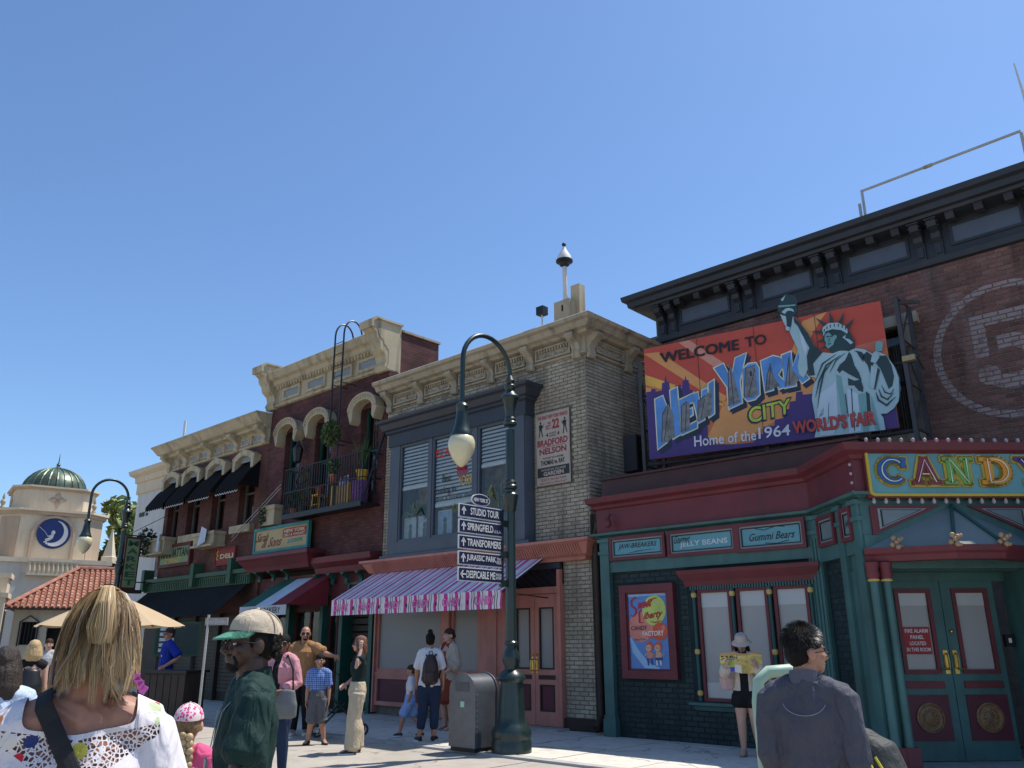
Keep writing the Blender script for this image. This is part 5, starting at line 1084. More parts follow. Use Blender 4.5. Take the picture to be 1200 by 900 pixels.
m.stroke([(112, 130), (300, 115), (470, 112)], 30, pst(0.001), 6); m.stroke([(140, 520), (190, 640), (300, 770), (420, 800)], [20, 60, 60, 20], pst(0.001), 6)
m.flat(ell(365, 265, 112, 140), pst(0.003), 0); m.flat(ell(240, 420, 118, 140), pst(0.002), 1); m.flat(ell(425, 460, 72, 84), pst(0.005), 2); m.flat(ell(455, 425, 18, 22), pst(0.007), 1)
m.flat(ell(350, 505, 50, 20), pst(0.006), 2)
# Sweet / Liberty in script strokes
m.stroke([(205, 160), (180, 145), (145, 180), (150, 225), (190, 255), (195, 295), (165, 325), (140, 310)], [6, 14, 18, 16, 18, 18, 12, 8], pst(0.009), 3)
m.stroke([(225, 285), (230, 380), (265, 380)], [16, 18, 8], pst(0.009), 3); m.stroke([(240, 262), (225, 285)], 14, pst(0.009), 3)
text(m, 'weet', quadmap([(205, 185), (345, 150), (348, 228), (210, 262)], pst(0.009)), 0, 1, 0, 1, 3, 0.03, 0.2)
m.stroke([(310, 172), (345, 162), (390, 150)], 9, pst(0.01), 3); text(m, 'iberty', quadmap([(268, 285), (440, 255), (448, 345), (272, 372)], pst(0.009)), 0, 1, 0, 1, 3, 0.03, 0.2); m.stroke([(330, 370), (380, 378), (440, 360)], [4, 10, 4], pst(0.01), 3)
text(m, 'CANDY', quadmap([(148, 415), (300, 405), (302, 448), (150, 452)], pst(0.009)), 0, 1, 0, 1, 4, 0.01)
text(m, 'FACTORY', quadmap([(258, 462), (460, 448), (462, 498), (260, 505)], pst(0.009)), 0, 1, 0, 1, 5, 0.02); text(m, 'New York', quadmap([(185, 528), (290, 520), (290, 542), (185, 548)], pst(0.009)), 0, 1, 0, 1, 4)
for cx, body in ((325, 1), (408, 1)):
    m.flat(ell(cx, 600, 36, 46, 18), pst(0.008), 2); m.flat(ell(cx-6, 615, 26, 34, 16), pst(0.010), 7); m.flat([(cx-24, 650), (cx+28, 648), (cx+34, 705), (cx-20, 708)], pst(0.009), 1 if cx < 400 else 7)
    m.stroke([(cx-16, 705), (cx-6, 770)], 14, pst(0.009), 8 if cx < 400 else 5); m.stroke([(cx+18, 705), (cx+30, 765)], 14, pst(0.009), 8 if cx < 400 else 5); m.stroke([(cx+28, 660), (cx+52, 690), (cx+58, 660)], 9, pst(0.009), 7); m.stroke([(cx-24, 660), (cx-44, 690)], 9, pst(0.009), 7)
    m.flat(ell(cx-14, 612, 3, 6, 8), pst(0.012), 4); m.flat(ell(cx+5, 612, 3, 6, 8), pst(0.012), 4)
m.flat([(384, 700), (445, 696), (450, 722), (378, 724)], pst(0.0105), 8)
m.build('print', pm, t)

# boxing poster on the grey brick
t = thing('fight_poster', 'cream boxing poster with red and black lettering on grey brick wall', 'poster', (-10.6, 12.58, 4.6))
MB().box(-11.05, -10.13, 12.575, 12.61, 4.59, 6.13).build('sheet', mat('poster_cream', (0.42, 0.36, 0.30), 0.7, 0.08, 3), t)
m = MB(); frame_rect(m, -11.05, -10.13, 4.59, 6.13, 0.015, 12.565, 12.6); m.build('edge', M_creamw, t)
qp = lambda off: quadmap([(-11.05, 6.13), (-10.13, 6.13), (-10.13, 4.59), (-11.05, 4.59)], lambda a, b: Vector((a, 12.573-off, b)))
m = MB(); f_ = qp(0.003); f2 = qp(0.005)
pm2 = [mat('ink_red', (0.30, 0.025, 0.04), 0.6), mat('ink_black', (0.03, 0.03, 0.032), 0.6), mat('poster_cream', (0.42, 0.36, 0.30))]
text(m, 'THE FIGHT NEW YORK WANTS!', f_, 0.06, 0.94, 0.905, 0.96, 0, 0.02); text(m, 'FRI.', f_, 0.36, 0.46, 0.83, 0.86, 0, 0.02)
text(m, 'OCT.', f_, 0.30, 0.47, 0.755, 0.82, 0, 0.02); text(m, '22', f_, 0.49, 0.70, 0.755, 0.89, 0, 0.04)
text(m, '4', f_, 0.31, 0.37, 0.655, 0.71, 1, 0.03); text(m, '4', f_, 0.64, 0.70, 0.655, 0.71, 1, 0.03); text(m, 'ROUNDS', f_, 0.40, 0.61, 0.685, 0.712, 1); text(m, 'BOXING', f_, 0.40, 0.61, 0.65, 0.677, 1)
text(m, 'BRADFORD', f_, 0.05, 0.93, 0.535, 0.625, 0, 0.03); m.flat([(0.15, 0.518), (0.85, 0.518), (0.85, 0.524), (0.15, 0.524)], f_, 0); text(m, 'NELSON', f_, 0.11, 0.89, 0.42, 0.505, 0, 0.03)
text(m, 'THE FIGHT OF A LIFETIME', f_, 0.2, 0.8, 0.355, 0.38, 1, 0.01); text(m, 'THOMAS vs. RAY', f_, 0.14, 0.84, 0.275, 0.34, 1, 0.03)
m.flat([(0.04, 0.115), (0.96, 0.115), (0.96, 0.245), (0.04, 0.245)], f_, 1); text(m, 'MADISON SQUARE', f2, 0.16, 0.86, 0.19, 0.225, 2, 0.01); text(m, 'GARDEN', f2, 0.22, 0.80, 0.13, 0.185, 2, 0.04)
text(m, 'TICKETS ON SALE NOW', f_, 0.12, 0.88, 0.06, 0.095, 0); text(m, 'BOX OFFICE OPEN DAILY', f_, 0.12, 0.88, 0.02, 0.045, 0)
for cx, sg in ((0.15, 1), (0.86, -1)):
    m.flat([(cx+0.025*math.cos(i*0.7), 0.865+0.018*math.sin(i*0.7)) for i in range(9)], f_, 1); m.flat([(cx-0.05, 0.84), (cx+0.05, 0.84), (cx+0.035, 0.76), (cx-0.04, 0.76)], f_, 1); m.stroke([(cx, 0.83), (cx+sg*0.07, 0.80), (cx+sg*0.08, 0.84)], 0.02, f_, 1)
    m.stroke([(cx-0.02, 0.76), (cx-0.05, 0.66)], 0.025, f_, 1); m.stroke([(cx+0.02, 0.76), (cx+0.06, 0.67)], 0.025, f_, 1)
m.build('print', pm2, t)

# ============================================================ wall signs of the market and the deli
def board_sign(lab, u0, u1, z0, z1, v, fm, bm2, words, border=0.07, name='shop_sign', extra=None):
    t = thing(name, lab, 'sign', ((u0+u1)/2, v, z0)); m = MB(); frame_rect(m, u0, u1, z0, z1, border, v-0.06, v+0.04); m.build('frame', fm, t)
    MB().box(u0+border, u1-border, v-0.03, v+0.03, z0+border, z1-border).build('board', bm2, t)
    m = MB(); fn = lambda o: quadmap([(u0+border, z1-border), (u1-border, z1-border), (u1-border, z0+border), (u0+border, z0+border)], lambda a, b: Vector((a, v-0.034-o, b)))
    ms = [mat('letter_dark', (0.03, 0.035, 0.04)), mat('ink_red', (0.30, 0.025, 0.04)), mat('letter_cream', (0.6, 0.52, 0.3), 0.6), mat('ink_brown', (0.20, 0.035, 0.02), 0.6), mat('ink_teal', (0.04, 0.2, 0.22), 0.6), mat('letter_gold', (0.6, 0.42, 0.06), 0.5), M_green]
    for s_, x0, x1, y0, y1, k, bo, sh in words: text(m, s_, fn(0.003), x0, x1, y0, y1, k, bo, sh)
    if extra: extra(m, fn)
    m.build('lettering', ms, t); return t
M_mkt = mat('sign_pale_green', (0.2, 0.27, 0.13), 0.5, 0.1)
board_sign('pale green board sign with dark letters and maroon frame on brown brick wall', -28.15, -25.85, 3.98, 4.72, 12.54, mat('dark_red_paint', (0.1, 0.02, 0.02)), M_mkt,
           [('MANHATTAN', 0.04, 0.96, 0.38, 0.92, 0, 0.03, 0), ('MARKET', 0.26, 0.76, 0.08, 0.36, 5, 0.03, 0)], 0.1)
def red_extra(m, fn):
    m.stroke([(0.08, 0.9), (0.0, 0.7), (0.1, 0.6), (0.0, 0.45), (0.1, 0.3)], 0.06, fn(0.003), 5)
board_sign('weathered red painted Deli panel on brown brick wall', -24.25, -23.05, 3.82, 4.36, 12.58, mat('faded_red', (0.20, 0.03, 0.03), 0.7), mat('faded_red_board', (0.24, 0.04, 0.035), 0.7, 0.3, 4),
           [('DELI', 0.22, 0.92, 0.36, 0.66, 2, 0.03, 0)], 0.04, extra=red_extra)
def deli_extra(m, fn):
    f0 = fn(0.002)
    m.flat([(0.545, 0.50), (0.97, 0.50), (0.985, 0.56), (0.985, 0.86), (0.97, 0.93), (0.56, 0.93), (0.54, 0.86), (0.54, 0.56)], f0, 1)
    text(m, 'NEW YORK', fn(0.006), 0.57, 0.96, 0.71, 0.88, 2, 0.03); text(m, 'DELI & MARKET', fn(0.006), 0.57, 0.96, 0.54, 0.66, 2, 0.02)
    m.flat([(0.62, 0.2), (0.92, 0.24), (0.9, 0.36), (0.94, 0.4), (0.64, 0.36), (0.66, 0.28)], f0, 4); text(m, 'SINCE 1915', fn(0.006), 0.67, 0.89, 0.25, 0.34, 2)
board_sign('cream deli and market sign with brown script in a teal frame', -21.75, -18.98, 3.98, 4.70, 12.42, mat('sign_frame_teal', (0.03, 0.20, 0.20), 0.5), mat('sign_cream', (0.42, 0.32, 0.14), 0.5, 0.08),
           [('Sarah', 0.03, 0.26, 0.45, 0.88, 3, 0.01, 0.15), ('& Sons', 0.16, 0.53, 0.14, 0.6, 3, 0.01, 0.15)], 0.08, extra=deli_extra)
t = thing('hanging_sign', 'narrow vertical green market sign hung on an iron bracket', 'sign', (-28.0, 11.6, 3.2))
MB().box(-28.04, -27.9, 11.25, 11.75, 3.25, 4.95).build('frame', mat('dark_red_paint', (0.1, 0.02, 0.02)), t)
MB().box(-27.9, -27.88, 11.3, 11.7, 3.32, 4.88).build('board', M_mkt, t)
m = MB(); 
for i, ch in enumerate('MARKET'): text(m, ch, lambda a, b: Vector((-27.872, a, b)), 11.33, 11.67, 4.64-i*0.25, 4.82-i*0.25, 0, 0.03)
m.build('lettering', M_green, t)
for z in (5.0, 3.5): MB().tube([(-27.97, 11.1, z), (-27.97, 12.62, z)], 0.02, 6).build('bracket', M_black, t)
MB().tube([(-27.97, 11.3, 5.0), (-27.97, 12.6, 5.8)], 0.01, 5).build('stay', M_black, t)
MB().box(-28.1, -27.85, 11.05, 11.95, 3.14, 3.25).build('base_cap', M_brown, t)
# ============================================================ billboard with the big statue
BBx = Vector((4.38, 0.8)).normalized(); BB = frame((-8.67, 13.2), (BBx.x, BBx.y)); BW, B0, B1 = 4.45, 4.91, 7.18
bb = thing('billboard', 'large orange Welcome to New York City billboard with pale blue statue cut-out', 'billboard', BB @ Vector((BW/2, 0, B0)))
MB(BB).box(0, BW, 0.0, 0.07, B0, B1).build('board', mat('billboard_orange', (0.56, 0.17, 0.07), 0.5, 0.1, 0.8), bb)
hb = homography([(47, 250), (1022, 42), (1100, 578), (75, 712)], [(0, B1), (BW, B1), (BW, B0), (0, B0)])
def bp(off, clip=True):
    def f(x, y):
        a, b = hb(x, y)
        if clip: a, b = min(max(a, 0.0), BW), min(max(b, B0), B1)
        return BB @ Vector((a, -off, b))
    return f
c2 = lambda pts: [(529.4+0.7447*x, 0.7446*y) for x, y in pts]
BM = [mat('ad_red', (0.50, 0.075, 0.045), 0.5, 0.08), mat('ad_light_orange', (0.66, 0.30, 0.10), 0.5, 0.08), mat('ad_purple', (0.065, 0.035, 0.17), 0.5, 0.1), mat('ad_cream', (0.66, 0.66, 0.48), 0.5), mat('ad_sky', (0.10, 0.27, 0.60), 0.5, 0.3, 1.5), mat('ad_grey', (0.19, 0.19, 0.19), 0.5, 0.5, 7), mat('ad_navy', (0.02, 0.03, 0.06), 0.5), mat('ad_lime', (0.45, 0.58, 0.06), 0.5), mat('ad_black', (0.025, 0.015, 0.02), 0.5), mat('ad_white', (0.66, 0.66, 0.72), 0.5), mat('ad_letter_red', (0.52, 0.06, 0.05), 0.5), mat('ad_pale_red', (0.52, 0.14, 0.09), 0.5), mat('ad_pink', (0.6, 0.26, 0.19), 0.5), mat('ad_yellow', (0.72, 0.40, 0.08), 0.5)]
m = MB()
m.flat([(47, 250), (1022, 42), (1045, 200), (560, 330), (330, 470), (57, 380)], bp(0.003), 0)
for pts, k in (([(47, 270), (110, 262), (390, 450), (370, 480)], 1), ([(52, 358), (380, 470), (380, 490), (53, 400)], 13), ([(190, 222), (235, 212), (470, 370), (430, 390)], 12), ([(640, 300), (700, 130), (800, 88), (760, 150), (690, 280)], 1), ([(54, 410), (330, 500), (330, 540), (58, 470)], 1),
               ([(380, 470), (760, 330), (760, 470), (600, 545), (420, 650), (300, 640)], 1), ([(560, 330), (1045, 200), (1050, 250), (760, 350)], 11)): m.flat(pts, bp(0.006), k)
m.flat([(58, 445), (60, 430), (78, 428), (80, 418), (96, 416), (98, 428), (122, 424), (124, 392), (133, 390), (138, 358), (143, 388), (152, 386), (156, 418), (175, 414), (176, 404), (200, 400), (202, 414), (206, 412), (208, 384), (216, 380), (219, 360), (223, 378), (232, 380), (236, 420), (250, 422), (252, 560), (310, 570), (312, 620), (350, 650), (430, 648), (500, 640), (502, 610), (540, 606), (542, 575), (585, 570), (587, 545), (622, 540), (624, 505), (645, 500), (647, 470), (672, 466), (674, 430), (700, 426), (702, 440), (742, 436), (745, 470), (1085, 480), (1100, 578), (75, 712)], bp(0.009), 2)
m.build('print', BM, bb)
for i in (1, 2, 3): MB(BB).box(BW*i/4-0.004, BW*i/4+0.004, -0.0115, 0.0, B0, B1).build('panel_seam', mat('seam_grey', (0.10, 0.05, 0.04), 0.6), bb)
LET = [[(97, 462), (127, 448), (165, 545), (158, 425), (185, 412), (203, 605), (172, 625), (135, 530), (145, 640), (110, 668)],
       [(195, 465), (250, 438), (253, 470), (222, 486), (225, 512), (248, 498), (250, 525), (228, 540), (232, 572), (268, 552), (268, 580), (208, 608)],
       [(248, 442), (270, 432), (285, 500), (288, 425), (308, 415), (318, 475), (315, 395), (336, 380), (338, 520), (318, 535), (302, 482), (298, 545), (275, 558)],
       [(338, 330), (375, 312), (408, 378), (425, 288), (467, 268), (442, 385), (452, 475), (400, 500), (392, 410)],
       [(455, 335), (478, 312), (508, 308), (520, 328), (524, 440), (505, 460), (475, 468), (458, 448)],
       [(530, 300), (580, 278), (610, 285), (620, 320), (600, 358), (642, 402), (605, 417), (577, 370), (580, 420), (548, 430)],
       [(616, 275), (652, 260), (660, 325), (690, 245), (725, 235), (692, 325), (728, 372), (700, 392), (670, 352), (674, 402), (630, 412)]]
TOW = [[(125, 640), (128, 520), (150, 480), (170, 520), (178, 615), (150, 640)], [(205, 600), (205, 490), (225, 470), (238, 480), (240, 585)], [(272, 552), (272, 470), (300, 445), (330, 420), (330, 520), (300, 540)],
       [(398, 490), (396, 350), (404, 318), (414, 350), (446, 470)], [(462, 455), (466, 330), (505, 318), (516, 440), (500, 452)], [(550, 425), (556, 360), (570, 310), (582, 365), (610, 405), (578, 415)], [(632, 405), (640, 330), (646, 280), (656, 330), (690, 375), (670, 398)]]
def grow(P, d):
    n = len(P); ar = sum(P[i][0]*P[(i+1) % n][1]-P[(i+1) % n][0]*P[i][1] for i in range(n)); sg = 1 if ar > 0 else -1; out = []
    for i in range(n):
        a, b, c = Vector(P[i-1]), Vector(P[i]), Vector(P[(i+1) % n]); e0 = (b-a).normalized(); e1 = (c-b).normalized()
        n0, n1 = Vector((e0.y, -e0.x))*sg, Vector((e1.y, -e1.x))*sg; q = n0+n1; q = q/max(q.length, 0.3); out.append(tuple(b+q*d/max(0.55, q.dot(n1))))
    return out
def clipinside(P, Q):
    return P
names7 = ('N', 'E', 'W', 'Y', 'O', 'R', 'K')
for k, (P, T_) in enumerate(zip(LET, TOW)):
    m = MB()
    sh = [(x+16, y+16) for x, y in grow(P, 5)]; m.flat(sh, bp(0.012+0.0004*k), 6); m.flat([(x+8, y+8) for x, y in grow(P, 5)], bp(0.0125+0.0004*k), 6)
    m.flat(grow(P, 5), bp(0.018), 3); m.flat(P, bp(0.021), 4); m.flat(T_, bp(0.024), 5)
    m.stroke([T_[0], T_[1], T_[2]], 2.5, bp(0.026), 6); m.stroke([(T_[0][0]*0.55+T_[-1][0]*0.45, T_[0][1]-6), (T_[2][0], T_[2][1]+14)], 2.5, bp(0.026), 6)
    if k == 4: m.flat([(483, 345), (492, 342), (494, 362), (486, 365)], bp(0.027), 6)
    m.build('letter', BM, bb)
m = MB(); [text(m, 'WELCOME', quadmap([(113, 268), (438, 207), (440, 252), (120, 310)], bp(0.024+0.0006*k_)), d_, 0.988+d_, e_, 0.95+e_, 8, 0.0) for k_, (d_, e_) in enumerate(((0, 0), (0.012, 0), (0.006, 0.05), (0, 0.05), (0.012, 0.05)))]; text(m, 'TO', quadmap([(462, 200), (550, 184), (554, 226), (466, 243)], bp(0.024)), 0, 1, 0, 1, 8, 0.02)
text(m, 'CITY', quadmap([(470, 493), (657, 448), (662, 524), (476, 572)], bp(0.024)), 0, 1, 0, 1, 6, 0.06); text(m, 'CITY', quadmap([(474, 495), (654, 452), (659, 520), (480, 568)], bp(0.028)), 0.02, 0.98, 0.05, 0.95, 7, 0.015)
text(m, 'Home of the', quadmap([(256, 615), (510, 588), (512, 632), (258, 660)], bp(0.024)), 0, 1, 0, 1, 9, 0.015); text(m, '1964', quadmap([(515, 580), (650, 565), (651, 612), (517, 628)], bp(0.024)), 0.03, 1, 0, 1, 9, 0.012)
m.build('lettering', BM, bb)
# statue: cut-out in pale green-blue with dark line work
SM = [mat('statue_pale', (0.36, 0.52, 0.56), 0.5, 0.08), mat('statue_dark', (0.025, 0.055, 0.06), 0.5), mat('statue_mid', (0.17, 0.36, 0.36), 0.5, 0.1), mat('statue_white', (0.48, 0.60, 0.68), 0.5, 0.06)]
def cut(pts, off, mi, th=0.03):
    P = c2(pts); m = MB(); i0 = [m.addv(bp(off, False)(*p)) for p in P]; i1 = [m.addv(bp(off-th, False)(*p)) for p in P]
    for k in range(len(P)): m.face((i0[k], i0[(k+1) % len(P)], i1[(k+1) % len(P)], i1[k]), mi)
    for t_ in tessellate_polygon([[Vector((x, y, 0)) for x, y in P]]): m.face([i0[q] for q in t_], mi); m.face([i1[q] for q in t_], mi)
    return m
body = [(110, 140), (135, 148), (160, 160), (185, 150), (215, 185), (265, 250), (300, 320), (345, 355), (400, 360), (440, 345), (490, 345), (530, 330), (580, 338), (620, 362), (640, 345), (700, 370), (740, 430), (770, 490), (776, 560), (765, 630), (740, 670), (700, 700), (665, 702), (680, 722), (692, 792), (300, 836), (310, 780), (300, 700), (285, 620), (290, 560), (310, 500), (270, 490), (262, 450), (240, 500), (215, 480), (205, 430), (215, 380), (205, 330), (175, 270), (160, 235), (135, 200), (118, 165)]
cut(body, 0.05, 0).build('statue_robe', SM, bb)
cut([(108, 75), (120, 35), (150, 22), (158, 30), (186, 33), (196, 60), (202, 80), (205, 120), (195, 140), (178, 152), (172, 200), (160, 238), (140, 230), (147, 190), (142, 152), (115, 142), (95, 120), (95, 95), (105, 80)], 0.055, 1).build('statue_torch', SM, bb)
hd = cut([(345, 245), (345, 222), (380, 188), (440, 186), (490, 230), (522, 290), (520, 332), (490, 348), (450, 342), (400, 358), (368, 330), (350, 290)], 0.055, 1)
for tip, a, b in (((275, 238), (345, 230), (345, 250)), ((300, 155), (352, 208), (366, 192)), ((383, 118), (383, 187), (408, 184)), ((466, 122), (430, 188), (452, 198)), ((523, 160), (466, 208), (486, 224)), ((303, 302), (348, 278), (352, 292)), ((333, 338), (358, 312), (366, 326))):
    hd.flat(c2([tip, a, b]), bp(0.054, False), 1)
hd.build('statue_head', SM, bb)
F1, F2, F3 = bp(0.059, False), bp(0.063, False), bp(0.067, False)
m = MB()
for pts, k in (([(342, 250), (347, 215), (378, 190), (430, 187), (470, 207), (492, 235), (480, 250), (450, 230), (400, 224), (362, 237), (352, 262)], 0),
               ([(358, 256), (378, 242), (400, 262), (420, 256), (425, 270), (412, 290), (405, 312), (377, 336), (362, 320), (364, 300), (356, 285)], 2),
               ([(455, 270), (475, 255), (470, 275), (492, 280), (515, 300), (500, 310), (480, 290)], 0),
               ([(118, 128), (140, 108), (160, 104), (182, 112), (188, 128), (170, 120), (150, 122), (135, 140)], 0), ([(112, 60), (140, 32), (125, 66)], 0), ([(140, 205), (165, 215), (160, 236), (142, 230)], 0), ([(118, 148), (140, 150), (146, 185), (130, 190)], 0), ([(100, 92), (195, 84), (196, 92), (102, 102)], 2)): m.flat(c2(pts), F2, k)
for i in range(9): a = R(165-17*i); x, y = 420+75*math.cos(a), 262-62*math.sin(a); m.stroke(c2([(x, y-6), (x+3*math.cos(a), y+10)]), 4, F3, 1)
for x, y in ((375, 268), (395, 266)): m.stroke(c2([(x-8, y), (x+8, y-3)]), 5, F3, 1)
m.stroke(c2([(385, 275), (378, 292), (388, 295)]), 3, F3, 1); m.stroke(c2([(374, 310), (392, 306)]), 4, F3, 1)
# shaded arm edge, folds
for pts, k in (([(182, 150), (215, 185), (265, 250), (300, 320), (275, 335), (240, 270), (208, 208), (188, 186)], 1),
               ([(270, 335), (302, 320), (345, 355), (322, 382), (292, 420), (302, 485), (270, 488), (262, 440), (258, 375)], 1),
               ([(440, 425), (470, 400), (492, 352), (505, 370), (522, 430), (547, 470), (562, 515), (532, 500), (490, 478), (455, 455), (438, 472), (425, 455)], 1),
               ([(485, 500), (520, 516), (556, 508), (570, 550), (570, 580), (545, 572), (520, 542), (488, 542)], 1), ([(530, 345), (560, 352), (580, 372), (570, 410), (550, 380)], 1),
               ([(590, 350), (617, 370), (627, 420), (608, 475), (596, 430), (577, 402), (562, 380)], 1), ([(640, 375), (700, 372), (728, 430), (742, 490), (732, 545), (712, 562), (690, 505), (668, 450), (632, 405)], 1),
               ([(585, 575), (605, 590), (612, 690), (592, 690)], 1), ([(332, 690), (352, 670), (352, 705), (325, 725)], 1),
               ([(420, 480), (445, 490), (478, 690), (465, 812), (448, 700)], 2), ([(545, 592), (585, 582), (602, 800), (570, 802)], 2), ([(615, 602), (640, 692), (662, 792), (640, 795), (618, 690)], 2), ([(215, 230), (240, 270), (262, 330), (250, 380), (225, 300)], 3), ([(330, 590), (420, 520), (430, 700), (410, 820), (330, 825), (315, 700)], 3), ([(480, 560), (540, 590), (560, 800), (490, 812)], 3)): m.flat(c2(pts), F1, k)
for pts, wd in (([(445, 370), (365, 430), (325, 520), (306, 610)], [2, 10, 9, 2]), ([(420, 366), (345, 420), (305, 520)], [2, 9, 2]), ([(405, 400), (352, 470), (332, 560), (318, 670)], [2, 9, 9, 2]), ([(520, 345), (590, 380), (640, 480)], [2, 6, 3]), ([(470, 360), (420, 400), (385, 470)], [2, 7, 2]), ([(505, 560), (512, 700)], 4), ([(470, 590), (488, 720)], 4),
                ([(640, 580), (655, 625), (700, 655), (752, 605)], [2, 12, 14, 2]), ([(655, 560), (672, 605), (705, 622), (742, 582)], [2, 10, 10, 2]), ([(672, 540), (690, 580), (722, 592), (742, 560)], [2, 8, 8, 2]), ([(745, 430), (772, 500), (772, 600)], [2, 6, 2]), ([(520, 690), (522, 800)], 4), ([(380, 640), (375, 760)], [2, 4])): m.stroke(c2(pts), [w_*0.75 for w_ in wd] if isinstance(wd, list) else wd, F2, 1)
m.flat(c2([(640, 302), (655, 290), (682, 300), (676, 346), (650, 352), (638, 340)]), F3, 2); m.flat(c2([(615, 430), (650, 442), (632, 562), (606, 550)]), F3, 0); m.flat(c2([(650, 442), (664, 455), (637, 572), (630, 560)]), F3, 1); m.flat(c2([(620, 370), (650, 355), (662, 382), (642, 415), (612, 410)]), F3, 0)
m.build('statue_linework', SM, bb)
m = MB(); q = c2([(176, 745), (636, 682), (646, 762), (186, 818)]); F4 = bp(0.072, False)
text(m, "WORLD'S FAIR", quadmap(q, bp(0.07, False)), -0.01, 1.0, -0.03, 1.02, 1, 0.05); text(m, "WORLD'S FAIR", quadmap(q, F4), 0, 1, 0, 1, 0, 0.035)
m.build('lettering', [BM[10], SM[1]], bb)
# steel frame behind
st = thing('steel_scaffold', 'dark steel lattice frame holding the billboard above the shop roof', 'frame', (-6.5, 14.2, 4.1)); M_steel = mat('dark_steel', (0.05, 0.05, 0.055), 0.5, 0.25, 4)
def lattice(x, y0, y1, z0, z1):
    for y in (y0, y1): MB().box(x-0.035, x+0.035, y-0.035, y+0.035, z0, z1).build('post', M_steel, st)
    n = 4
    for i in range(n):
        a, b = z0+(z1-z0)*i/n, z0+(z1-z0)*(i+1)/n
        MB().tube([(x, y0, a), (x, y1, b)] if i % 2 else [(x, y1, a), (x, y0, b)], 0.018, 6).build('brace', M_steel, st); MB().tube([(x, y0, b), (x, y1, b)], 0.018, 6).build('strut', M_steel, st)
lattice(-8.85, 13.3, 14.0, 4.1, 7.0); lattice(-4.05, 14.05, 14.7, 4.1, 7.2); lattice(-6.5, 13.75, 14.4, 4.1, 5.2)
for a, b in (((-8.85, 13.35, 4.85), (-4.05, 14.15, 4.85)), ((-8.85, 14.0, 4.6), (-4.05, 14.7, 4.6)), ((-4.05, 14.1, 7.1), (-3.75, 14.3, 7.1)), ((-8.85, 14.0, 6.2), (-4.05, 14.7, 6.2))): MB().tube([a, b], 0.03, 6).build('beam', M_steel, st)
t = thing('floodlight', 'yellowish floodlight on steel bracket at the right of the billboard', 'floodlight', (-3.95, 14.0, 6.0)); MB().box(-0.12, 0.08, -0.05, 0.05, 0, 0.09).build('head', mat('pale_yellow', (0.36, 0.30, 0.15), 0.5), t, local=True); MB().tube([(0.1, 0, 0.05), (0.1, 0.3, -0.1)], 0.02, 6).build('arm', M_steel, t, local=True)
t = thing('speaker_box', 'dark grey loudspeaker box on the grey brick side wall', 'loudspeaker', (-9.5, 14.0, 4.9)); MB().box(-0.2, 0.12, -0.2, 0.2, 0, 0.75).build('case', mat('grey_box', (0.04, 0.042, 0.05), 0.6), t, local=True); MB().box(0.12, 0.13, -0.17, 0.17, 0.03, 0.72).build('grille', M_black, t, local=True)

# ============================================================ street lamps, signs, bin
M_lamp = mat('lamp_green_black', (0.012, 0.026, 0.024), 0.35, 0.2, 4, coat=0.3)
M_globe = mat('lamp_globe', (0.62, 0.56, 0.36), 0.25, 0.06, 3, coat=0.4)
lamp = thing('street_lamp', 'tall dark green street lamp with hooked arm carrying navy arrow signs', 'street lamp', (-9.0, 9.6, 0), group='hooked street lamps along the kerb')
L = lambda prof, name, seg=24: MB().lathe(prof, seg=seg).build(name, M_lamp, lamp, smooth=True, local=True)
L([(0.30, 0), (0.30, 0.14), (0.285, 0.17), (0.29, 0.2), (0.30, 0.26), (0.29, 0.32), (0.24, 0.38), (0.215, 0.44), (0.205, 0.5), (0.175, 0.98), (0.19, 1.0)], 'base')
L([(0.19, 1.0), (0.22, 1.03), (0.215, 1.06), (0.15, 1.12), (0.10, 1.16), (0.10, 1.2), (0.135, 1.28), (0.13, 1.36), (0.085, 1.46), (0.08, 1.5), (0.105, 1.52), (0.105, 1.55), (0.085, 1.57)], 'base_collar')
L([(0.085, 1.57), (0.078, 3.05), (0.075, 4.9)], 'shaft')
for z in (3.92, 4.98): L([(0.078, z-0.02), (0.11, z), (0.115, z+0.04), (0.09, z+0.07), (0.10, z+0.1), (0.08, z+0.14)], 'ring')
L([(0.078, 3.55), (0.09, 3.57), (0.125, 3.78), (0.13, 3.82), (0.095, 3.86)], 'collar')
L([(0.08, 5.12), (0.085, 5.2), (0.12, 5.4), (0.16, 5.44), (0.16, 5.47), (0.10, 5.53), (0.07, 5.58), (0.095, 5.62), (0.095, 5.66), (0.06, 5.7), (0.085, 5.75), (0.06, 5.8), (0.03, 5.86)], 'head_collar')
MB().tube([(0, 0, 5.7)]+[(0, -0.55+0.55*math.cos(math.pi*i/16), 5.85+0.55*math.sin(math.pi*i/16)) for i in range(17)]+[(0, -1.1, 5.1)], 0.04, 12).build('hook_arm', M_lamp, lamp, smooth=True, local=True)
MB().lathe([(0.04, 5.15), (0.085, 5.12), (0.105, 5.08), (0.085, 5.05), (0.088, 4.97), (0.11, 4.80), (0.145, 4.68), (0.175, 4.63), (0.175, 4.60), (0.15, 4.59)], (0, -1.1, 0), 24).build('shade', M_lamp, lamp, smooth=True, local=True)
MB().lathe([(0.15, 4.61), (0.185, 4.58), (0.21, 4.51), (0.213, 4.45), (0.198, 4.37), (0.145, 4.25), (0.08, 4.16), (0.025, 4.12), (0.005, 4.115)], (0, -1.1, 0), 28).build('globe', M_globe, lamp, smooth=True, local=True)
lamp2 = dup(lamp); lamp2.location = (-26.1, 10.42, 0); lamp2['label'] = 'farther street lamp with hooked arm in front of the domed tower'
M_navy = mat('sign_navy', (0.012, 0.018, 0.06), 0.45)
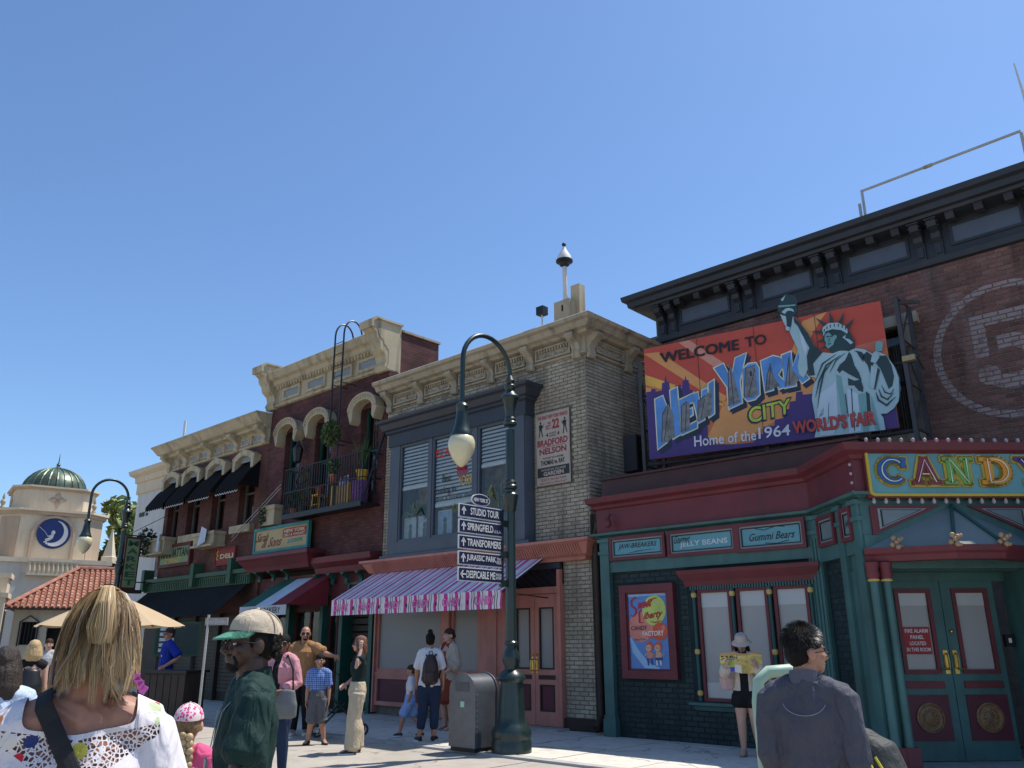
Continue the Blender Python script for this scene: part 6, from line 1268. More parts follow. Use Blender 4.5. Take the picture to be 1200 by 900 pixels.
SG = [('STUDIO TOUR', 0.24, 0.92, '', 'topmost navy arrow sign, directly below the small oval plate'), ('SPRINGFIELD', 0.17, 0.78, 'U.S.A.', 'second navy arrow sign from the top on the lamp post'), ('TRANSFORMERS', 0.17, 0.97, '', 'middle navy arrow sign of five on the lamp post'), ('JURASSIC PARK', 0.16, 0.85, 'THE RIDE', 'fourth navy arrow sign from the top on the lamp post'), ('DESPICABLE ME', 0.16, 0.83, 'MINION MAYHEM', 'lowest navy sign whose arrow points left')]
for i, (s_, a0, a1, sub, lab) in enumerate(SG):
    z1 = 3.56-i*0.235; z0 = z1-0.205
    t = thing('direction_sign', lab, 'sign', (-9.0, 8.93, z0), group='navy direction signs on the lamp post')
    MB().box(-9.012, -8.99, 8.46, 9.40, z0, z1).build('plate', M_white, t); MB().box(-8.99, -8.985, 8.475, 9.385, z0+0.015, z1-0.015).build('face', M_navy, t)
    m = MB(); fn = lambda a, b, z0=z0: Vector((-8.981, 8.475+0.91*a, z0+0.205*b))
    text(m, s_, fn, a0, a1, 0.24, 0.78, 0, 0.02)
    if sub: w_ = sub.split(' '); [text(m, q, fn, a1+0.015, 0.98, 0.5-0.24*k if len(w_) > 1 else 0.26, 0.72-0.24*k if len(w_) > 1 else 0.48, 0, 0.01) for k, q in enumerate(w_)]
    if i < 4: m.stroke([(0.085, 0.2), (0.085, 0.7)], 0.025, fn); m.flat([(0.03, 0.5), (0.085, 0.84), (0.14, 0.5), (0.12, 0.46), (0.085, 0.68), (0.05, 0.46)], fn)
    else: m.stroke([(0.04, 0.5), (0.15, 0.5)], 0.10, fn); m.flat([(0.08, 0.2), (0.02, 0.5), (0.08, 0.8), (0.095, 0.72), (0.05, 0.5), (0.095, 0.28)], fn)
    m.build('lettering', M_white, t)
for z in (3.34, 2.86, 2.42):
    MB().box(-0.03, 0.03, -0.24, -0.05, z-0.05, z+0.05).build('sign_bracket', M_lamp, lamp, local=True)
MB().box(-0.02, 0.02, -0.215, -0.18, 2.36, 3.56).build('sign_bar', M_lamp, lamp, local=True)
t = thing('oval_sign', 'small navy oval street sign crowning the stack of arrow signs', 'sign', (-9.0, 8.92, 3.57))
MB().extr([(-9.01, 8.92+0.2*math.cos(a), 3.655+0.095*math.sin(a)) for a in [i*math.pi/12 for i in range(24)]], (0.02, 0, 0)).build('plate', M_white, t); MB().extr([(-8.99, 8.92+0.185*math.cos(a), 3.655+0.082*math.sin(a)) for a in [i*math.pi/12 for i in range(24)]], (0.005, 0, 0)).build('face', M_navy, t)
m = MB(); text(m, 'NEW YORK ST.', lambda a, b: Vector((-8.981, 8.76+0.32*a, 3.62+0.06*b)), 0, 1, 0, 1, 0, 0.03); m.build('lettering', M_white, t)
# bin shaped like a letter box
t = thing('litter_bin', 'grey metal round topped bin standing left of the lamp base', 'bin', (-9.62, 9.42, 0)); M_bin = mat('bin_grey_metal', (0.14, 0.15, 0.17), 0.32, 0.2, 3, metal=0.55)
pr = [(-0.27, 0.06), (0.27, 0.06), (0.27, 0.82)]+[(0.27*math.cos(a), 0.82+0.27*math.sin(a)) for a in [i*math.pi/14 for i in range(1, 14)]]+[(-0.27, 0.82)]
MB().extr([(x, -0.24, z) for x, z in pr], (0, 0.48, 0)).build('body', M_bin, t, smooth=True, local=True)
m = MB(); po = [(x*1.05, 0.06+(z-0.06)*1.02) for x, z in pr]
for y in (-0.25, 0.225): m.extr([(x, y, z) for x, z in po], (0, 0.025, 0))
m.build('rim', M_bin, t, local=True); MB().box(-0.26, 0.26, -0.23, 0.23, 0, 0.06).build('foot', M_black, t, local=True)
MB().box(-0.03, 0.05, -0.255, -0.25, 0.62, 0.70).build('sticker', mat('sticker_green', (0.35, 0.6, 0.45), 0.5), t, local=True)
MB().box(-0.15, 0.15, -0.256, -0.25, 0.84, 0.98).build('flap', mat('bin_flap', (0.10, 0.105, 0.12), 0.35, metal=0.5), t, local=True)
rv = MB().ball((0, 0, 0), 0.011, 6, 4).mesh('rivet', M_bin)
for k in range(10):
    o = put('rivet', rv, t, local=True); o.location = (0.272, -0.2, 0.12+k*0.075)

# ============================================================ umbrella stand with kiosk counter
t = thing('patio_umbrella', 'beige patio umbrella over the kiosk behind the blonde woman', 'umbrella', (-15.8, 6.3, -0.28)); M_can = mat('beige_canvas', (0.43, 0.32, 0.20), 0.9, 0.08)
MB().tube([(0, 0, 0), (0, 0, 2.75)], 0.025, 10).build('pole', M_white, t, local=True)
for k in range(8):
    a, b = R(k*45+10), R(k*45+55); rr_ = 1.27; m = MB(); n = 5; rows = []
    for i in range(n+1):
        f = i/n; rows.append([(rr_*f*(math.cos(a)*(1-g_)+math.cos(b)*g_), rr_*f*(math.sin(a)*(1-g_)+math.sin(b)*g_), 2.7-0.55*f**1.15-0.03*math.sin(math.pi*g_)*f) for g_ in (0, 0.25, 0.5, 0.75, 1)])
    m.rings(rows, cap=False, closed=False); m.build('canopy_panel', M_can, t, local=True)
    MB().tube([(0, 0, 2.66), (rr_*math.cos(a), rr_*math.sin(a), 2.12)], 0.012, 5).build('rib', M_brown, t, local=True)
MB().lathe([(0.02, 2.7), (0.05, 2.72), (0.03, 2.8), (0.005, 2.86)], seg=10).build('finial', M_brown, t, local=True)
t = thing('kiosk_counter', 'dark brown timber kiosk counter beside the man in blue', 'counter', (-18.3, 9.05, -0.03), R(20))
MB().box(-0.9, 0.3, -0.3, 0.3, 0, 0.98).build('body', M_brown, t, local=True); MB().box(-0.95, 0.35, -0.36, 0.36, 0.98, 1.03).build('top', M_black, t, local=True)
for i in range(6): MB().box(-0.88+i*0.2, -0.88+i*0.2+0.18, -0.32, -0.3, 0.05, 0.94).build('plank', M_brown, t, local=True)
t = thing('menu_board', 'green framed menu board hanging in shade behind the man in blue', 'menu board', (-21.3, 10.2, 1.0)); fm_ = frame((-21.3, 10.2), (0.45, 0.9))
m = MB(fm_); frame_rect(m, -0.55, 0.55, 1.25, 2.1, 0.06, 0, 0.05); m.build('frame', M_green, t); MB(fm_).box(-0.49, 0.49, 0.02, 0.05, 1.31, 2.04).build('board', mat('menu_dark', (0.03, 0.05, 0.04), 0.5), t)
for i in range(5): MB(fm_).box(-0.42, -0.08, 0.01, 0.02, 1.36+i*0.13, 1.44+i*0.13).build('menu_strip', M_white, t)
m = MB(fm_); m.box(-0.45, -0.38, 0.06, 0.1, 0, 1.3); m.box(0.38, 0.45, 0.06, 0.1, 0, 1.3); m.build('leg', M_brown, t)
t = thing('sign_pole', 'thin pale pole with a small white drinks sign under the black awning', 'sign', (-15.9, 8.2, -0.1)); MB().tube([(0, 0, 0), (0.02, 0, 2.2)], 0.025, 8).build('pole', mat('pole_grey', (0.45, 0.45, 0.43), 0.4), t, local=True)
MB(ROTZ(R(20))).box(-0.05, 0.5, -0.02, 0.02, 2.0, 2.14).build('plate', mat('plate_grey', (0.25, 0.26, 0.26), 0.5), t, local=True)
m = MB(); text(m, 'Cold Drinks', lambda a, b: ROTZ(R(20)) @ Vector((-0.03+0.5*a, -0.024, 2.03+0.08*b)), 0, 1, 0, 1); m.build('lettering', M_white, t, local=True)

# ============================================================ far left: domed tower, tiled hall, trees
TF = frame((-52.0, 17.8), (0.39, 0.92)); TF = TF @ Matrix.Translation((-0.95, 0, 0)) @ ROTZ(R(12))
tw = thing('domed_tower', 'cream tower with ribbed green copper dome and round moon emblem', 'tower', TF @ Vector((0, 3.3, 0)))
def octa(h, c, cy=2.7): return [(-h+c, cy-h), (h-c, cy-h), (h, cy-h+c), (h, cy+h-c), (h-c, cy+h), (-h+c, cy+h), (-h, cy+h-c), (-h, cy-h+c)]
def oct_prism(h, c, z0, z1, name, mt, parent=None):
    m = MB(TF); m.extr([(x, y, z0) for x, y in octa(h, c)], (0, 0, z1-z0)); return m.build(name, mt, parent or tw)
MB(TF).box(-6.5, 2.9, -1.6, 7.0, 0, 5.9).build('lower_wall', M_towerlow, tw); MB(TF).box(-6.6, 3.05, -1.72, 7.1, 5.9, 6.15).build('ledge', M_tan, tw)
oct_prism(2.7, 0.95, 6.15, 8.75, 'wall', M_tan); oct_prism(2.86, 1.0, 8.75, 8.95, 'cornice', M_tand); oct_prism(2.98, 1.05, 8.95, 9.08, 'cornice', M_tan)
oct_prism(2.15, 0.75, 9.08, 10.3, 'drum', M_tan); oct_prism(2.27, 0.8, 10.3, 10.42, 'drum_cornice', M_tand); oct_prism(2.36, 0.83, 10.42, 10.52, 'drum_cornice', M_tan)
M_cop = mat('verdigris_copper', (0.10, 0.17, 0.12), 0.4, 0.45, 1.2, 0.1, 10, metal=0.35, col2=(0.06, 0.05, 0.035)); ctr = TF @ Vector((0, 2.7, 0))
m = MB(); m.lathe([(1.78*math.cos(a), 10.5+1.5*math.sin(a)) for a in [i*math.pi/2/10 for i in range(11)]][:-1]+[(0.03, 12.0)], ctr, 32); m.build('dome', M_cop, tw, smooth=True)
for k in range(24):
    a = k*math.pi/12; MB().tube([(ctr.x+1.79*math.cos(b)*math.cos(a), ctr.y+1.79*math.cos(b)*math.sin(a), 10.5+1.51*math.sin(b)) for b in [i*math.pi/2/8*0.97 for i in range(9)]], 0.05, 5).build('rib', M_cop, tw)
MB().lathe([(0.2, 11.96), (0.24, 12.04), (0.09, 12.15), (0.12, 12.26), (0.04, 12.4), (0.01, 12.95)], ctr, 12).build('finial', M_cop, tw, smooth=True)
def face_frame(k, h): return TF @ Matrix.Translation((0, 2.7, 0)) @ ROTZ(R(90*k)) @ Matrix.Translation((0, -h, 0))
for k in (0, -1):
    A0 = face_frame(k, 2.7)
    arch = [(-1.0, 6.2), (1.0, 6.2)]+[(1.0*math.cos(a), 7.65+0.95*math.sin(a)) for a in [i*math.pi/14 for i in range(15)]]
    out_ = [(-1.15, 6.2)]+[(1.15*math.cos(a), 7.65+1.08*math.sin(a)) for a in [math.pi-i*math.pi/14 for i in range(15)]]+[(1.15, 6.2), (1.0, 6.2)]+[(1.0*math.cos(a), 7.65+0.95*math.sin(a)) for a in [i*math.pi/14 for i in range(15)]]+[(-1.0, 6.2)]
    m = MB(A0); i0 = [m.addv((x, -0.18, z)) for x, z in out_]; i1 = [m.addv((x, 0.02, z)) for x, z in out_]
    for q in range(len(out_)): m.face((i0[q], i0[(q+1) % len(out_)], i1[(q+1) % len(out_)], i1[q]))
    for t_ in tessellate_polygon([[Vector((x, z, 0)) for x, z in out_]]): m.face([i0[q] for q in t_])
    m.build('arch', M_tand, tw)
    MB(A0).extr([(x, -0.03, z) for x, z in arch], (0, 0.04, 0)).build('arch_panel', M_creamw if False else M_tan, tw)
    ds = MB(A0); ds.extr([(0.88*math.cos(i*math.pi/18), -0.1, 7.72+0.88*math.sin(i*math.pi/18)) for i in range(36)], (0, 0.08, 0)); dk = ds.build('emblem_disc', mat('emblem_navy', (0.015, 0.03, 0.14), 0.45), tw)
    fn = lambda a, b, A0=A0: A0 @ Vector((a*0.86, -0.115, 7.72+b*0.86)); m = MB()
    # crescent open to the left, small angler seated on its lower horn
    o1 = [(0.06+0.80*math.cos(R(a)), 0.0+0.86*math.sin(R(a))) for a in range(86, -118, -8)]; o2 = [(-0.12+0.72*math.cos(R(a)), 0.12+0.76*math.sin(R(a))) for a in range(-104, 72, 8)]
    m.flat(o1+o2, fn); m.flat([(-0.03+0.12*math.cos(i*0.5), 0.06+0.14*math.sin(i*0.5)) for i in range(13)], fn); m.stroke([(-0.04, -0.02), (-0.14, -0.32)], [0.16, 0.26], fn); m.stroke([(-0.14, -0.3), (-0.42, -0.42), (-0.34, -0.74)], 0.10, fn); m.stroke([(-0.1, -0.36), (-0.52, -0.62)], 0.09, fn); m.stroke([(-0.06, -0.1), (-0.34, -0.22)], 0.06, fn); m.stroke([(-0.3, -0.24), (-0.55, 0.1), (-0.92, 0.40)], 0.025, fn)
    m.build('emblem', M_white, dk)
    q = MB(A0); 
    for a in range(4): q.ball((0.22*math.cos(R(90*a)), 0.54, 9.75+0.22*math.sin(R(90*a))), (0.17, 0.06, 0.17), 8, 5)
    q.box(-0.05, 0.05, 0.5, 0.6, 9.25, 10.2); q.box(-0.45, 0.45, 0.5, 0.6, 9.7, 9.8); q.build('quatrefoil', M_tand, tw, smooth=True)
    bx = MB(A0); bx.box(-1.25, 1.25, -2.1, -1.58, 5.2, 5.32); bx.box(-1.25, 1.25, -2.1, -1.95, 5.95, 6.08); bl2 = bx.build('balcony', M_tan, tw)
    bal = MB(A0)
    for i in range(11): bal = MB(A0); bal.lathe([(0.06, 5.32), (0.11, 5.5), (0.06, 5.8), (0.08, 5.95)], (-1.15+i*0.23, -2.02, 0), 8); bal.build('baluster', M_tan, bl2, smooth=True)
for k in range(4):
    A1 = TF @ Matrix.Translation((0, 2.7, 0)) @ ROTZ(R(90*k+45)) @ Matrix.Translation((0, -3.15, 0)); MB(A1).box(-0.6, 0.6, -0.04, 0.1, 6.3, 8.6).build('corner_panel', M_tand, tw)
    for dx in (-0.62,):
        c0 = A1 @ Vector((dx*0.9, -0.15, 0)); MB().lathe([(0.10, 9.08), (0.13, 9.16), (0.06, 9.22), (0.15, 9.4), (0.14, 9.5), (0.05, 9.6), (0.08, 9.68), (0.02, 9.95)], c0, 10).build('urn', M_tand, tw, smooth=True)
    c0 = A1 @ Vector((0, -1.2, 0)); MB().lathe([(0.45, 6.15), (0.45, 6.5), (0.38, 6.55), (0.06, 8.0), (0.1, 8.1)], c0, 4).build('obelisk', M_tan, tw)
# tiled hall in front
HF = frame((-39.4, 14.5), (0.345, 0.938))
hall = thing('tiled_hall', 'low cream hall with terracotta tiled roof and arched openings', 'building', HF @ Vector((0, 2, 0)))
m = MB(HF); wall_holes(m, -2.7, 6.5, 0, 3.05, 0.3, 0.3, [(-2.35, -1.75, 1.55, 2.5), (-1.35, -0.2, 0, 2.55), (0.6, 1.7, 0, 2.55), (2.4, 3.5, 0, 2.55)]); m.box(-2.7, 6.5, 3.2, 3.4, 0, 3.0); m.build('wall', mat('pale_hall_render', (0.52, 0.46, 0.35), 0.9, 0.1, 0.8, 0.2, 50, dirt=0.2), hall)
MB(HF).box(-2.6, 6.4, 0.9, 1.0, 0, 3.0).build('dark_room', M_dark, hall)
m = MB(HF); wp_ = [(-2.36, 1.5), (-1.74, 1.5)]
for i in range(5): x = -2.32+i*0.135; m.box(x, x+0.025, 0.2, 0.24, 1.55, 2.5)
m.tube([(-2.4, 0.2, 1.5), (-2.4, 0.2, 2.5), (-2.05, 0.2, 2.75), (-1.7, 0.2, 2.5), (-1.7, 0.2, 1.5)], 0.03, 6); m.build('window_grille', M_black, hall)
for x0 in (-1.35, 0.6, 2.4):
    x1 = x0+1.12; m = MB(HF); m.extr([(x0, 0.28, 2.56)]+[((x0+x1)/2-0.56*math.cos(math.pi*i/12), 0.28, 2.1+0.46*math.sin(math.pi*i/12)) for i in range(13)]+[(x1, 0.28, 2.56)], (0, 0.1, 0)); m.build('arch_head', mat('pale_hall_render', (0.52, 0.46, 0.35)), hall)
    m = MB(HF); m.box(x0, x1, 0.62, 0.66, 0.9, 1.1); m.tube([(x0+0.02, 0.2, 2.0), (x0+0.02, 0.2, 2.4), (x1-0.02, 0.2, 2.62)], 0.03, 6); m.build('grille', M_black, hall)
M_tile = mat('terracotta_tile', (0.34, 0.15, 0.10), 0.85, 0.4, 3)
e0, e1, r0, r1 = Vector((-3.0, -0.2, 3.05)), Vector((6.6, -0.2, 3.05)), Vector((-0.5, 3.2, 4.95)), Vector((6.6, 3.2, 4.95))
m = MB(HF); m.poly([e0, e1, r1, r0]); m.poly([e0, r0, (-3.0, 6.6, 3.05)]); m.build('roof', mat('roof_underlay', (0.20, 0.07, 0.04), 0.9), hall)
tl = MB(HF); ts = []; ncol = 42; nrow = 14
for i in range(ncol):
    x = -3.0+9.6*(i+0.5)/ncol
    for j in range(nrow):
        f0, f1 = j/nrow, (j+1.15)/nrow; xl = lambda f: -3.0+2.5*f
        if x < xl(f0)+0.1: continue
        y0, y1 = -0.22+3.4*f0, -0.22+3.4*f1; z0, z1 = 3.07+1.9*f0, 3.07+1.9*f1; w_ = 0.085
        a = [(x+w_*math.cos(q), y0, z0+0.02+0.075*math.sin(q)) for q in (0, math.pi/3, 2*math.pi/3, math.pi)]; b = [(x+w_*0.85*math.cos(q), y1, z1-0.01+0.065*math.sin(q)) for q in (0, math.pi/3, 2*math.pi/3, math.pi)]
        tl.rings([a, b], cap=False, closed=False); tl.poly([a[0], a[1], a[2], a[3]])
tl.build('roof_tiles', brick_pieces_mat('tile_mix', [(0.36, 0.16, 0.105), (0.30, 0.125, 0.085), (0.42, 0.21, 0.14), (0.25, 0.11, 0.08)]), hall, kind='stuff')
m = MB(HF); m.tube([e0+Vector((0, 0, 0.1)), r0+Vector((0, 0, 0.1)), r1+Vector((0, 0, 0.1))], 0.1, 6); m.build('ridge_tiles', M_tile, hall)
m = MB(HF); m.box(-3.05, 6.6, -0.25, -0.15, 2.98, 3.06); m.build('gutter', M_brown, hall)
t = thing('gate_pier', 'pale stepped masonry pier at the far left of the hall', 'pier', HF @ Vector((-3.4, -1, 0))); 
for nm, a in (('block', (-4.6, -3.05, -0.6, 1.0, 0, 3.45)), ('cap', (-4.8, -2.95, -0.75, 1.1, 3.45, 3.65)), ('upper_block', (-4.7, -3.1, 0, 1.5, 3.65, 4.3)), ('upper_cap', (-4.8, -3.0, -0.1, 1.6, 4.3, 4.5))): MB(HF).box(*a).build(nm, M_tan, t)
def tree(lab, x, y, h, r, seed, n, lm):
    rr = random.Random(seed); t = thing('tree', lab, 'tree', (x, y, 0), group='trees behind the far end of the street')
    tr = MB(); tr.tube([(0, 0, 0), (0.1, 0, h*0.3), (0.05, 0.1, h*0.55), (0, 0, h*0.85)], [0.28, 0.2, 0.14, 0.04], 8); lf = MB()
    for i in range(22):
        a = rr.uniform(0, 6.28); zz = h*rr.uniform(0.32, 0.97); rad = r*math.sqrt(max(0.08, 1-((zz-h*0.62)/(h*0.42))**2))*rr.uniform(0.45, 1.0)
        e = Vector((rad*math.cos(a), rad*math.sin(a), zz)); tr.tube([(0, 0, zz*0.75), e*0.5+Vector((0, 0, zz*0.42)), e], [0.08, 0.05, 0.015], 5)
        leaves(lf, e, (r*0.42, r*0.42, r*0.34), n//22, 0.30, 0, 0.2, rr)
    tr.build('trunk', M_bark, t, local=True); lf.build('crown', lm, t, local=True)
tree('leafy green tree rising between the domed tower and the white building', -56.0, 23.4, 10.6, 2.5, 3, 6500, M_leaft)
tree('smaller green tree in front of the larger tree beside the white building', -50.0, 22.5, 6.3, 2.0, 8, 3500, M_leaft)
# ============================================================ people: one continuous body each, clothes and hair as children
def eval_mesh(me, mods):
    ob = bpy.data.objects.new('tmp', me); COL.objects.link(ob)
    for ty, kw in mods:
        q = ob.modifiers.new('m', ty)
        for k_, v_ in kw.items(): setattr(q, k_, v_)
    dg = bpy.context.evaluated_depsgraph_get(); out = bpy.data.meshes.new_from_object(ob.evaluated_get(dg))
    bpy.data.objects.remove(ob); bpy.data.meshes.remove(me); return out
def fuse(mb, vox, name, mt, parent, smooth=3, wrinkle=0.0, wf=(9, 9, 4), seed=0, cut=None, **kw):
    me = eval_mesh(mb.mesh(name), [('REMESH', dict(mode='VOXEL', voxel_size=vox, adaptivity=0)), ('SMOOTH', dict(factor=0.5, iterations=smooth))])
    n = len(me.vertices)
    if wrinkle:
        co = np.empty(n*3); me.vertices.foreach_get('co', co); co = co.reshape(-1, 3); nr = np.empty(n*3); me.vertices.foreach_get('normal', nr); nr = nr.reshape(-1, 3)
        w_ = np.array([noise.noise(Vector((p[0]*wf[0]+seed, p[1]*wf[1], p[2]*wf[2]+0.7*p[0]*wf[0]))) + 0.5*noise.noise(Vector((p[0]*wf[0]*2.3+seed, p[1]*wf[1]*2.3, p[2]*wf[2]*2.1))) for p in co])
        me.vertices.foreach_set('co', (co+nr*(w_*wrinkle)[:, None]).ravel())
    if cut:
        bm = bmesh.new(); bm.from_mesh(me); bmesh.ops.delete(bm, geom=[v for v in bm.verts if cut(v.co)], context='VERTS')
        bd = {v: [e.other_vert(v) for e in v.link_edges if e.is_boundary] for v in bm.verts if v.is_boundary}
        for _ in range(14):
            new = {v: (v.co*0.4+(nb[0].co+nb[1].co)*0.3) for v, nb in bd.items() if len(nb) == 2}
            for v, c in new.items(): v.co = c
        bm.to_mesh(me); bm.free()
    me.polygons.foreach_set('use_smooth', [True]*len(me.polygons)); me.materials.clear(); me.materials.append(mt); me.update()
    return put(name, me, parent, True, **kw)
def limb(mb, pts, rad, side=(1, 0, 0), seg=12):
    """chain of elliptical rings; rad entries are r or (across, along)"""
    pts = [Vector(p) for p in pts]; n = len(pts); rs = []
    for i in range(n):
        d = (pts[min(i+1, n-1)]-pts[max(i-1, 0)]).normalized(); s = Vector(side); s = (s-d*s.dot(d))
        if s.length < 0.05: s = Vector((0, 1, 0))-d*d.y
        s.normalize(); u = d.cross(s); r = rad[i] if isinstance(rad[i], (tuple, list)) else (rad[i], rad[i])
        rs.append([pts[i]+s*r[0]*math.cos(2*math.pi*k/seg)+u*r[1]*math.sin(2*math.pi*k/seg) for k in range(seg)])
    e0, e1 = rad[0] if isinstance(rad[0], (tuple, list)) else (rad[0],)*2, rad[-1] if isinstance(rad[-1], (tuple, list)) else (rad[-1],)*2
    d0 = (pts[0]-pts[1]).normalized(); d1 = (pts[-1]-pts[-2]).normalized()
    def capring(r, c, d, e): return [c+(p-c)*0.6+d*min(e)*0.4 for p in r]
    rs = [capring(rs[0], pts[0], d0, e0)]+rs+[capring(rs[-1], pts[-1], d1, e1)]
    return mb.rings(rs)
SKIN = {'fair': mat('skin_fair', (0.50, 0.29, 0.21), 0.5, 0.1, 12), 'tan': mat('skin_tan', (0.38, 0.19, 0.12), 0.5, 0.1, 12), 'brown': mat('skin_brown', (0.16, 0.075, 0.045), 0.45, 0.12, 12), 'dark': mat('skin_dark', (0.065, 0.032, 0.022), 0.42, 0.12, 12), 'sun': mat('skin_sunned', (0.36, 0.17, 0.11), 0.5, 0.12, 14)}
def hand(mb, wrist, d, palm_n, S, curl=0.35, mirror=1):
    """palm, four fingers of different lengths and a thumb from the side of the palm"""
    d = Vector(d).normalized(); nrm = Vector(palm_n); nrm = (nrm-d*nrm.dot(d)).normalized(); sd = d.cross(nrm)*mirror
    w0 = Vector(wrist); pc = w0+d*0.05*S
    limb(mb, [w0, w0+d*0.035*S, w0+d*0.085*S], [(0.024*S, 0.017*S), (0.038*S, 0.016*S), (0.040*S, 0.013*S)], sd, 10)
    for k, ln in enumerate((0.066, 0.076, 0.071, 0.055)):
        o = w0+d*0.085*S+sd*(0.029-0.0195*k)*S; a = o; pts = [o-d*0.015*S]; ang = curl*(0.5+0.12*k); t = 0
        for seg_ in (0.45, 0.32, 0.23):
            t += ang; a = a+(d*math.cos(t)+nrm*math.sin(t))*ln*seg_*S; pts.append(a)
        limb(mb, pts, [0.0095*S, 0.0092*S, 0.0085*S, 0.0068*S], sd, 8)
    o = w0+d*0.028*S+sd*0.030*S; t1 = o+(d*0.6+sd*0.75+nrm*0.35).normalized()*0.034*S; t2 = t1+(d*0.85+sd*0.3+nrm*0.4).normalized()*0.03*S
    limb(mb, [o-sd*0.012*S, o, t1, t2], [0.014*S, 0.0135*S, 0.0115*S, 0.009*S], nrm, 8)
V3 = lambda *a: Vector(a)
class Person:
    def __init__(self, label, pos, face, H, skin='fair', group='people in the street', fat=1.0, female=False, joints=None, head_yaw=0, head_pitch=0, vox=0.012, hands=True, z0=0.0, curl=(0.4, 0.4), palms=None, hs=1.05):
        self.H = H; self.vox = vox; self.fem = female; self.fat = fat
        self.t = thing('person', label, 'person', (pos[0], pos[1], z0), face-math.pi/2, group)
        J = dict(hipL=(-0.052, 0, 0.51), hipR=(0.052, 0, 0.51), kneeL=(-0.056, 0.012, 0.285), kneeR=(0.056, 0.012, 0.285), ankL=(-0.058, -0.015, 0.05), ankR=(0.058, -0.015, 0.05),
                 shL=(-0.102, -0.008, 0.808), shR=(0.102, -0.008, 0.808), elL=(-0.122, -0.015, 0.635), elR=(0.122, -0.015, 0.635), wrL=(-0.125, 0.035, 0.49), wrR=(0.125, 0.035, 0.49), toeL=(-0.066, 0.085, 0.012), toeR=(0.066, 0.085, 0.012), neck=(0, -0.012, 0.835), head=(0, 0.008, 0.93))
        if female:
            for k_ in ('shL', 'shR'): J[k_] = (J[k_][0]*0.9, J[k_][1], J[k_][2])
            for k_ in ('elL', 'elR', 'wrL', 'wrR'): J[k_] = (J[k_][0]*0.92, J[k_][1], J[k_][2])
        J.update(joints or {}); self.J = {k_: Vector(v)*H for k_, v in J.items()}
        self.HM = Matrix.Translation(self.J['neck']+Vector((0, 0, 0.03*H))) @ Matrix.Rotation(head_yaw, 4, 'Z') @ Matrix.Rotation(head_pitch, 4, 'X') @ Matrix.Scale(hs, 4) @ Matrix.Translation(-(self.J['neck']+Vector((0, 0, 0.03*H)))) @ Matrix.Translation(self.J['head']-Vector((0, 0.008, 0.93))*H)
        b = MB(); self.torso(b, 0.0, 0.47); self.legs(b, 0.0, 0.045); self.arms(b, 0.0, 1.0)
        for s in 'LR':
            a, t_ = self.J['ank'+s], self.J['toe'+s]; f = (t_-a); f.z = 0; f = f.normalized() if f.length > 1e-6 else Vector((0, 1, 0))
            zt = t_.z; limb(b, [Vector((a.x, a.y, zt+0.022*H))-f*0.03*H, Vector((a.x, a.y, zt+0.022*H))+f*0.02*H, Vector((t_.x, t_.y, zt+0.012*H))-f*0.02*H, Vector((t_.x, t_.y, zt+0.008*H))], [0.018*H, 0.024*H, (0.026*H, 0.014*H), (0.02*H, 0.009*H)], Vector((f.y, -f.x, 0)), 10)
            if hands:
                d = (self.J['wr'+s]-self.J['el'+s]).normalized(); pn = (palms or {}).get(s, (1 if s == 'L' else -1, 0.3, 0)); hand(b, self.J['wr'+s], (palms or {}).get('d'+s, d), pn, H/1.72, curl[0 if s == 'L' else 1], (1 if s == 'L' else -1))
        self.headmesh(b); fuse(b, vox*0.55 if hands and vox < 0.02 else vox, 'body', SKIN[skin], self.t, 2)
    def P(self, x, y, z): return self.HM @ (Vector((x, y, z))*self.H)
    def headmesh(self, b):
        H = self.H; P = self.P; rot = self.HM.to_3x3()
        limb(b, [self.J['neck']-Vector((0, 0, 0.03*H)), self.J['neck']+Vector((0, 0.002*H, 0.02*H)), P(0, -0.006, 0.895)], [0.038*H, 0.031*H, 0.031*H] if self.fem else [0.045*H, 0.037*H, 0.036*H])
        e = lambda x, y, z, r: b.ball(P(x, y, z), [q*H for q in r], 14, 10, 0, rot)
        e(0, -0.006, 0.944, (0.0425, 0.053, 0.05)); e(0, 0.012, 0.912, (0.036, 0.038, 0.042)); e(0, 0.032, 0.885, (0.021, 0.018, 0.017)); e(0, 0.02, 0.893, (0.03, 0.026, 0.02))
        e(0, 0.036, 0.94, (0.030, 0.014, 0.012)); e(-0.022, 0.034, 0.915, (0.014, 0.012, 0.013)); e(0.022, 0.034, 0.915, (0.014, 0.012, 0.013))
        limb(b, [P(0, 0.044, 0.937), P(0, 0.053, 0.924), P(0, 0.060, 0.913), P(0, 0.048, 0.907)], [0.005*H, 0.0065*H, 0.010*H, 0.008*H], (1, 0, 0), 8)
        e(0, 0.047, 0.897, (0.014, 0.007, 0.004)); e(0, 0.046, 0.891, (0.012, 0.007, 0.004))
        for s in (-1, 1): e(s*0.044, -0.006, 0.921, (0.007, 0.013, 0.018))
    def face(self, brow=(0.03, 0.02, 0.015), lips=(0.30, 0.10, 0.09), glasses=None, beard=None):
        P, H = self.P, self.H; rot = self.HM.to_3x3(); W = mat('eye_white', (0.6, 0.58, 0.55), 0.2); D = mat('eye_dark', (0.015, 0.01, 0.008), 0.15)
        for s in (-1, 1):
            m = MB(); m.ball(P(s*0.018, 0.0405, 0.927), [0.0075*H, 0.0055*H, 0.0045*H], 10, 6, 0, rot); m.ball(P(s*0.018, 0.0445, 0.927), [0.0034*H, 0.002*H, 0.0036*H], 8, 6, 1, rot); m.build('eye', [W, D], self.t, smooth=True, local=True)
        m = MB()
        for s in (-1, 1): m.tube([P(s*0.008, 0.049, 0.938), P(s*0.019, 0.048, 0.9415), P(s*0.03, 0.040, 0.938)], [0.002*H, 0.003*H, 0.0015*H], 6)
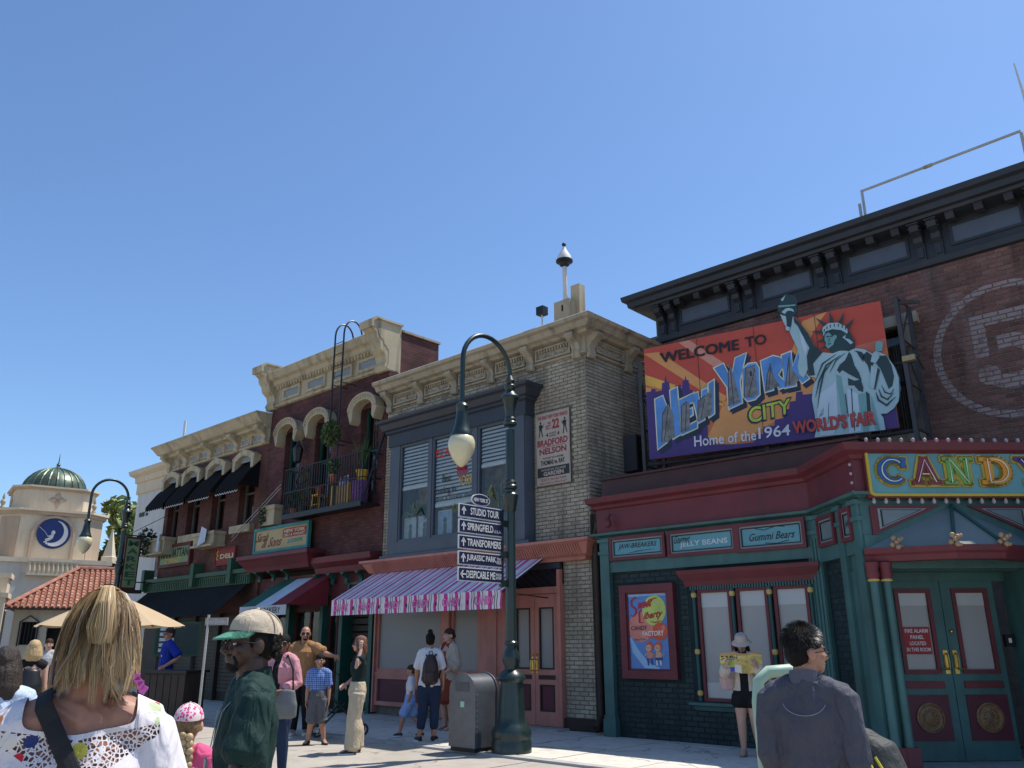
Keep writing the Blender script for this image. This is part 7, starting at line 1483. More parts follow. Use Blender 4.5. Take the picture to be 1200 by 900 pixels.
        m.build('eyebrows', mat('brow', brow, 0.8), self.t, local=True)
        m = MB(); m.ball(P(0, 0.0485, 0.8965), [0.012*H, 0.0062*H, 0.0034*H], 10, 6, 0, rot); m.ball(P(0, 0.048, 0.8915), [0.0105*H, 0.0062*H, 0.0038*H], 10, 6, 0, rot); m.build('lips', mat('lips_'+str(int(lips[0]*100)), lips, 0.45), self.t, smooth=True, local=True)
        if glasses:
            m = MB()
            for s in (-1, 1):
                if glasses == 'sun': m.ball(P(s*0.019, 0.054, 0.926), [0.0155*H, 0.003*H, 0.011*H], 12, 6, 0, rot)
                m.tube([P(s*0.019+0.0155*math.cos(a), 0.054, 0.926+0.011*math.sin(a)) for a in [i*math.pi/8 for i in range(17)]], 0.0014*H, 5); m.tube([P(s*0.034, 0.053, 0.929), P(s*0.046, 0.03, 0.93), P(s*0.049, -0.006, 0.926)], 0.0014*H, 5)
            m.tube([P(-0.005, 0.0555, 0.929), P(0.005, 0.0555, 0.929)], 0.0014*H, 5); m.build('glasses', mat('glasses_black', (0.01, 0.01, 0.012), 0.15), self.t, local=True)
        if beard:
            m = MB(); e = lambda x, y, z, r: m.ball(P(x, y, z), [q*H for q in r], 12, 8, 0, rot)
            e(0, 0.035, 0.880, (0.019, 0.0175, 0.015)); e(0, 0.047, 0.9025, (0.017, 0.0065, 0.003))
            for s in (-1, 1): limb(m, [P(s*0.018, 0.04, 0.9), P(s*0.022, 0.034, 0.885), P(s*0.014, 0.036, 0.877)], [0.0045*H]*3)
            fuse(m, 0.004, 'beard', mat('beard', beard, 0.9, 0.3, 60, 0.6, 300), self.t, 1)
    def torso(self, b, ez, z0, z1=0.832, nsh=True):
        H, f = self.H, self.fat; w = 0.93 if self.fem else 1.0; mid = (self.J['hipL']+self.J['hipR'])/2; nk = self.J['neck']; sh = (self.J['shL']+self.J['shR'])/2
        table = [(0.455, 0.070, 0.055), (0.50, 0.098*(1.04 if self.fem else 0.97), 0.07), (0.535, 0.098*(1.05 if self.fem else 0.97), 0.07), (0.60, 0.080*f if self.fem else 0.086*f, 0.056*f*f), (0.65, 0.080*f if self.fem else 0.092*f, 0.056*f), (0.71, 0.093*f*w, 0.064*f), (0.76, 0.100*f*w, 0.062*f), (0.795, 0.100*w, 0.05), (0.82, 0.070*w, 0.042), (0.845, 0.040, 0.038)]
        pts, rad = [], []
        for z, rx, ry in table:
            if z < z0-0.03 or z > z1+0.015: continue
            k_ = (z-0.51)/(0.808-0.51); c = mid+(sh-mid)*k_; c.z = mid.z+(sh.z-mid.z)*k_+0
            if z > 0.82: c = c.lerp(nk, 0.7)
            bust = 0.012*H if self.fem and 0.68 < z < 0.77 else 0
            pts.append(c+Vector((0, bust*0.5, 0))); rad.append((rx*H+ez, ry*H+ez+bust*0.5))
        limb(b, pts, rad, self.J['shR']-self.J['shL'], 18)
        if nsh:
            for s in 'LR': limb(b, [nk-Vector((0, 0, 0.012*H)), nk.lerp(self.J['sh'+s], 0.45)+Vector((0, 0, 0.0)), nk.lerp(self.J['sh'+s], 0.8)-Vector((0, 0, 0.002*H)), self.J['sh'+s]-Vector((0, 0, 0.006*H))], [(0.044*H+ez), 0.040*H+ez, 0.037*H+ez, 0.036*H+ez])
    def legs(self, b, ez, z1, r=(0.062, 0.053, 0.039, 0.036, 0.023), flare=None, sides='LR'):
        H = self.H
        for s in sides:
            h, k_, a = self.J['hip'+s], self.J['knee'+s], self.J['ank'+s]; L = [(h+Vector((0, 0, -0.01*H)), r[0]*H), (h.lerp(k_, 0.5), r[1]*H), (k_, r[2]*H), (k_.lerp(a, 0.35)+Vector((0, -0.008*H, 0)), r[3]*H), (a, r[4]*H)]
            pts, rad = [], []
            tot = (h.z-a.z); 
            for i, (p, q) in enumerate(L):
                if p.z < z1*H-1e-4 and i:
                    p0, q0 = L[i-1]; t_ = (p0.z-z1*H)/max(1e-6, p0.z-p.z)
                    if 0 < t_ < 1: pts.append(p0.lerp(p, t_)); rad.append(q0+(q-q0)*t_+ez)
                    break
                pts.append(p); rad.append(q+ez)
            if flare:
                n = len(pts); rad = [q+flare*H*(i/(n-1))**1.5 for i, q in enumerate(rad)]
            limb(b, pts, rad)
    def arms(self, b, ez, upto, r=(0.036, 0.031, 0.025, 0.025, 0.0165), flare=0.0, sides='LR'):
        """upto: 0..0.5 upper arm, 0.5..1 forearm"""
        H = self.H; f = 0.86 if self.fem else 1.0*(0.5+0.5*self.fat)
        for s in sides:
            a, e, w_ = self.J['sh'+s], self.J['el'+s], self.J['wr'+s]; L = [(a, r[0]), (a.lerp(e, 0.45), r[1]), (e, r[2]), (e.lerp(w_, 0.3), r[3]), (w_, r[4])]; T_ = (0, 0.225, 0.5, 0.65, 1.0); pts, rad = [], []
            for i, (p, q) in enumerate(L):
                if T_[i] > upto+1e-6:
                    t_ = (upto-T_[i-1])/(T_[i]-T_[i-1]); pts.append(L[i-1][0].lerp(p, t_)); rad.append((L[i-1][1]+(q-L[i-1][1])*t_)*H*f+ez); break
                pts.append(p); rad.append(q*H*f+ez)
            n = len(pts); rad = [q+flare*H*(i/(n-1))**1.3 for i, q in enumerate(rad)]; limb(b, pts, rad)
    def top(self, mt, sleeve=0.36, hem=0.49, ez=0.012, name='shirt', wrinkle=0.005, flare=0.012, z1=0.815, cut=None, extra=None, vox=None, wf=(9, 9, 4)):
        b = MB(); self.torso(b, ez, hem, z1); 
        if sleeve: self.arms(b, ez*1.1, sleeve, flare=flare)
        if extra: extra(b)
        return fuse(b, vox or self.vox*0.75, name, mt, self.t, 3, wrinkle, wf, seed=self.t.location.x*7, cut=cut)
    def bottom(self, mt, z1=0.05, ez=0.012, name='trousers', flare=None, wrinkle=0.005, top=0.59):
        b = MB(); self.torso(b, ez*0.9, 0.455, top, False); self.legs(b, ez, z1, flare=flare); return fuse(b, self.vox*0.75, name, mt, self.t, 3, wrinkle, seed=3+self.t.location.x*5)
    def skirt(self, mt, z1, ez=0.014, flare=0.04, z_top=0.6, name='skirt'):
        b = MB(); H = self.H; mid = (self.J['hipL']+self.J['hipR'])/2; limb(b, [Vector((mid.x, mid.y, z*H)) for z in (z_top, 0.54, 0.45, (0.45+z1)/2, z1)], [(0.085*H+ez, 0.062*H+ez), (0.104*H+ez, 0.078*H+ez), (0.108*H+ez, 0.085*H+ez), ((0.104+flare*0.6)*H, (0.08+flare*0.5)*H), ((0.10+flare)*H, (0.08+flare)*H)], (1, 0, 0), 18)
        return fuse(b, self.vox*0.8, name, mt, self.t, 2, 0.008, (14, 14, 1.5), 2)
    def shoes(self, mt, sole=None, ez=0.008):
        H = self.H
        for s in 'LR':
            a, t_ = self.J['ank'+s], self.J['toe'+s]; f = (t_-a); f.z = 0; f = f.normalized() if f.length > 1e-6 else Vector((0, 1, 0)); zt = t_.z-0.012*H; b = MB(); sd = Vector((f.y, -f.x, 0))
            limb(b, [Vector((a.x, a.y, zt+0.024*H))-f*0.035*H, Vector((a.x, a.y, zt+0.028*H))+f*0.015*H, Vector((t_.x, t_.y, zt+0.02*H))-f*0.025*H, Vector((t_.x, t_.y, zt+0.014*H))+f*0.005*H], [(0.02*H+ez*0.5, 0.022*H+ez*0.5), (0.026*H+ez*0.5, 0.028*H), (0.028*H+ez*0.5, 0.017*H+ez*0.3), (0.02*H, 0.011*H)], sd, 12)
            o = fuse(b, self.vox*0.6, 'shoe', mt, self.t, 2)
            m = MB(); n = 16
            ol = [Vector((a.x, a.y, 0)).lerp(Vector((t_.x, t_.y, 0)), 0.45)+f*(0.078*H*math.cos(q))+sd*(0.032*H*math.sin(q)) for q in [i*2*math.pi/n for i in range(n)]]
            m.extr([(p.x, p.y, zt-0.0005) for p in ol], (0, 0, 0.012*H)); m.build('sole', sole or M_white, o, local=True)
    def neckband(self, mt, r0=0.062, r1=0.058, h=0.04, open_=0.0):
        n_ = self.J['neck']; m = MB(); rows = []
        for k in range(21):
            a = R(-90+open_)+(2*math.pi-2*R(open_))*k/20 if open_ else 2*math.pi*k/20; a += math.pi*0 
            c, s_ = math.sin(a+math.pi/2+0) , -math.cos(a+math.pi/2)
            c, s_ = math.cos(R(90+open_)+(2*math.pi-2*R(open_))*k/20), math.sin(R(90+open_)+(2*math.pi-2*R(open_))*k/20)
            z0 = n_.z+0.016-0.030*max(0, s_)+0.012*max(0, -s_)
            rows.append([V3(n_.x+r0*1.12*c, n_.y+r0*1.12*s_, z0-0.012), V3(n_.x+r0*1.02*c, n_.y+r0*1.02*s_, z0+h), V3(n_.x+r1*0.96*c, n_.y+r1*0.96*s_, z0+h), V3(n_.x+r1*0.98*c, n_.y+r1*0.98*s_, z0)])
        m.rings(rows, cap=False); return m.build('collar', mt, self.t, smooth=True, local=True)
    def hair(self, mt, style='short', length=0.0, seed=1, strands=0, smat=None):
        P, H = self.P, self.H; rot = self.HM.to_3x3(); b = MB(); e = lambda x, y, z, r: b.ball(P(x, y, z), [q*H for q in r], 14, 10, 0, rot)
        e(0, -0.0095, 0.955, (0.0465, 0.0585, 0.0490)) if style != 'undercap' else e(0, -0.012, 0.938, (0.0450, 0.0530, 0.0430)); e(0, -0.028, 0.925, (0.0425, 0.034, 0.040))
        if style in ('long', 'bob'):
            zl = 0.93-length
            limb(b, [P(0, -0.022, 0.95), P(0, -0.036, 0.91), P(0, -0.042, (0.91+zl)/2), P(0, -0.04, zl)], [(0.049*H, 0.045*H), (0.054*H, 0.036*H), (0.058*H, 0.03*H), (0.05*H, 0.018*H)], self.J['shR']-self.J['shL'], 16)
            for s in (-1, 1): limb(b, [P(s*0.037, 0.002, 0.955), P(s*0.048, 0.006, 0.92), P(s*0.052, -0.005, (0.91+zl)/2), P(s*0.045, -0.015, zl)], [(0.014*H, 0.03*H), (0.012*H, 0.03*H), (0.015*H, 0.03*H), (0.01*H, 0.02*H)])
        if style == 'bun':
            b.ball(P(0, -0.035, 1.012), [0.026*H, 0.026*H, 0.024*H], 12, 8); b.ball(P(0.01, -0.045, 1.002), [0.02*H, 0.02*H, 0.018*H], 12, 8)
        if style == 'lowbun': b.ball(P(0, -0.066, 0.925), [0.024*H, 0.02*H, 0.024*H], 12, 8)
        if style == 'pony': limb(b, [P(0, -0.055, 0.965), P(0, -0.085, 0.945), P(0, -0.085, 0.90), P(0, -0.07, 0.85)], [0.016*H, 0.02*H, 0.018*H, 0.006*H])
        o = fuse(b, max(0.005, self.vox*0.6), 'hair', mt, self.t, 1, 0.0035, (60, 60, 12), seed); return o
    def cap(self, mt, bm_, name='cap'):
        P, H = self.P, self.H; b = MB(); rows = []
        for j in range(8):
            a = j*math.pi/2/7.2; rows.append([P(0.050*math.cos(a)*math.cos(q), -0.010+0.0595*math.cos(a)*math.sin(q), 0.950+0.051*math.sin(a)+0.006*math.sin(q)*(-1)*math.cos(a)*-1) for q in [i*2*math.pi/24 for i in range(24)]])
        b.rings(rows, cap=True); o = b.build(name, mt, self.t, smooth=True, local=True)
        m = MB(); r0, r1 = [], []
        for i in range(13):
            q = R(15+150*i/12); c, s_ = math.cos(q), math.sin(q); r0.append(P(0.049*c, -0.008+0.057*s_, 0.954)); r1.append(P(0.048*c, -0.008+0.057*s_+0.036*max(0, s_)**0.7, 0.944-0.010*max(0, s_)+0.004*s_))
        r2 = [p-Vector((0, 0, 0.004*H)) for p in r1]; r3 = [p-Vector((0, 0, 0.004*H)) for p in r0]
        m.rings([r0, r1, r2, r3], cap=False, closed=False); m.build('brim', bm_, o, smooth=True, local=True)
        for k in range(6):
            q = R(30+60*k); MB().tube([P(0.0505*math.cos(a)*math.cos(q), -0.010+0.0602*math.cos(a)*math.sin(q), 0.950+0.0515*math.sin(a)) for a in [i*math.pi/2/8*0.98 for i in range(9)]], 0.0012*H, 4).build('seam', mt, o, local=True)
        m = MB(); m.ball(P(0, -0.010, 1.001), 0.005*H, 8, 5); m.build('button', mt, o, local=True); return o
def strands(parent, mt, roots, rr, name='strand'):
    """thin tapering hair strands, each a 3-sided tube along a guide"""
    m = MB()
    for pts, r in roots: m.tube(pts, [r*0.8]+[r]*(len(pts)-2)+[r*0.3], 3, cap=False)
    return m.build(name, mt, parent, smooth=True, local=True)
def cloth_mat(name, col, rough=0.85, var=0.1, weave=900, **kw):
    if name in MATS: return MATS[name]
    m = mat(name, col, rough, var, 4, 0.12, weave, spec=0.2, **kw); n, l, b = nodes_of(m); tc = n.new('ShaderNodeTexCoord'); mp = n.new('ShaderNodeMapping'); mp.inputs['Scale'].default_value = (1, 1, 0.5); l.new(tc.outputs['Object'], mp.inputs[0])
    nz = n.new('ShaderNodeTexNoise'); nz.inputs['Scale'].default_value = 13; nz.inputs['Detail'].default_value = 3; nz.inputs['Distortion'].default_value = 1.6; l.new(mp.outputs[0], nz.inputs['Vector'])
    bp = n.new('ShaderNodeBump'); bp.inputs['Strength'].default_value = 0.75; bp.inputs['Distance'].default_value = 0.03; l.new(nz.outputs[0], bp.inputs['Height'])
    old = b.inputs['Normal'].links[0].from_node; l.new(bp.outputs[0], old.inputs['Normal']); return m
def hair_mat(name, cols):
    m = bpy.data.materials.new(name); m.use_nodes = True; n, l, b = nodes_of(m); g = n.new('ShaderNodeNewGeometry'); cr = n.new('ShaderNodeValToRGB'); l.new(g.outputs['Random Per Island'], cr.inputs[0])
    cr.color_ramp.elements[0].color = (*cols[0], 1); cr.color_ramp.elements[1].color = (*cols[-1], 1)
    for i, c in enumerate(cols[1:-1]): e = cr.color_ramp.elements.new((i+1)/(len(cols)-1)); e.color = (*c, 1)
    l.new(cr.outputs[0], b.inputs['Base Color']); b.inputs['Roughness'].default_value = 0.4; b.inputs['Specular IOR Level'].default_value = 0.4; return m
toward = lambda pos, px_az: None
def facing(deg): return R(deg)
ZS = -0.03
H_dark = mat('hair_black', (0.010, 0.008, 0.007), 0.6, 0.3, 60, 0.5, 220, spec=0.15); H_brown = mat('hair_brown', (0.05, 0.028, 0.017), 0.6, 0.4, 60, 0.5, 220, spec=0.15); H_blond = mat('hair_blond_base', (0.20, 0.12, 0.055), 0.5, 0.4, 60, 0.5, 220)
M_jean = cloth_mat('denim', (0.022, 0.035, 0.075)); M_blackcl = cloth_mat('black_cloth', (0.012, 0.012, 0.014)); M_shoeblk = mat('black_shoe', (0.015, 0.015, 0.016), 0.4)
def V(*a): return Vector(a)

# ------------------------------------------------ 1 woman in white crochet blouse, nearest on the left
p = Person('person with shoulder length blonde hair in white crochet trimmed blouse, seen from behind at left', (-2.345, 0.895), R(157), 1.70, 'sun', female=True, fat=1.12, vox=0.010, z0=ZS, joints=dict(elL=(-0.145, -0.02, 0.65), elR=(0.145, -0.02, 0.65), wrL=(-0.15, 0.05, 0.50), wrR=(0.15, 0.05, 0.50), head=(0.012, 0.008, 0.93)))
def crochet():
    m = cloth_mat('white_blouse', (0.66, 0.62, 0.64), 0.85, 0.05, 500); n, l, b = nodes_of(m); out = n['Material Output']
    tc = n.new('ShaderNodeTexCoord'); sp = n.new('ShaderNodeSeparateXYZ'); l.new(tc.outputs['Object'], sp.inputs[0])
    def M(op, a, c=None):
        q = n.new('ShaderNodeMath'); q.operation = op
        for i, x in enumerate((a, c)):
            if x is None: continue
            if isinstance(x, (int, float)): q.inputs[i].default_value = x
            else: l.new(x, q.inputs[i])
        return q.outputs[0]
    ax = M('ABSOLUTE', sp.outputs[0])
    lo = M('ADD', M('MULTIPLY', ax, 0.62), 1.245)                      # V shaped lower edge of the lace yoke
    band = M('MULTIPLY', M('GREATER_THAN', sp.outputs[2], lo), M('LESS_THAN', ax, 0.185))
    cuff = M('MULTIPLY', M('GREATER_THAN', ax, 0.205), M('MULTIPLY', M('GREATER_THAN', sp.outputs[2], 1.13), M('LESS_THAN', sp.outputs[2], 1.19)))
    band = M('MAXIMUM', band, cuff)
    vo = n.new('ShaderNodeTexVoronoi'); vo.feature = 'DISTANCE_TO_EDGE'; vo.inputs['Scale'].default_value = 90; l.new(tc.outputs['Object'], vo.inputs['Vector'])
    v2 = n.new('ShaderNodeTexVoronoi'); v2.feature = 'F1'; v2.inputs['Scale'].default_value = 17; l.new(tc.outputs['Object'], v2.inputs['Vector'])
    hole = M('MULTIPLY', M('GREATER_THAN', vo.outputs['Distance'], 0.125), M('LESS_THAN', sp.outputs[2], M('ADD', M('MULTIPLY', ax, 0.16), 1.358)))
    flower = M('LESS_THAN', v2.outputs['Distance'], 0.33)
    hole = M('MULTIPLY', hole, M('SUBTRACT', 1.0, flower)); hole = M('MULTIPLY', hole, band)
    fl = M('MULTIPLY', flower, band)
    sc = n.new('ShaderNodeSeparateColor'); l.new(v2.outputs['Color'], sc.inputs[0]); cr = n.new('ShaderNodeValToRGB'); cr.color_ramp.interpolation = 'CONSTANT'; l.new(sc.outputs[0], cr.inputs[0])
    cols = [(0.55, 0.03, 0.05), (0.62, 0.50, 0.08), (0.03, 0.05, 0.16), (0.62, 0.6, 0.58), (0.05, 0.42, 0.48), (0.10, 0.03, 0.10), (0.55, 0.22, 0.10), (0.42, 0.48, 0.30)]
    cr.color_ramp.elements[0].color = (*cols[0], 1); cr.color_ramp.elements[1].color = (*cols[1], 1); cr.color_ramp.elements[1].position = 0.125
    for i, c in enumerate(cols[2:]): e = cr.color_ramp.elements.new(0.25+0.125*i); e.color = (*c, 1)
    src = b.inputs['Base Color'].links[0].from_socket; mx = n.new('ShaderNodeMix'); mx.data_type = 'RGBA'; l.new(fl, mx.inputs[0]); l.new(src, mx.inputs[6]); l.new(cr.outputs[0], mx.inputs[7]); l.new(mx.outputs[2], b.inputs['Base Color'])
    tr = n.new('ShaderNodeBsdfTransparent'); ms = n.new('ShaderNodeMixShader'); l.new(hole, ms.inputs[0]); l.new(b.outputs[0], ms.inputs[1]); l.new(tr.outputs[0], ms.inputs[2]); l.new(ms.outputs[0], out.inputs[0]); return m
bl_ = p.top(crochet(), sleeve=0.5, hem=0.44, ez=0.012, name='blouse', wrinkle=0.009, flare=0.03, z1=0.835, vox=0.0065, cut=lambda c: c.z > 1.372+0.16*abs(c.x+0.01) and abs(c.x) < 0.122)
p.bottom(M_jean, 0.05)
hb_ = p.hair(mat('hair_dark_blond', (0.10, 0.06, 0.03), 0.6, 0.4, 60), 'short', 0.02, 4)
rr = random.Random(21); H = p.H; roots = []
for lk in range(170):
    th0 = rr.uniform(-2.62, 2.62)-math.pi/2; lay0 = rr.uniform(0.0, 1.0)**0.7; zb0 = rr.gauss(0.884, 0.010); dev0 = rr.gauss(0, 0.12); ph0 = rr.uniform(0, 6.28); wv0 = rr.gauss(0.0, 0.13); fly0 = abs(rr.gauss(0, 0.007)) if rr.random() < 0.35 else 0.0; pul = rr.gauss(0, 0.0042); wid = rr.uniform(0.05, 0.12)
    for i in range(30):
        f_ = rr.gauss(0, 1); th = th0+f_*wid*0.5; zb = zb0+rr.gauss(0, 0.004); lift = pul+rr.gauss(0, 0.0012); pts = []; stray = rr.random() < 0.05
        for k in range(10):
            t_ = k/9; z = 1.003-(1.003-zb)*t_**1.3
            rad = 0.008+0.047*math.sin(min(1, t_*1.1)*math.pi/2)**0.62+0.008*math.sin(t_*math.pi*0.8)+0.004*t_**2+lift+fly0*t_**3+(rr.gauss(0, 0.003) if stray else 0)
            rad *= 0.86+0.14*lay0; a = th0+(th-th0)*(1-0.35*t_)+dev0*t_+wv0*math.sin(ph0+t_*8)*t_+(0.03*math.sin(7*t_+f_) if stray else 0)
            pts.append(p.P(0.82*rad*math.cos(a), -0.014+0.92*rad*math.sin(a)-0.004*t_+0.003*math.sin(ph0*2+t_*9)*t_, z+0.003*math.sin(ph0+3*t_)))
        roots.append((pts, rr.uniform(0.0005, 0.0010)))
M_bl = hair_mat('blonde_strands', [(0.055, 0.03, 0.014), (0.13, 0.075, 0.032), (0.22, 0.135, 0.06), (0.33, 0.22, 0.105), (0.46, 0.33, 0.18)])
_n, _l, _b = nodes_of(M_bl); _tc = _n.new('ShaderNodeTexCoord'); _sp = _n.new('ShaderNodeSeparateXYZ'); _l.new(_tc.outputs['Object'], _sp.inputs[0]); _mr = _n.new('ShaderNodeMapRange'); _mr.inputs[1].default_value = 1.62; _mr.inputs[2].default_value = 1.50; _mr.inputs[4].default_value = 0.55; _l.new(_sp.outputs[2], _mr.inputs[0])
_mx = _n.new('ShaderNodeMix'); _mx.data_type = 'RGBA'; _l.new(_mr.outputs[0], _mx.inputs[0]); _l.new(_b.inputs['Base Color'].links[0].from_socket, _mx.inputs[6]); _mx.inputs[7].default_value = (0.52, 0.38, 0.21, 1); _l.new(_mx.outputs[2], _b.inputs['Base Color'])   # bleached ends
strands(hb_, M_bl, roots, rr)
roots = []
for i in range(420):       # the half-up tail on top
    a0 = rr.uniform(0, 6.28); q = rr.uniform(0, 0.009); pts = [p.P(0.016*math.cos(a0), -0.022+0.012*math.sin(a0), 1.004), p.P(0.004*math.cos(a0), -0.035, 1.010), p.P(q*math.cos(a0), -0.05+q*math.sin(a0), 1.006), p.P(q*1.5*math.cos(a0), -0.072+q*math.sin(a0), 0.985), p.P(q*2.0*math.cos(a0)+0.004*math.sin(a0*3), -0.078+q*math.sin(a0), 0.95), p.P(q*1.7*math.cos(a0), -0.076+q*math.sin(a0), 0.925+0.4*q)]
    roots.append((pts, 0.0008))
strands(hb_, hair_mat('pale_blonde_strands', [(0.28, 0.18, 0.08), (0.50, 0.36, 0.18), (0.66, 0.50, 0.30)]), roots, rr); m = MB(); m.lathe([(0.012, 0), (0.014, 0.006), (0.012, 0.012)], p.P(0, -0.036, 1.004), 10); m.build('hair_tie', M_blackcl, hb_, local=True)
m = MB(); 
for k in range(4): m.cbox(p.P(0.052+0.004*k, -0.045, 0.882-0.006*k), (0.02, 0.012, 0.016), 0, Matrix.Rotation(0.7*k, 3, 'Y'))
m.build('hair_bow', mat('pink_bow', (0.62, 0.12, 0.42), 0.6), hb_, local=True)
W_ = world_of(p.t)
bag = thing('crossbody_bag', 'black crossbody bag strap running across the white crochet blouse', 'bag', W_ @ V(0, 0, 0.9), p.t.rotation_euler.z)
loc = lambda x, y, z: V(x, y, z-0.93)
_bod = [o_ for o_ in p.t.children if o_.name.startswith('body')][0]; sp_ = []
for y in (0.07, 0.045, 0.02, -0.005, -0.03, -0.05):
    zs = [h[1].z for h in (bl_.ray_cast(V(-0.088, y, 2), V(0, 0, -1)), _bod.ray_cast(V(-0.088, y, 2), V(0, 0, -1))) if h[0]]
    sp_.append(V(-0.088, y, max(zs or [1.4])+0.008))
for k in range(13):
    x, z = -0.085+0.26*k/12, sp_[5].z-0.022-(sp_[5].z-1.017)*k/12; ok, hit, nr_, _i = bl_.ray_cast(V(x, -1, z), V(0, 1, 0)); ok2, hit2, nr2, _i = [o_ for o_ in p.t.children if o_.name.startswith('body')][0].ray_cast(V(x, -1, z), V(0, 1, 0))
    y = min([h.y for o_, h in ((ok, hit), (ok2, hit2)) if o_] or [-0.1]); sp_.append(V(x, y-0.013, z))
sp_ += [V(0.195, -0.03, 0.97), V(0.2, 0.02, 0.93)]
m = MB(); limb(m, [q-V(0, 0, 0.9) for q in sp_], [(0.021, 0.003)]*len(sp_), (0.85, -0.1, 0.5), 10); m.build('strap', mat('black_webbing', (0.012, 0.012, 0.013), 0.7, 0.2, 50, 0.3, 600), bag, local=True)
m = MB(); frame_rect(m, -0.026, 0.026, -0.016, 0.016, 0.006, -0.004, 0.004); bk = m.build('buckle', mat('buckle_metal', (0.3, 0.3, 0.3), 0.3, metal=0.8), bag, local=True); bk.location = sp_[12]-V(0, 0.006, 0.9); bk.rotation_euler = (0, R(50), 0)
m = MB(); m.box(-0.05, 0.06, -0.13, 0.13, -0.15, 0.05); q = m.build('pouch', M_blackcl, bag, local=True); q.location = loc(0.24, 0.06, 0.92)

# ------------------------------------------------ 2 man in dark green shirt and beige cap, facing left
p = Person('person in beige cap with green brim and dark green short sleeved shirt, in profile', (-3.15, 1.82), R(248), 1.70, 'dark', fat=0.96, vox=0.010, z0=ZS, head_yaw=R(8), joints=dict(elL=(-0.142, 0.025, 0.648), wrL=(-0.125, 0.15, 0.565), elR=(0.125, 0.0, 0.64), wrR=(0.11, 0.11, 0.55)))
p.face(glasses='clear', beard=(0.008, 0.006, 0.005), lips=(0.11, 0.05, 0.042)); M_gsh = cloth_mat('dark_green_shirt', (0.012, 0.034, 0.030), 0.75)
def collar(b):
    limb(b, [p.J['neck']+V(0, -0.005, 0.0), p.J['neck']+V(0, 0.0, 0.005)], [0.070, 0.060])
s_ = p.top(M_gsh, sleeve=0.34, hem=0.47, ez=0.013, wrinkle=0.013, wf=(13, 13, 6), flare=0.014, z1=0.825, extra=collar)
p.neckband(M_gsh, 0.068, 0.062, 0.045, 25); p.bottom(cloth_mat('khaki_trousers', (0.30, 0.23, 0.14)), 0.05); p.shoes(M_shoeblk)
p.hair(H_dark, 'undercap', 0, 7)
b = MB(); 
for i in range(60): a = random.uniform(-2.6, -0.5); b.ball(p.P(0.045*math.cos(a), -0.01+0.052*math.sin(a), random.uniform(0.895, 0.945)), 0.009*p.H, 6, 4)
b.build('curls', H_dark, p.t, smooth=True, local=True)
p.cap(cloth_mat('beige_cap', (0.48, 0.40, 0.30)), cloth_mat('cap_green', (0.09, 0.26, 0.17)))
m = MB(); W2 = p.J['neck']
for sx in (-1, 1): limb(m, [W2+V(sx*0.055, 0.04, 0.0), W2+V(sx*0.06, 0.115, -0.09), W2+V(sx*0.03, 0.135, -0.22)], [(0.008, 0.002)]*3)
m.box(-0.035, 0.035, 0.128, 0.134, 1.10, 1.16); m.build('lanyard', mat('lanyard_grey', (0.22, 0.24, 0.26), 0.5), p.t, local=True)
m = MB(); limb(m, [p.J['elL'].lerp(p.J['shL'], 0.22)+V(-0.03, -0.03, 0), p.J['elL'].lerp(p.J['shL'], 0.2)+V(-0.055, 0.02, 0)], [(0.004, 0.002)]*2); m.build('sleeve_seam', M_gsh, p.t, local=True)

# ------------------------------------------------ 3 man in grey polo, back turned, right of the picture
p = Person('person with short black hair and glasses in slate grey polo shirt, back turned', (-1.865, 4.105), R(101), 1.64, 'tan', fat=1.0, vox=0.010, z0=ZS, head_yaw=R(-48), joints=dict(elL=(-0.120, -0.02, 0.64), elR=(0.124, -0.02, 0.635), wrL=(-0.10, 0.10, 0.56), wrR=(0.11, 0.09, 0.54)))
p.face(glasses='clear', brow=(0.01, 0.01, 0.01))
M_polo = cloth_mat('slate_polo', (0.078, 0.078, 0.098), 0.75)
def collar(b): limb(b, [p.J['neck']+V(0, -0.008, -0.005), p.J['neck']+V(0, 0.0, 0.015)], [0.074, 0.062])
sh_ = p.top(M_polo, sleeve=0.56, hem=0.46, ez=0.013, wrinkle=0.012, wf=(13, 13, 6), flare=0.006, z1=0.838, extra=collar)
m = MB(); arc = [(0.10*math.sin(q), -0.0, 0.775*p.H-0.06*math.cos(q)+0.03) for q in [R(-80+10*i) for i in range(17)]]
dgz = []
for x, _, z in arc:
    ok, hit, nrm, _i = sh_.ray_cast(V(x, -1, z), V(0, 1, 0)); dgz.append(hit+V(0, -0.002, 0) if ok else V(x, -0.13, z))
m.tube(dgz, 0.0022, 5); m.build('yoke_seam', mat('polo_seam', (0.26, 0.25, 0.29), 0.8), sh_, local=True)
p.neckband(mat('polo_collar', (0.10, 0.10, 0.125), 0.8, 0.1, 6, 0.2, 300), 0.070, 0.064, 0.05, 15); p.bottom(cloth_mat('grey_shorts', (0.08, 0.08, 0.085)), 0.26); p.shoes(M_shoeblk)
hh = p.hair(H_dark, 'short', 0, 5); rr = random.Random(4); roots = []
for i in range(1600):
    a = rr.uniform(0, 6.28); e_ = rr.uniform(-0.25, 1.5); d = V(0.0475*math.cos(e_)*math.cos(a), 0.0595*math.cos(e_)*math.sin(a), 0.050*math.sin(e_)); o = V(0, -0.0095, 0.955)+d*0.98
    if o.y > 0.03 and o.z < 0.965: continue
    dn = d.normalized(); f_ = (dn*0.5+V(0, 0.25, -0.5)-dn*dn.dot(V(0, 0.25, -0.5))*0.7).normalized()
    roots.append(([p.P(*o), p.P(*(o+dn*0.0015+f_*0.006)), p.P(*(o+dn*0.001+f_*0.013))], 0.0009))
strands(hh, hair_mat('black_strands', [(0.006, 0.006, 0.006), (0.02, 0.018, 0.017), (0.05, 0.047, 0.045)]), roots, rr)
W_ = world_of(p.t)
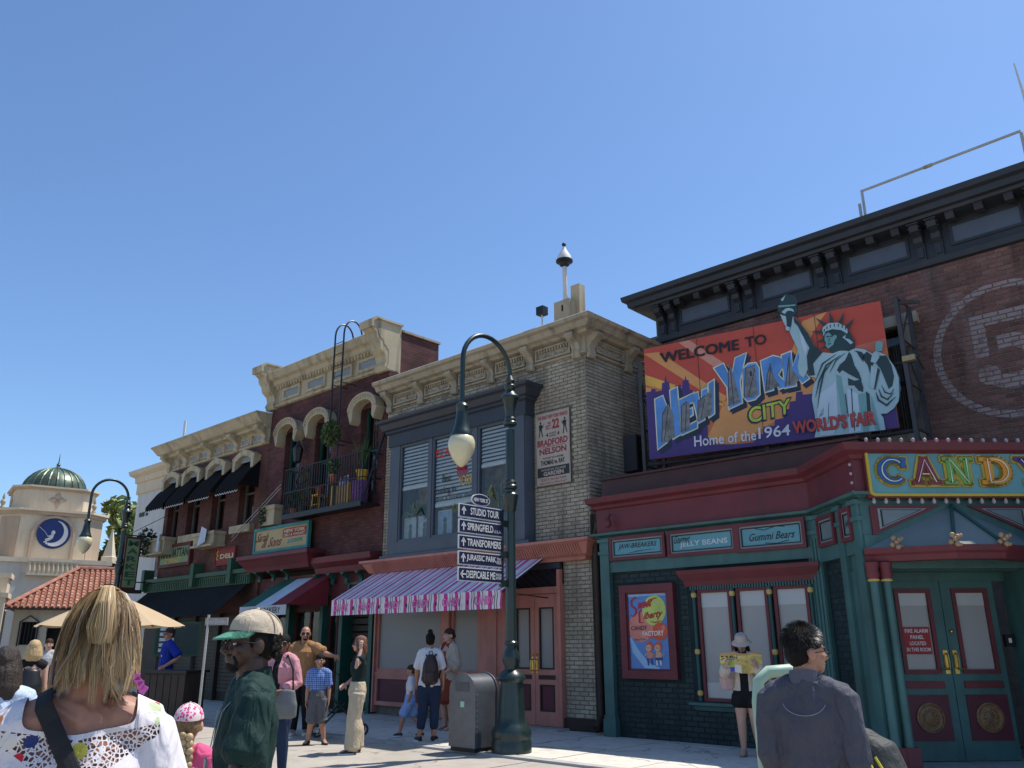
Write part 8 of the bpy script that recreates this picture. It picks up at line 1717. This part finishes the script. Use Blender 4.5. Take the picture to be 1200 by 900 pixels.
t = thing('backpack', 'grey and black backpack with yellow piping slung beside the man in grey polo', 'backpack', W_ @ V(0.25, 0.10, 0.74), p.t.rotation_euler.z)
m = MB(); limb(m, [V(0, 0, 0), V(0.01, 0, 0.18), V(-0.02, 0, 0.34), V(-0.06, 0, 0.40)], [(0.15, 0.12), (0.16, 0.13), (0.13, 0.10), (0.07, 0.06)], (1, 0, 0), 16); fuse(m, 0.012, 'body', cloth_mat('grey_nylon', (0.06, 0.062, 0.06), 0.6), t, 3, 0.008)
m = MB(); limb(m, [V(-0.07, -0.03, 0.02), V(-0.07, -0.03, 0.22), V(-0.1, -0.02, 0.36)], [(0.11, 0.11), (0.11, 0.11), (0.06, 0.06)], (1, 0, 0), 14); fuse(m, 0.012, 'front_pocket', M_blackcl, t, 3, 0.006)
for k in range(2): MB().tube([V(-0.02+0.05*k, -0.135, 0.36-0.03*k), V(0.04+0.05*k, -0.145, 0.22), V(0.10+0.04*k, -0.12, 0.06), V(0.11+0.04*k, -0.1, -0.05)], 0.006, 6).build('piping', mat('yellow_piping', (0.62, 0.55, 0.03), 0.5), t, local=True)
MB().tube([V(-0.06, -0.02, 0.38), V(-0.12, -0.02, 0.46), V(-0.17, 0.02, 0.42)], 0.012, 6).build('strap', M_blackcl, t, local=True)
# pale green A-frame stand partly hidden by the man in grey
a_ = R(133)-math.atan((896-600)/1008); q0 = (math.cos(a_)*5.2, math.sin(a_)*5.2); t = thing('a_frame_stand', 'pale green tubular stand with black panel behind the man in grey polo', 'stand', (q0[0], q0[1], ZS), a_-math.pi/2+0.25)
M_pg = mat('pale_green_enamel', (0.36, 0.50, 0.36), 0.4, 0.08)
MB().tube([V(-0.06, 0, 0), V(-0.075, 0, 1.25), V(-0.06, 0, 1.36), V(0.0, 0, 1.41), V(0.12, 0, 1.42), V(0.2, 0, 1.36), V(0.22, 0, 1.25), V(0.22, 0, 0)], 0.035, 10).build('frame', M_pg, t, smooth=True, local=True)
MB().box(-0.04, 0.20, -0.015, 0.015, 0.15, 1.36).build('panel', mat('black_panel', (0.015, 0.016, 0.018), 0.4), t, local=True); MB().box(0.0, 0.17, -0.05, -0.02, 0.35, 0.75).build('pocket', mat('sky_blue_leaflets', (0.2, 0.45, 0.68), 0.5), t, local=True)

# ------------------------------------------------ 4 woman reading a map by the shop window
p = Person('person in pale bucket hat and black shorts reading an open map by the shop window', (-6.13, 11.47), R(292), 1.64, 'fair', female=True, vox=0.012, head_pitch=R(-22), joints=dict(elL=(-0.165, 0.05, 0.66), wrL=(-0.13, 0.20, 0.735), elR=(0.165, 0.05, 0.66), wrR=(0.13, 0.20, 0.735), ankL=(-0.075, -0.015, 0.05), toeL=(-0.095, 0.085, 0.012)), palms={'L': (0.6, -0.6, 0), 'R': (-0.6, -0.6, 0), 'dL': (0.25, 0.5, 0.8), 'dR': (-0.25, 0.5, 0.8)}, curl=(0.9, 0.9))
p.face(brow=(0.02, 0.015, 0.012)); p.top(M_blackcl, 0, 0.5, 0.008, 'romper_top', 0.002); p.bottom(M_blackcl, 0.42, 0.016, 'shorts', flare=0.02)
m = MB(); H = p.H
for s_ in 'LR':
    c = p.J['hip'+s_].lerp(p.J['knee'+s_], 0.36); m.lathe([(0.088, -0.004), (0.092, 0.0), (0.088, 0.006)], (c.x*1.05, c.y, 0.425*H), 20, cap=False); m.tube([V(c.x*1.9, 0.01, 0.43*H), V(c.x*1.95, 0.01, 0.53*H)], 0.004, 5)
m.build('white_trim', M_white, p.t, local=True)
p.top(cloth_mat('cream_jacket', (0.58, 0.50, 0.42)), 0.9, 0.55, 0.022, 'jacket', 0.008, 0.02, 0.82, cut=lambda c: abs(c.x) < 0.055 and c.y > 0.01)
p.hair(H_dark, 'long', 0.16, 2); m = MB()
rows = [[p.P(r_*math.cos(q), -0.008+r_*1.08*math.sin(q), z) for q in [i*2*math.pi/24 for i in range(24)]] for r_, z in ((0.01, 1.012), (0.042, 1.008), (0.053, 0.985), (0.056, 0.958), (0.082, 0.936), (0.084, 0.933), (0.056, 0.952))]
m.rings(rows); m.build('bucket_hat', cloth_mat('hat_pale_pink', (0.50, 0.42, 0.38)), p.t, smooth=True, local=True)
p.shoes(mat('sandal_tan', (0.30, 0.20, 0.14), 0.6), mat('sandal_sole', (0.2, 0.14, 0.1), 0.7), 0.003)
W_ = world_of(p.t); t = thing('park_map', 'unfolded colourful paper map held by the woman in the bucket hat', 'map', W_ @ V(0, 0.27, 1.24), p.t.rotation_euler.z)
m = MB(); n = 6; rows = []
for j in range(5): rows.append([V(-0.29+0.58*i/n, 0.07*(j/4)+0.025*(i % 2)-0.03*(abs(i-3)/3), -0.12+0.27*j/4+0.012*math.sin(i*1.9)) for i in range(n+1)])
m.rings(rows, cap=False, closed=False); mp = mat('map_paper', (0.60, 0.48, 0.16), 0.7, 0.4, 7); m.build('sheet', mp, t, local=True)
rr = random.Random(3); cols = [mat('map_blue', (0.06, 0.07, 0.42), 0.6), mat('map_lime', (0.32, 0.5, 0.05), 0.6), mat('map_white', (0.6, 0.6, 0.6), 0.6), mat('map_black', (0.03, 0.03, 0.03), 0.6), mat('map_tan', (0.42, 0.28, 0.12), 0.6)]
m = MB()
def mpp(a, b_, off): i = min(n-1, max(0, int(a*n))); f_ = a*n-i; j = b_*4; q = lambda i, j: V(-0.29+0.58*i/n, 0.07*(j/4)+0.025*(i % 2)-0.03*(abs(i-3)/3), -0.12+0.27*j/4+0.012*math.sin(i*1.9)); return q(i, j)*(1-f_)+q(i+1, j)*f_+V(0, off, 0)
def mq(a0, a1, b0, b1, k, off): m.poly([mpp(a0, b0, off), mpp(a1-1e-4, b0, off), mpp(a1-1e-4, b1, off), mpp(a0, b1, off)], k)
for off in (0.004,):
    for i in range(3, 6): mq(i/6, (i+1)/6, 0.86, 1, 4, off); 
    for i in range(0, 3): mq(i/6, (i+1)/6, 0.9, 1, 4, off)
    mq(4/6, 5/6, 0.30, 0.58, 1, off); mq(5/6, 1.0, 0.30, 0.5, 1, off); mq(4/6, 5/6, 0.02, 0.26, 0, off); mq(5/6, 0.99, 0.02, 0.26, 0, off); mq(3/6, 4/6, 0.0, 0.4, 2, off)
    for i in range(40): a0 = rr.uniform(0.52, 0.96); i0 = int(a0*6); a1 = min(a0+0.03, (i0+1)/6); b0 = rr.uniform(0.58, 0.82); mq(a0, a1, b0, b0+0.05, rr.choice((2, 3, 3)), off+0.002)
    for i in range(12): a0 = rr.uniform(0.02, 0.42); i0 = int(a0*6); mq(a0, min(a0+0.08, (i0+1)/6), 0.1+i*0.06, 0.12+i*0.06, 4, off+0.002)
m.build('print', cols, t, local=True)
t = thing('tote_bag', 'pale pink soft bag hanging at the elbow of the woman with the map', 'bag', W_ @ V(0.25, 0.03, 0.95), p.t.rotation_euler.z); m = MB(); limb(m, [V(0, 0, -0.05), V(0, 0, 0.08), V(0, 0, 0.2)], [(0.10, 0.06), (0.11, 0.06), (0.05, 0.04)]); fuse(m, 0.012, 'body', cloth_mat('pink_cloth', (0.50, 0.34, 0.32)), t, 3, 0.01); MB().tube([V(-0.04, 0, 0.2), V(0, 0, 0.3), V(0.04, 0, 0.2)], 0.008, 6).build('strap', M_blackcl, t, local=True)

# ------------------------------------------------ 5 woman in khaki trousers shading her eyes
p = Person('person in loose khaki trousers and dark green top with one hand raised to her head', (-10.92, 8.19), R(236), 1.68, 'fair', female=True, vox=0.012, z0=ZS, joints=dict(elL=(-0.15, 0.03, 0.735), wrL=(-0.085, -0.01, 0.885), elR=(0.16, 0.0, 0.65), wrR=(0.11, 0.10, 0.58), ankL=(-0.09, 0.03, 0.05), toeL=(-0.10, 0.13, 0.012), kneeL=(-0.07, 0.03, 0.285)), palms={'L': (0.6, -0.5, 0), 'R': (-1, 0.3, 0), 'dL': (0.15, 0.05, 0.7)}, curl=(0.5, 0.4))
p.face(glasses='sun'); p.top(cloth_mat('deep_green_top', (0.010, 0.022, 0.022)), 0.12, 0.58, 0.012, 'top', 0.004); p.bottom(cloth_mat('khaki_cotton', (0.46, 0.385, 0.275)), 0.02, 0.02, flare=0.035, wrinkle=0.009, top=0.61)
m = MB(); p.arms(m, 0.012, 0.62, sides='R'); fuse(m, 0.012, 'sleeve', cloth_mat('cream_jacket', (0.58, 0.5, 0.42)), p.t, 2, 0.004)
p.hair(mat('hair_auburn', (0.13, 0.05, 0.028), 0.45, 0.4, 60, 0.5, 220), 'long', 0.12, 3); p.shoes(M_shoeblk)
m = MB(); m.box(-0.03, 0.03, -0.125, -0.12, 0.72, 0.80); m.build('pocket_badge', mat('badge_blue', (0.2, 0.3, 0.5), 0.5), p.t, local=True)

# ------------------------------------------------ 6 woman with bun and backpack
p = Person('person with dark bun in white T-shirt and cropped jeans carrying a backpack', (-11.05, 9.77), R(133), 1.70, 'tan', female=True, fat=1.08, vox=0.012, joints=dict(elL=(-0.13, 0.0, 0.645), wrL=(-0.13, 0.08, 0.51), elR=(0.13, 0.0, 0.645), wrR=(0.13, 0.08, 0.51), ankL=(-0.085, -0.015, 0.05), toeL=(-0.12, 0.07, 0.012), ankR=(0.05, 0.02, 0.05), toeR=(0.065, 0.12, 0.012)))
p.face(brow=(0.01, 0.01, 0.01)); p.top(cloth_mat('white_tshirt', (0.62, 0.62, 0.66)), 0.40, 0.50, 0.014, 'tshirt', 0.006, 0.012); p.bottom(cloth_mat('blue_denim', (0.018, 0.032, 0.07)), 0.12, 0.014, flare=0.004); p.hair(H_dark, 'bun', 0, 2); p.shoes(mat('sneaker_black', (0.02, 0.02, 0.022), 0.6), M_white)
W_ = world_of(p.t); t = thing('backpack', 'dark brown backpack worn over the white T-shirt', 'backpack', W_ @ V(0.03, -0.17, 1.0), p.t.rotation_euler.z)
m = MB(); limb(m, [V(0, 0, -0.08), V(0, -0.02, 0.06), V(0, -0.01, 0.22), V(0, 0.0, 0.34)], [(0.13, 0.085), (0.145, 0.10), (0.125, 0.09), (0.07, 0.06)], (1, 0, 0), 16); fuse(m, 0.012, 'body', mat('brown_leather', (0.035, 0.018, 0.018), 0.45, 0.2, 6, 0.3, 60), t, 3, 0.006)
m = MB(); limb(m, [V(0, -0.09, -0.06), V(0, -0.10, 0.08)], [(0.10, 0.04), (0.09, 0.035)]); fuse(m, 0.01, 'front_pocket', mat('brown_leather', (0.035, 0.018, 0.018)), t, 2)
for sx in (-1, 1): mm = MB(); limb(mm, [V(sx*0.06, 0.03, 0.32), V(sx*0.10, 0.12, 0.40), V(sx*0.12, 0.23, 0.33), V(sx*0.14, 0.22, 0.1), V(sx*0.14, 0.06, -0.02)], [(0.018, 0.006)]*5, (1, 0, 0), 8); mm.build('strap', mat('strap_navy', (0.015, 0.015, 0.03), 0.7), t, local=True)
MB().tube([V(-0.03, -0.02, 0.36), V(-0.025, -0.03, 0.41), V(0.025, -0.03, 0.41), V(0.03, -0.02, 0.36)], 0.008, 6).build('grab_handle', mat('strap_navy', (0.015, 0.015, 0.03)), t, local=True)

# ------------------------------------------------ 7 child striding behind, 8 woman in rust dress
p = Person('small child in pale blue shorts striding behind the woman with the backpack', (-11.75, 9.95), R(228), 1.15, 'tan', vox=0.012, hands=False, hs=1.2, joints=dict(kneeL=(-0.05, 0.10, 0.30), ankL=(-0.05, 0.14, 0.07), toeL=(-0.05, 0.23, 0.03), kneeR=(0.05, -0.05, 0.29), ankR=(0.05, -0.18, 0.10), toeR=(0.05, -0.10, 0.02)))
p.top(cloth_mat('white_tshirt', (0.62, 0.62, 0.66)), 0.4, 0.5, 0.014, 'tshirt'); p.bottom(cloth_mat('pale_blue_shorts', (0.22, 0.34, 0.62)), 0.31, 0.02, 'shorts', flare=0.02); p.hair(H_brown); p.shoes(M_shoeblk); p.face()
p = Person('person in rust red dress and cream cardigan facing left under the candy awning', (-11.98, 11.05), R(262), 1.80, 'fair', female=True, fat=1.1, vox=0.013, joints=dict(elL=(-0.14, 0.0, 0.65), wrL=(-0.10, 0.12, 0.56), elR=(0.14, 0.02, 0.65), wrR=(0.04, 0.13, 0.66)))
M_rust = cloth_mat('rust_cotton', (0.24, 0.05, 0.03)); p.face(brow=(0.05, 0.03, 0.02)); p.top(M_rust, 0, 0.5, 0.012, 'dress_bodice', 0.004, z1=0.76); p.skirt(M_rust, 0.30, flare=0.03)
p.top(cloth_mat('cream_knit', (0.42, 0.35, 0.28)), 0.62, 0.42, 0.03, 'cardigan', 0.008, 0.04, 0.825, cut=lambda c: c.y > -0.01 and abs(c.x) < 0.115); p.hair(H_brown, 'lowbun', 0, 3); p.shoes(mat('tan_shoe', (0.3, 0.2, 0.14), 0.5))

# ------------------------------------------------ 9 boy in plaid shirt
def plaid():
    m = mat('blue_plaid', (0.06, 0.16, 0.48), 0.85, 0.08, 4, 0.1, 800); n, l, b = nodes_of(m); tc = n.new('ShaderNodeTexCoord'); out = b.inputs['Base Color'].links[0].from_socket
    for ax, sc, dk in ((0, 15, (0.02, 0.05, 0.2)), (2, 15, (0.02, 0.05, 0.2)), (0, 33, (0.36, 0.48, 0.72)), (2, 33, (0.36, 0.48, 0.72))):
        w_ = n.new('ShaderNodeTexWave'); w_.bands_direction = 'XYZ'[ax]; w_.inputs['Scale'].default_value = sc/3.2; l.new(tc.outputs['Object'], w_.inputs['Vector']); r = n.new('ShaderNodeMapRange'); r.inputs[1].default_value = 0.62 if sc < 20 else 0.85; r.inputs[2].default_value = r.inputs[1].default_value+0.08; r.inputs[4].default_value = 0.6; l.new(w_.outputs[0], r.inputs[0])
        mx = n.new('ShaderNodeMix'); mx.data_type = 'RGBA'; l.new(r.outputs[0], mx.inputs[0]); l.new(out, mx.inputs[6]); mx.inputs[7].default_value = (*dk, 1); out = mx.outputs[2]
    l.new(out, b.inputs['Base Color']); return m
p = Person('boy in blue plaid shirt and grey shorts standing in the sun', (-12.30, 8.42), R(322), 1.38, 'tan', fat=0.98, vox=0.010, z0=ZS, hs=1.17, joints=dict(ankL=(-0.10, 0, 0.05), toeL=(-0.13, 0.08, 0.012), ankR=(0.09, 0, 0.05), toeR=(0.12, 0.08, 0.012), elL=(-0.125, -0.01, 0.635), elR=(0.125, -0.01, 0.635), wrL=(-0.13, 0.03, 0.49), wrR=(0.13, 0.03, 0.49)))
p.face(brow=(0.012, 0.01, 0.01)); 
def collar(b): limb(b, [p.J['neck']+V(0, -0.005, -0.005), p.J['neck']+V(0, 0.005, 0.03)], [0.062, 0.054])
p.top(plaid(), 0.42, 0.455, 0.012, wrinkle=0.005, flare=0.012, extra=collar); p.bottom(cloth_mat('grey_shorts_cloth', (0.10, 0.10, 0.11)), 0.27, 0.024, 'shorts', flare=0.025); p.hair(H_dark, 'short', 0, 9); p.shoes(mat('dark_shoe', (0.03, 0.022, 0.018), 0.5), mat('dark_sole', (0.02, 0.02, 0.02), 0.6))

# ------------------------------------------------ 10 man in tan shirt, 11 woman in pink cardigan
p = Person('tall bald person in tan T-shirt and sunglasses with an outstretched arm', (-13.78, 9.07), R(318), 1.88, 'tan', fat=1.18, vox=0.013, z0=ZS, head_yaw=R(8), joints=dict(elL=(-0.20, 0.05, 0.745), wrL=(-0.30, 0.10, 0.72), elR=(0.13, -0.01, 0.64), wrR=(0.13, 0.08, 0.52)))
p.face(glasses='sun', beard=(0.03, 0.02, 0.015)); p.top(cloth_mat('tan_tshirt', (0.33, 0.17, 0.075)), 0.42, 0.47, 0.02, 'tshirt', 0.007, 0.02); p.bottom(M_blackcl, 0.05, 0.018); p.shoes(M_white)
p = Person('person in pink cardigan and dark jeans with sunglasses and hair pulled back', (-9.72, 6.07), R(300), 1.69, 'brown', female=True, fat=1.1, vox=0.012, z0=ZS, head_yaw=R(18), joints=dict(elL=(-0.145, 0.0, 0.65), wrL=(-0.07, 0.12, 0.60), elR=(0.15, 0.0, 0.65), wrR=(0.10, 0.12, 0.55)))
p.face(glasses='sun', brow=(0.01, 0.008, 0.008), lips=(0.2, 0.07, 0.07)); p.top(M_blackcl, 0, 0.52, 0.008, 'top', 0.003); p.top(cloth_mat('pink_knit', (0.52, 0.24, 0.27)), 0.85, 0.52, 0.024, 'cardigan', 0.007, 0.008, 0.83, cut=lambda c: c.y > 0.03 and abs(c.x) < 0.035); p.bottom(cloth_mat('blue_denim', (0.018, 0.032, 0.07)), 0.05, 0.014); p.hair(H_dark, 'lowbun', 0, 4); p.shoes(M_white)
W_ = world_of(p.t); t = thing('handbag', 'grey leather handbag at the hip of the woman in pink', 'handbag', W_ @ V(-0.17, 0.17, 0.72), p.t.rotation_euler.z)
m = MB(); limb(m, [V(0, 0, 0), V(0, 0, 0.14), V(0, 0, 0.30)], [(0.17, 0.07), (0.175, 0.075), (0.13, 0.045)], (1, 0, 0), 16); fuse(m, 0.011, 'body', mat('grey_leather', (0.13, 0.135, 0.135), 0.5, 0.12, 5, 0.2, 60), t, 3, 0.006)
MB().tube([V(-0.11, 0, 0.29), V(-0.06, -0.05, 0.55), V(0.05, -0.1, 0.72), V(0.14, -0.15, 0.5), V(0.11, 0, 0.29)], 0.012, 6).build('strap', M_blackcl, t, local=True)

# ------------------------------------------------ 12 girl in pink, 13 man in blue polo
p = Person('small girl in pink T-shirt and patterned cap with a blonde braid', (-4.40, 2.22), R(150), 1.25, 'fair', vox=0.009, female=True, z0=ZS, hands=False, hs=1.2)
p.top(cloth_mat('pink_tshirt', (0.66, 0.10, 0.22)), 0.4, 0.46, 0.016, 'tshirt', 0.005, 0.015); p.bottom(cloth_mat('grey_shorts_cloth', (0.1, 0.1, 0.11)), 0.3); p.shoes(M_white); hb_ = p.hair(H_blond, 'undercap', 0, 4)
m = MB()
for k in range(11):
    z = 0.90-0.022*k; 
    for s_ in (-1, 1): m.ball(p.P(s_*0.011+0.006*math.sin(k*0.5), -0.066+0.003*(k % 2)-0.0005*k, z-0.006*(s_ > 0)), [0.016*p.H, 0.014*p.H, 0.017*p.H], 8, 6, 0, Matrix.Rotation(s_*0.6, 3, 'Y'))
m.build('braid', M_bl, hb_, smooth=True, local=True)
def capdots():
    m = mat('floral_cap', (0.62, 0.52, 0.50), 0.85, 0.06, 5); n, l, b = nodes_of(m); tc = n.new('ShaderNodeTexCoord'); vo = n.new('ShaderNodeTexVoronoi'); vo.inputs['Scale'].default_value = 55; l.new(tc.outputs['Object'], vo.inputs['Vector']); lt = n.new('ShaderNodeMath'); lt.operation = 'LESS_THAN'; lt.inputs[1].default_value = 0.42; l.new(vo.outputs['Distance'], lt.inputs[0]); mx = n.new('ShaderNodeMix'); mx.data_type = 'RGBA'; l.new(lt.outputs[0], mx.inputs[0]); l.new(b.inputs['Base Color'].links[0].from_socket, mx.inputs[6]); mx.inputs[7].default_value = (0.60, 0.05, 0.24, 1); l.new(mx.outputs[2], b.inputs['Base Color']); return m
p.cap(capdots(), cloth_mat('pink_tshirt', (0.66, 0.1, 0.22)))
p = Person('person in royal blue polo shirt and sunglasses with a hand on the hip', (-19.9, 9.32), R(262), 1.93, 'tan', fat=1.12, hs=1.12, vox=0.013, z0=ZS, head_yaw=R(12), joints=dict(elL=(-0.21, -0.09, 0.665), wrL=(-0.125, 0.04, 0.57)), palms={'L': (1, 0, 0), 'R': (-1, 0.3, 0), 'dL': (0.3, 0.7, -0.4)})
p.face(glasses='sun'); 
def collar(b): limb(b, [p.J['neck']+V(0, -0.005, -0.005), p.J['neck']+V(0, 0.005, 0.04)], [0.08, 0.068])
p.top(cloth_mat('royal_blue_polo', (0.012, 0.03, 0.26)), 0.42, 0.48, 0.02, 'polo', 0.006, 0.015, extra=collar); p.bottom(M_blackcl, 0.05); p.shoes(M_shoeblk); p.hair(H_brown, 'short', 0, 3); m = MB(); m.box(-0.10, -0.04, 0.135, 0.14, 1.30, 1.33); m.build('name_badge', M_white, p.t, local=True)

# ------------------------------------------------ 14.. people at the far left
p = Person('person with long dark hair in pale blue top and orange shorts at the left edge', (-5.72, 1.70), R(168), 1.56, 'fair', female=True, vox=0.011, z0=ZS)
p.top(cloth_mat('pale_blue_print', (0.42, 0.50, 0.62), 0.85, 0.3), 0.45, 0.52, 0.02, 'top', 0.008, 0.02); p.bottom(cloth_mat('orange_cotton', (0.50, 0.17, 0.09)), 0.30, 0.02, 'shorts', flare=0.02, top=0.585); m = MB(); m.lathe([(0.185, 0), (0.187, 0.03)], (0, 0, 0.575*p.H), 20); b_ = m.build('belt', M_brown, p.t, local=True); b_.scale = (0.95, 0.75, 1); p.hair(mat('hair_dark_brown', (0.03, 0.018, 0.012), 0.45, 0.4, 60, 0.5, 220), 'long', 0.12, 3); p.shoes(M_white)
p = Person('person with blonde hair and bare shoulders wearing a black backpack', (-12.37, 3.99), R(165), 1.63, 'fair', female=True, vox=0.013, z0=ZS)
p.top(M_blackcl, 0, 0.5, 0.01, 'tank_top', 0.003, z1=0.74); p.bottom(M_blackcl, 0.36, 0.016, 'shorts'); p.hair(mat('hair_pale_blond', (0.48, 0.33, 0.16), 0.5, 0.3, 60, 0.5, 220), 'long', 0.08, 3); p.shoes(M_white)
W_ = world_of(p.t); t = thing('backpack', 'small black backpack on the bare shouldered blonde person', 'backpack', W_ @ V(0, -0.15, 0.98), p.t.rotation_euler.z); m = MB(); limb(m, [V(0, 0, -0.08), V(0, -0.02, 0.1), V(0, 0, 0.28)], [(0.14, 0.08), (0.15, 0.10), (0.10, 0.06)], (1, 0, 0), 14); fuse(m, 0.014, 'body', mat('black_leather', (0.012, 0.012, 0.013), 0.4), t, 3, 0.004)
for sx in (-1, 1): mm = MB(); limb(mm, [V(sx*0.06, 0.03, 0.26), V(sx*0.09, 0.12, 0.36), V(sx*0.10, 0.22, 0.28)], [(0.012, 0.005)]*3, (1, 0, 0), 8); mm.build('strap', M_blackcl, t, local=True)
for lab, pos, fa, hgt, mt_, sk in (('person in bright blue shirt walking far off beside the blonde backpacker', (-15.0, 5.6), R(330), 1.66, cloth_mat('blue_shirt', (0.06, 0.12, 0.36)), 'fair'), ('person in navy top seen behind the blonde hair at far left', (-13.2, 4.75), R(150), 1.6, cloth_mat('navy_top', (0.02, 0.03, 0.09)), 'tan'), ('person in pale shirt in the distance beneath the tiled hall', (-20.5, 6.9), R(340), 1.7, cloth_mat('pale_shirt', (0.45, 0.45, 0.47)), 'fair')):
    p = Person(lab, pos, fa, hgt, sk, vox=0.016, hands=False, z0=ZS); p.top(mt_, 0.4, 0.48, 0.018); p.bottom(M_jean, 0.05); p.hair(H_brown, 'short'); p.shoes(M_shoeblk); p.face()

# ------------------------------------------------ stroller with a seated child behind the boy
a_ = R(133)-math.atan((398-600)/1008); t = thing('stroller', 'black folding stroller in the shade behind the boy', 'stroller', (math.cos(a_)*15.9, math.sin(a_)*15.9, 0), R(330))
for sx in (-0.24, 0.24):
    MB().tube([V(sx, 0.42, 0.1), V(sx, -0.1, 0.62), V(sx, -0.42, 1.02), V(sx, -0.5, 1.05)], 0.014, 7).build('frame_tube', M_black, t, local=True); MB().tube([V(sx, -0.35, 0.1), V(sx, 0.1, 0.55)], 0.014, 7).build('frame_tube', M_black, t, local=True)
    for y in (0.42, -0.35):
        m = MB(Matrix.Translation((sx, y, 0.11)) @ Matrix.Rotation(R(90), 4, 'Y')); m.lathe([(0.075, -0.02), (0.11, -0.02), (0.11, 0.02), (0.075, 0.02), (0.075, -0.02)], seg=18, cap=False); wh = m.build('wheel', M_black, t, local=True)
        m = MB(Matrix.Translation((sx, y, 0.11)) @ Matrix.Rotation(R(90), 4, 'Y')); m.lathe([(0.03, -0.025), (0.03, 0.025)], seg=10)
        for k in range(5): m.tube([V(0, 0, 0), V(0.08*math.cos(k*1.257), 0.08*math.sin(k*1.257), 0)], 0.008, 5)
        m.build('spokes', mat('wheel_grey', (0.35, 0.35, 0.36), 0.4), wh, local=True)
m = MB(); m.rings([[V(x, 0.25, 0.40), V(x, -0.12, 0.38), V(x, -0.36, 0.85)] for x in (-0.22, 0.22)], cap=False, closed=False); m.build('seat', M_blackcl, t, local=True)
m = MB(); m.rings([[V(x, -0.36+0.45*math.sin(q), 0.78+0.36*math.cos(q)) for q in [R(-10+20*i) for i in range(6)]] for x in (-0.24, -0.1, 0.1, 0.24)], cap=False, closed=False); m.build('canopy', M_blackcl, t, local=True)
m = MB(); limb(m, [V(0.0, -0.46, 0.75), V(0.02, -0.5, 0.95), V(0, -0.48, 1.04)], [(0.16, 0.05), (0.17, 0.07), (0.12, 0.04)]); fuse(m, 0.014, 'draped_cloth', cloth_mat('pale_blue_cloth', (0.3, 0.38, 0.6)), t, 2, 0.015)
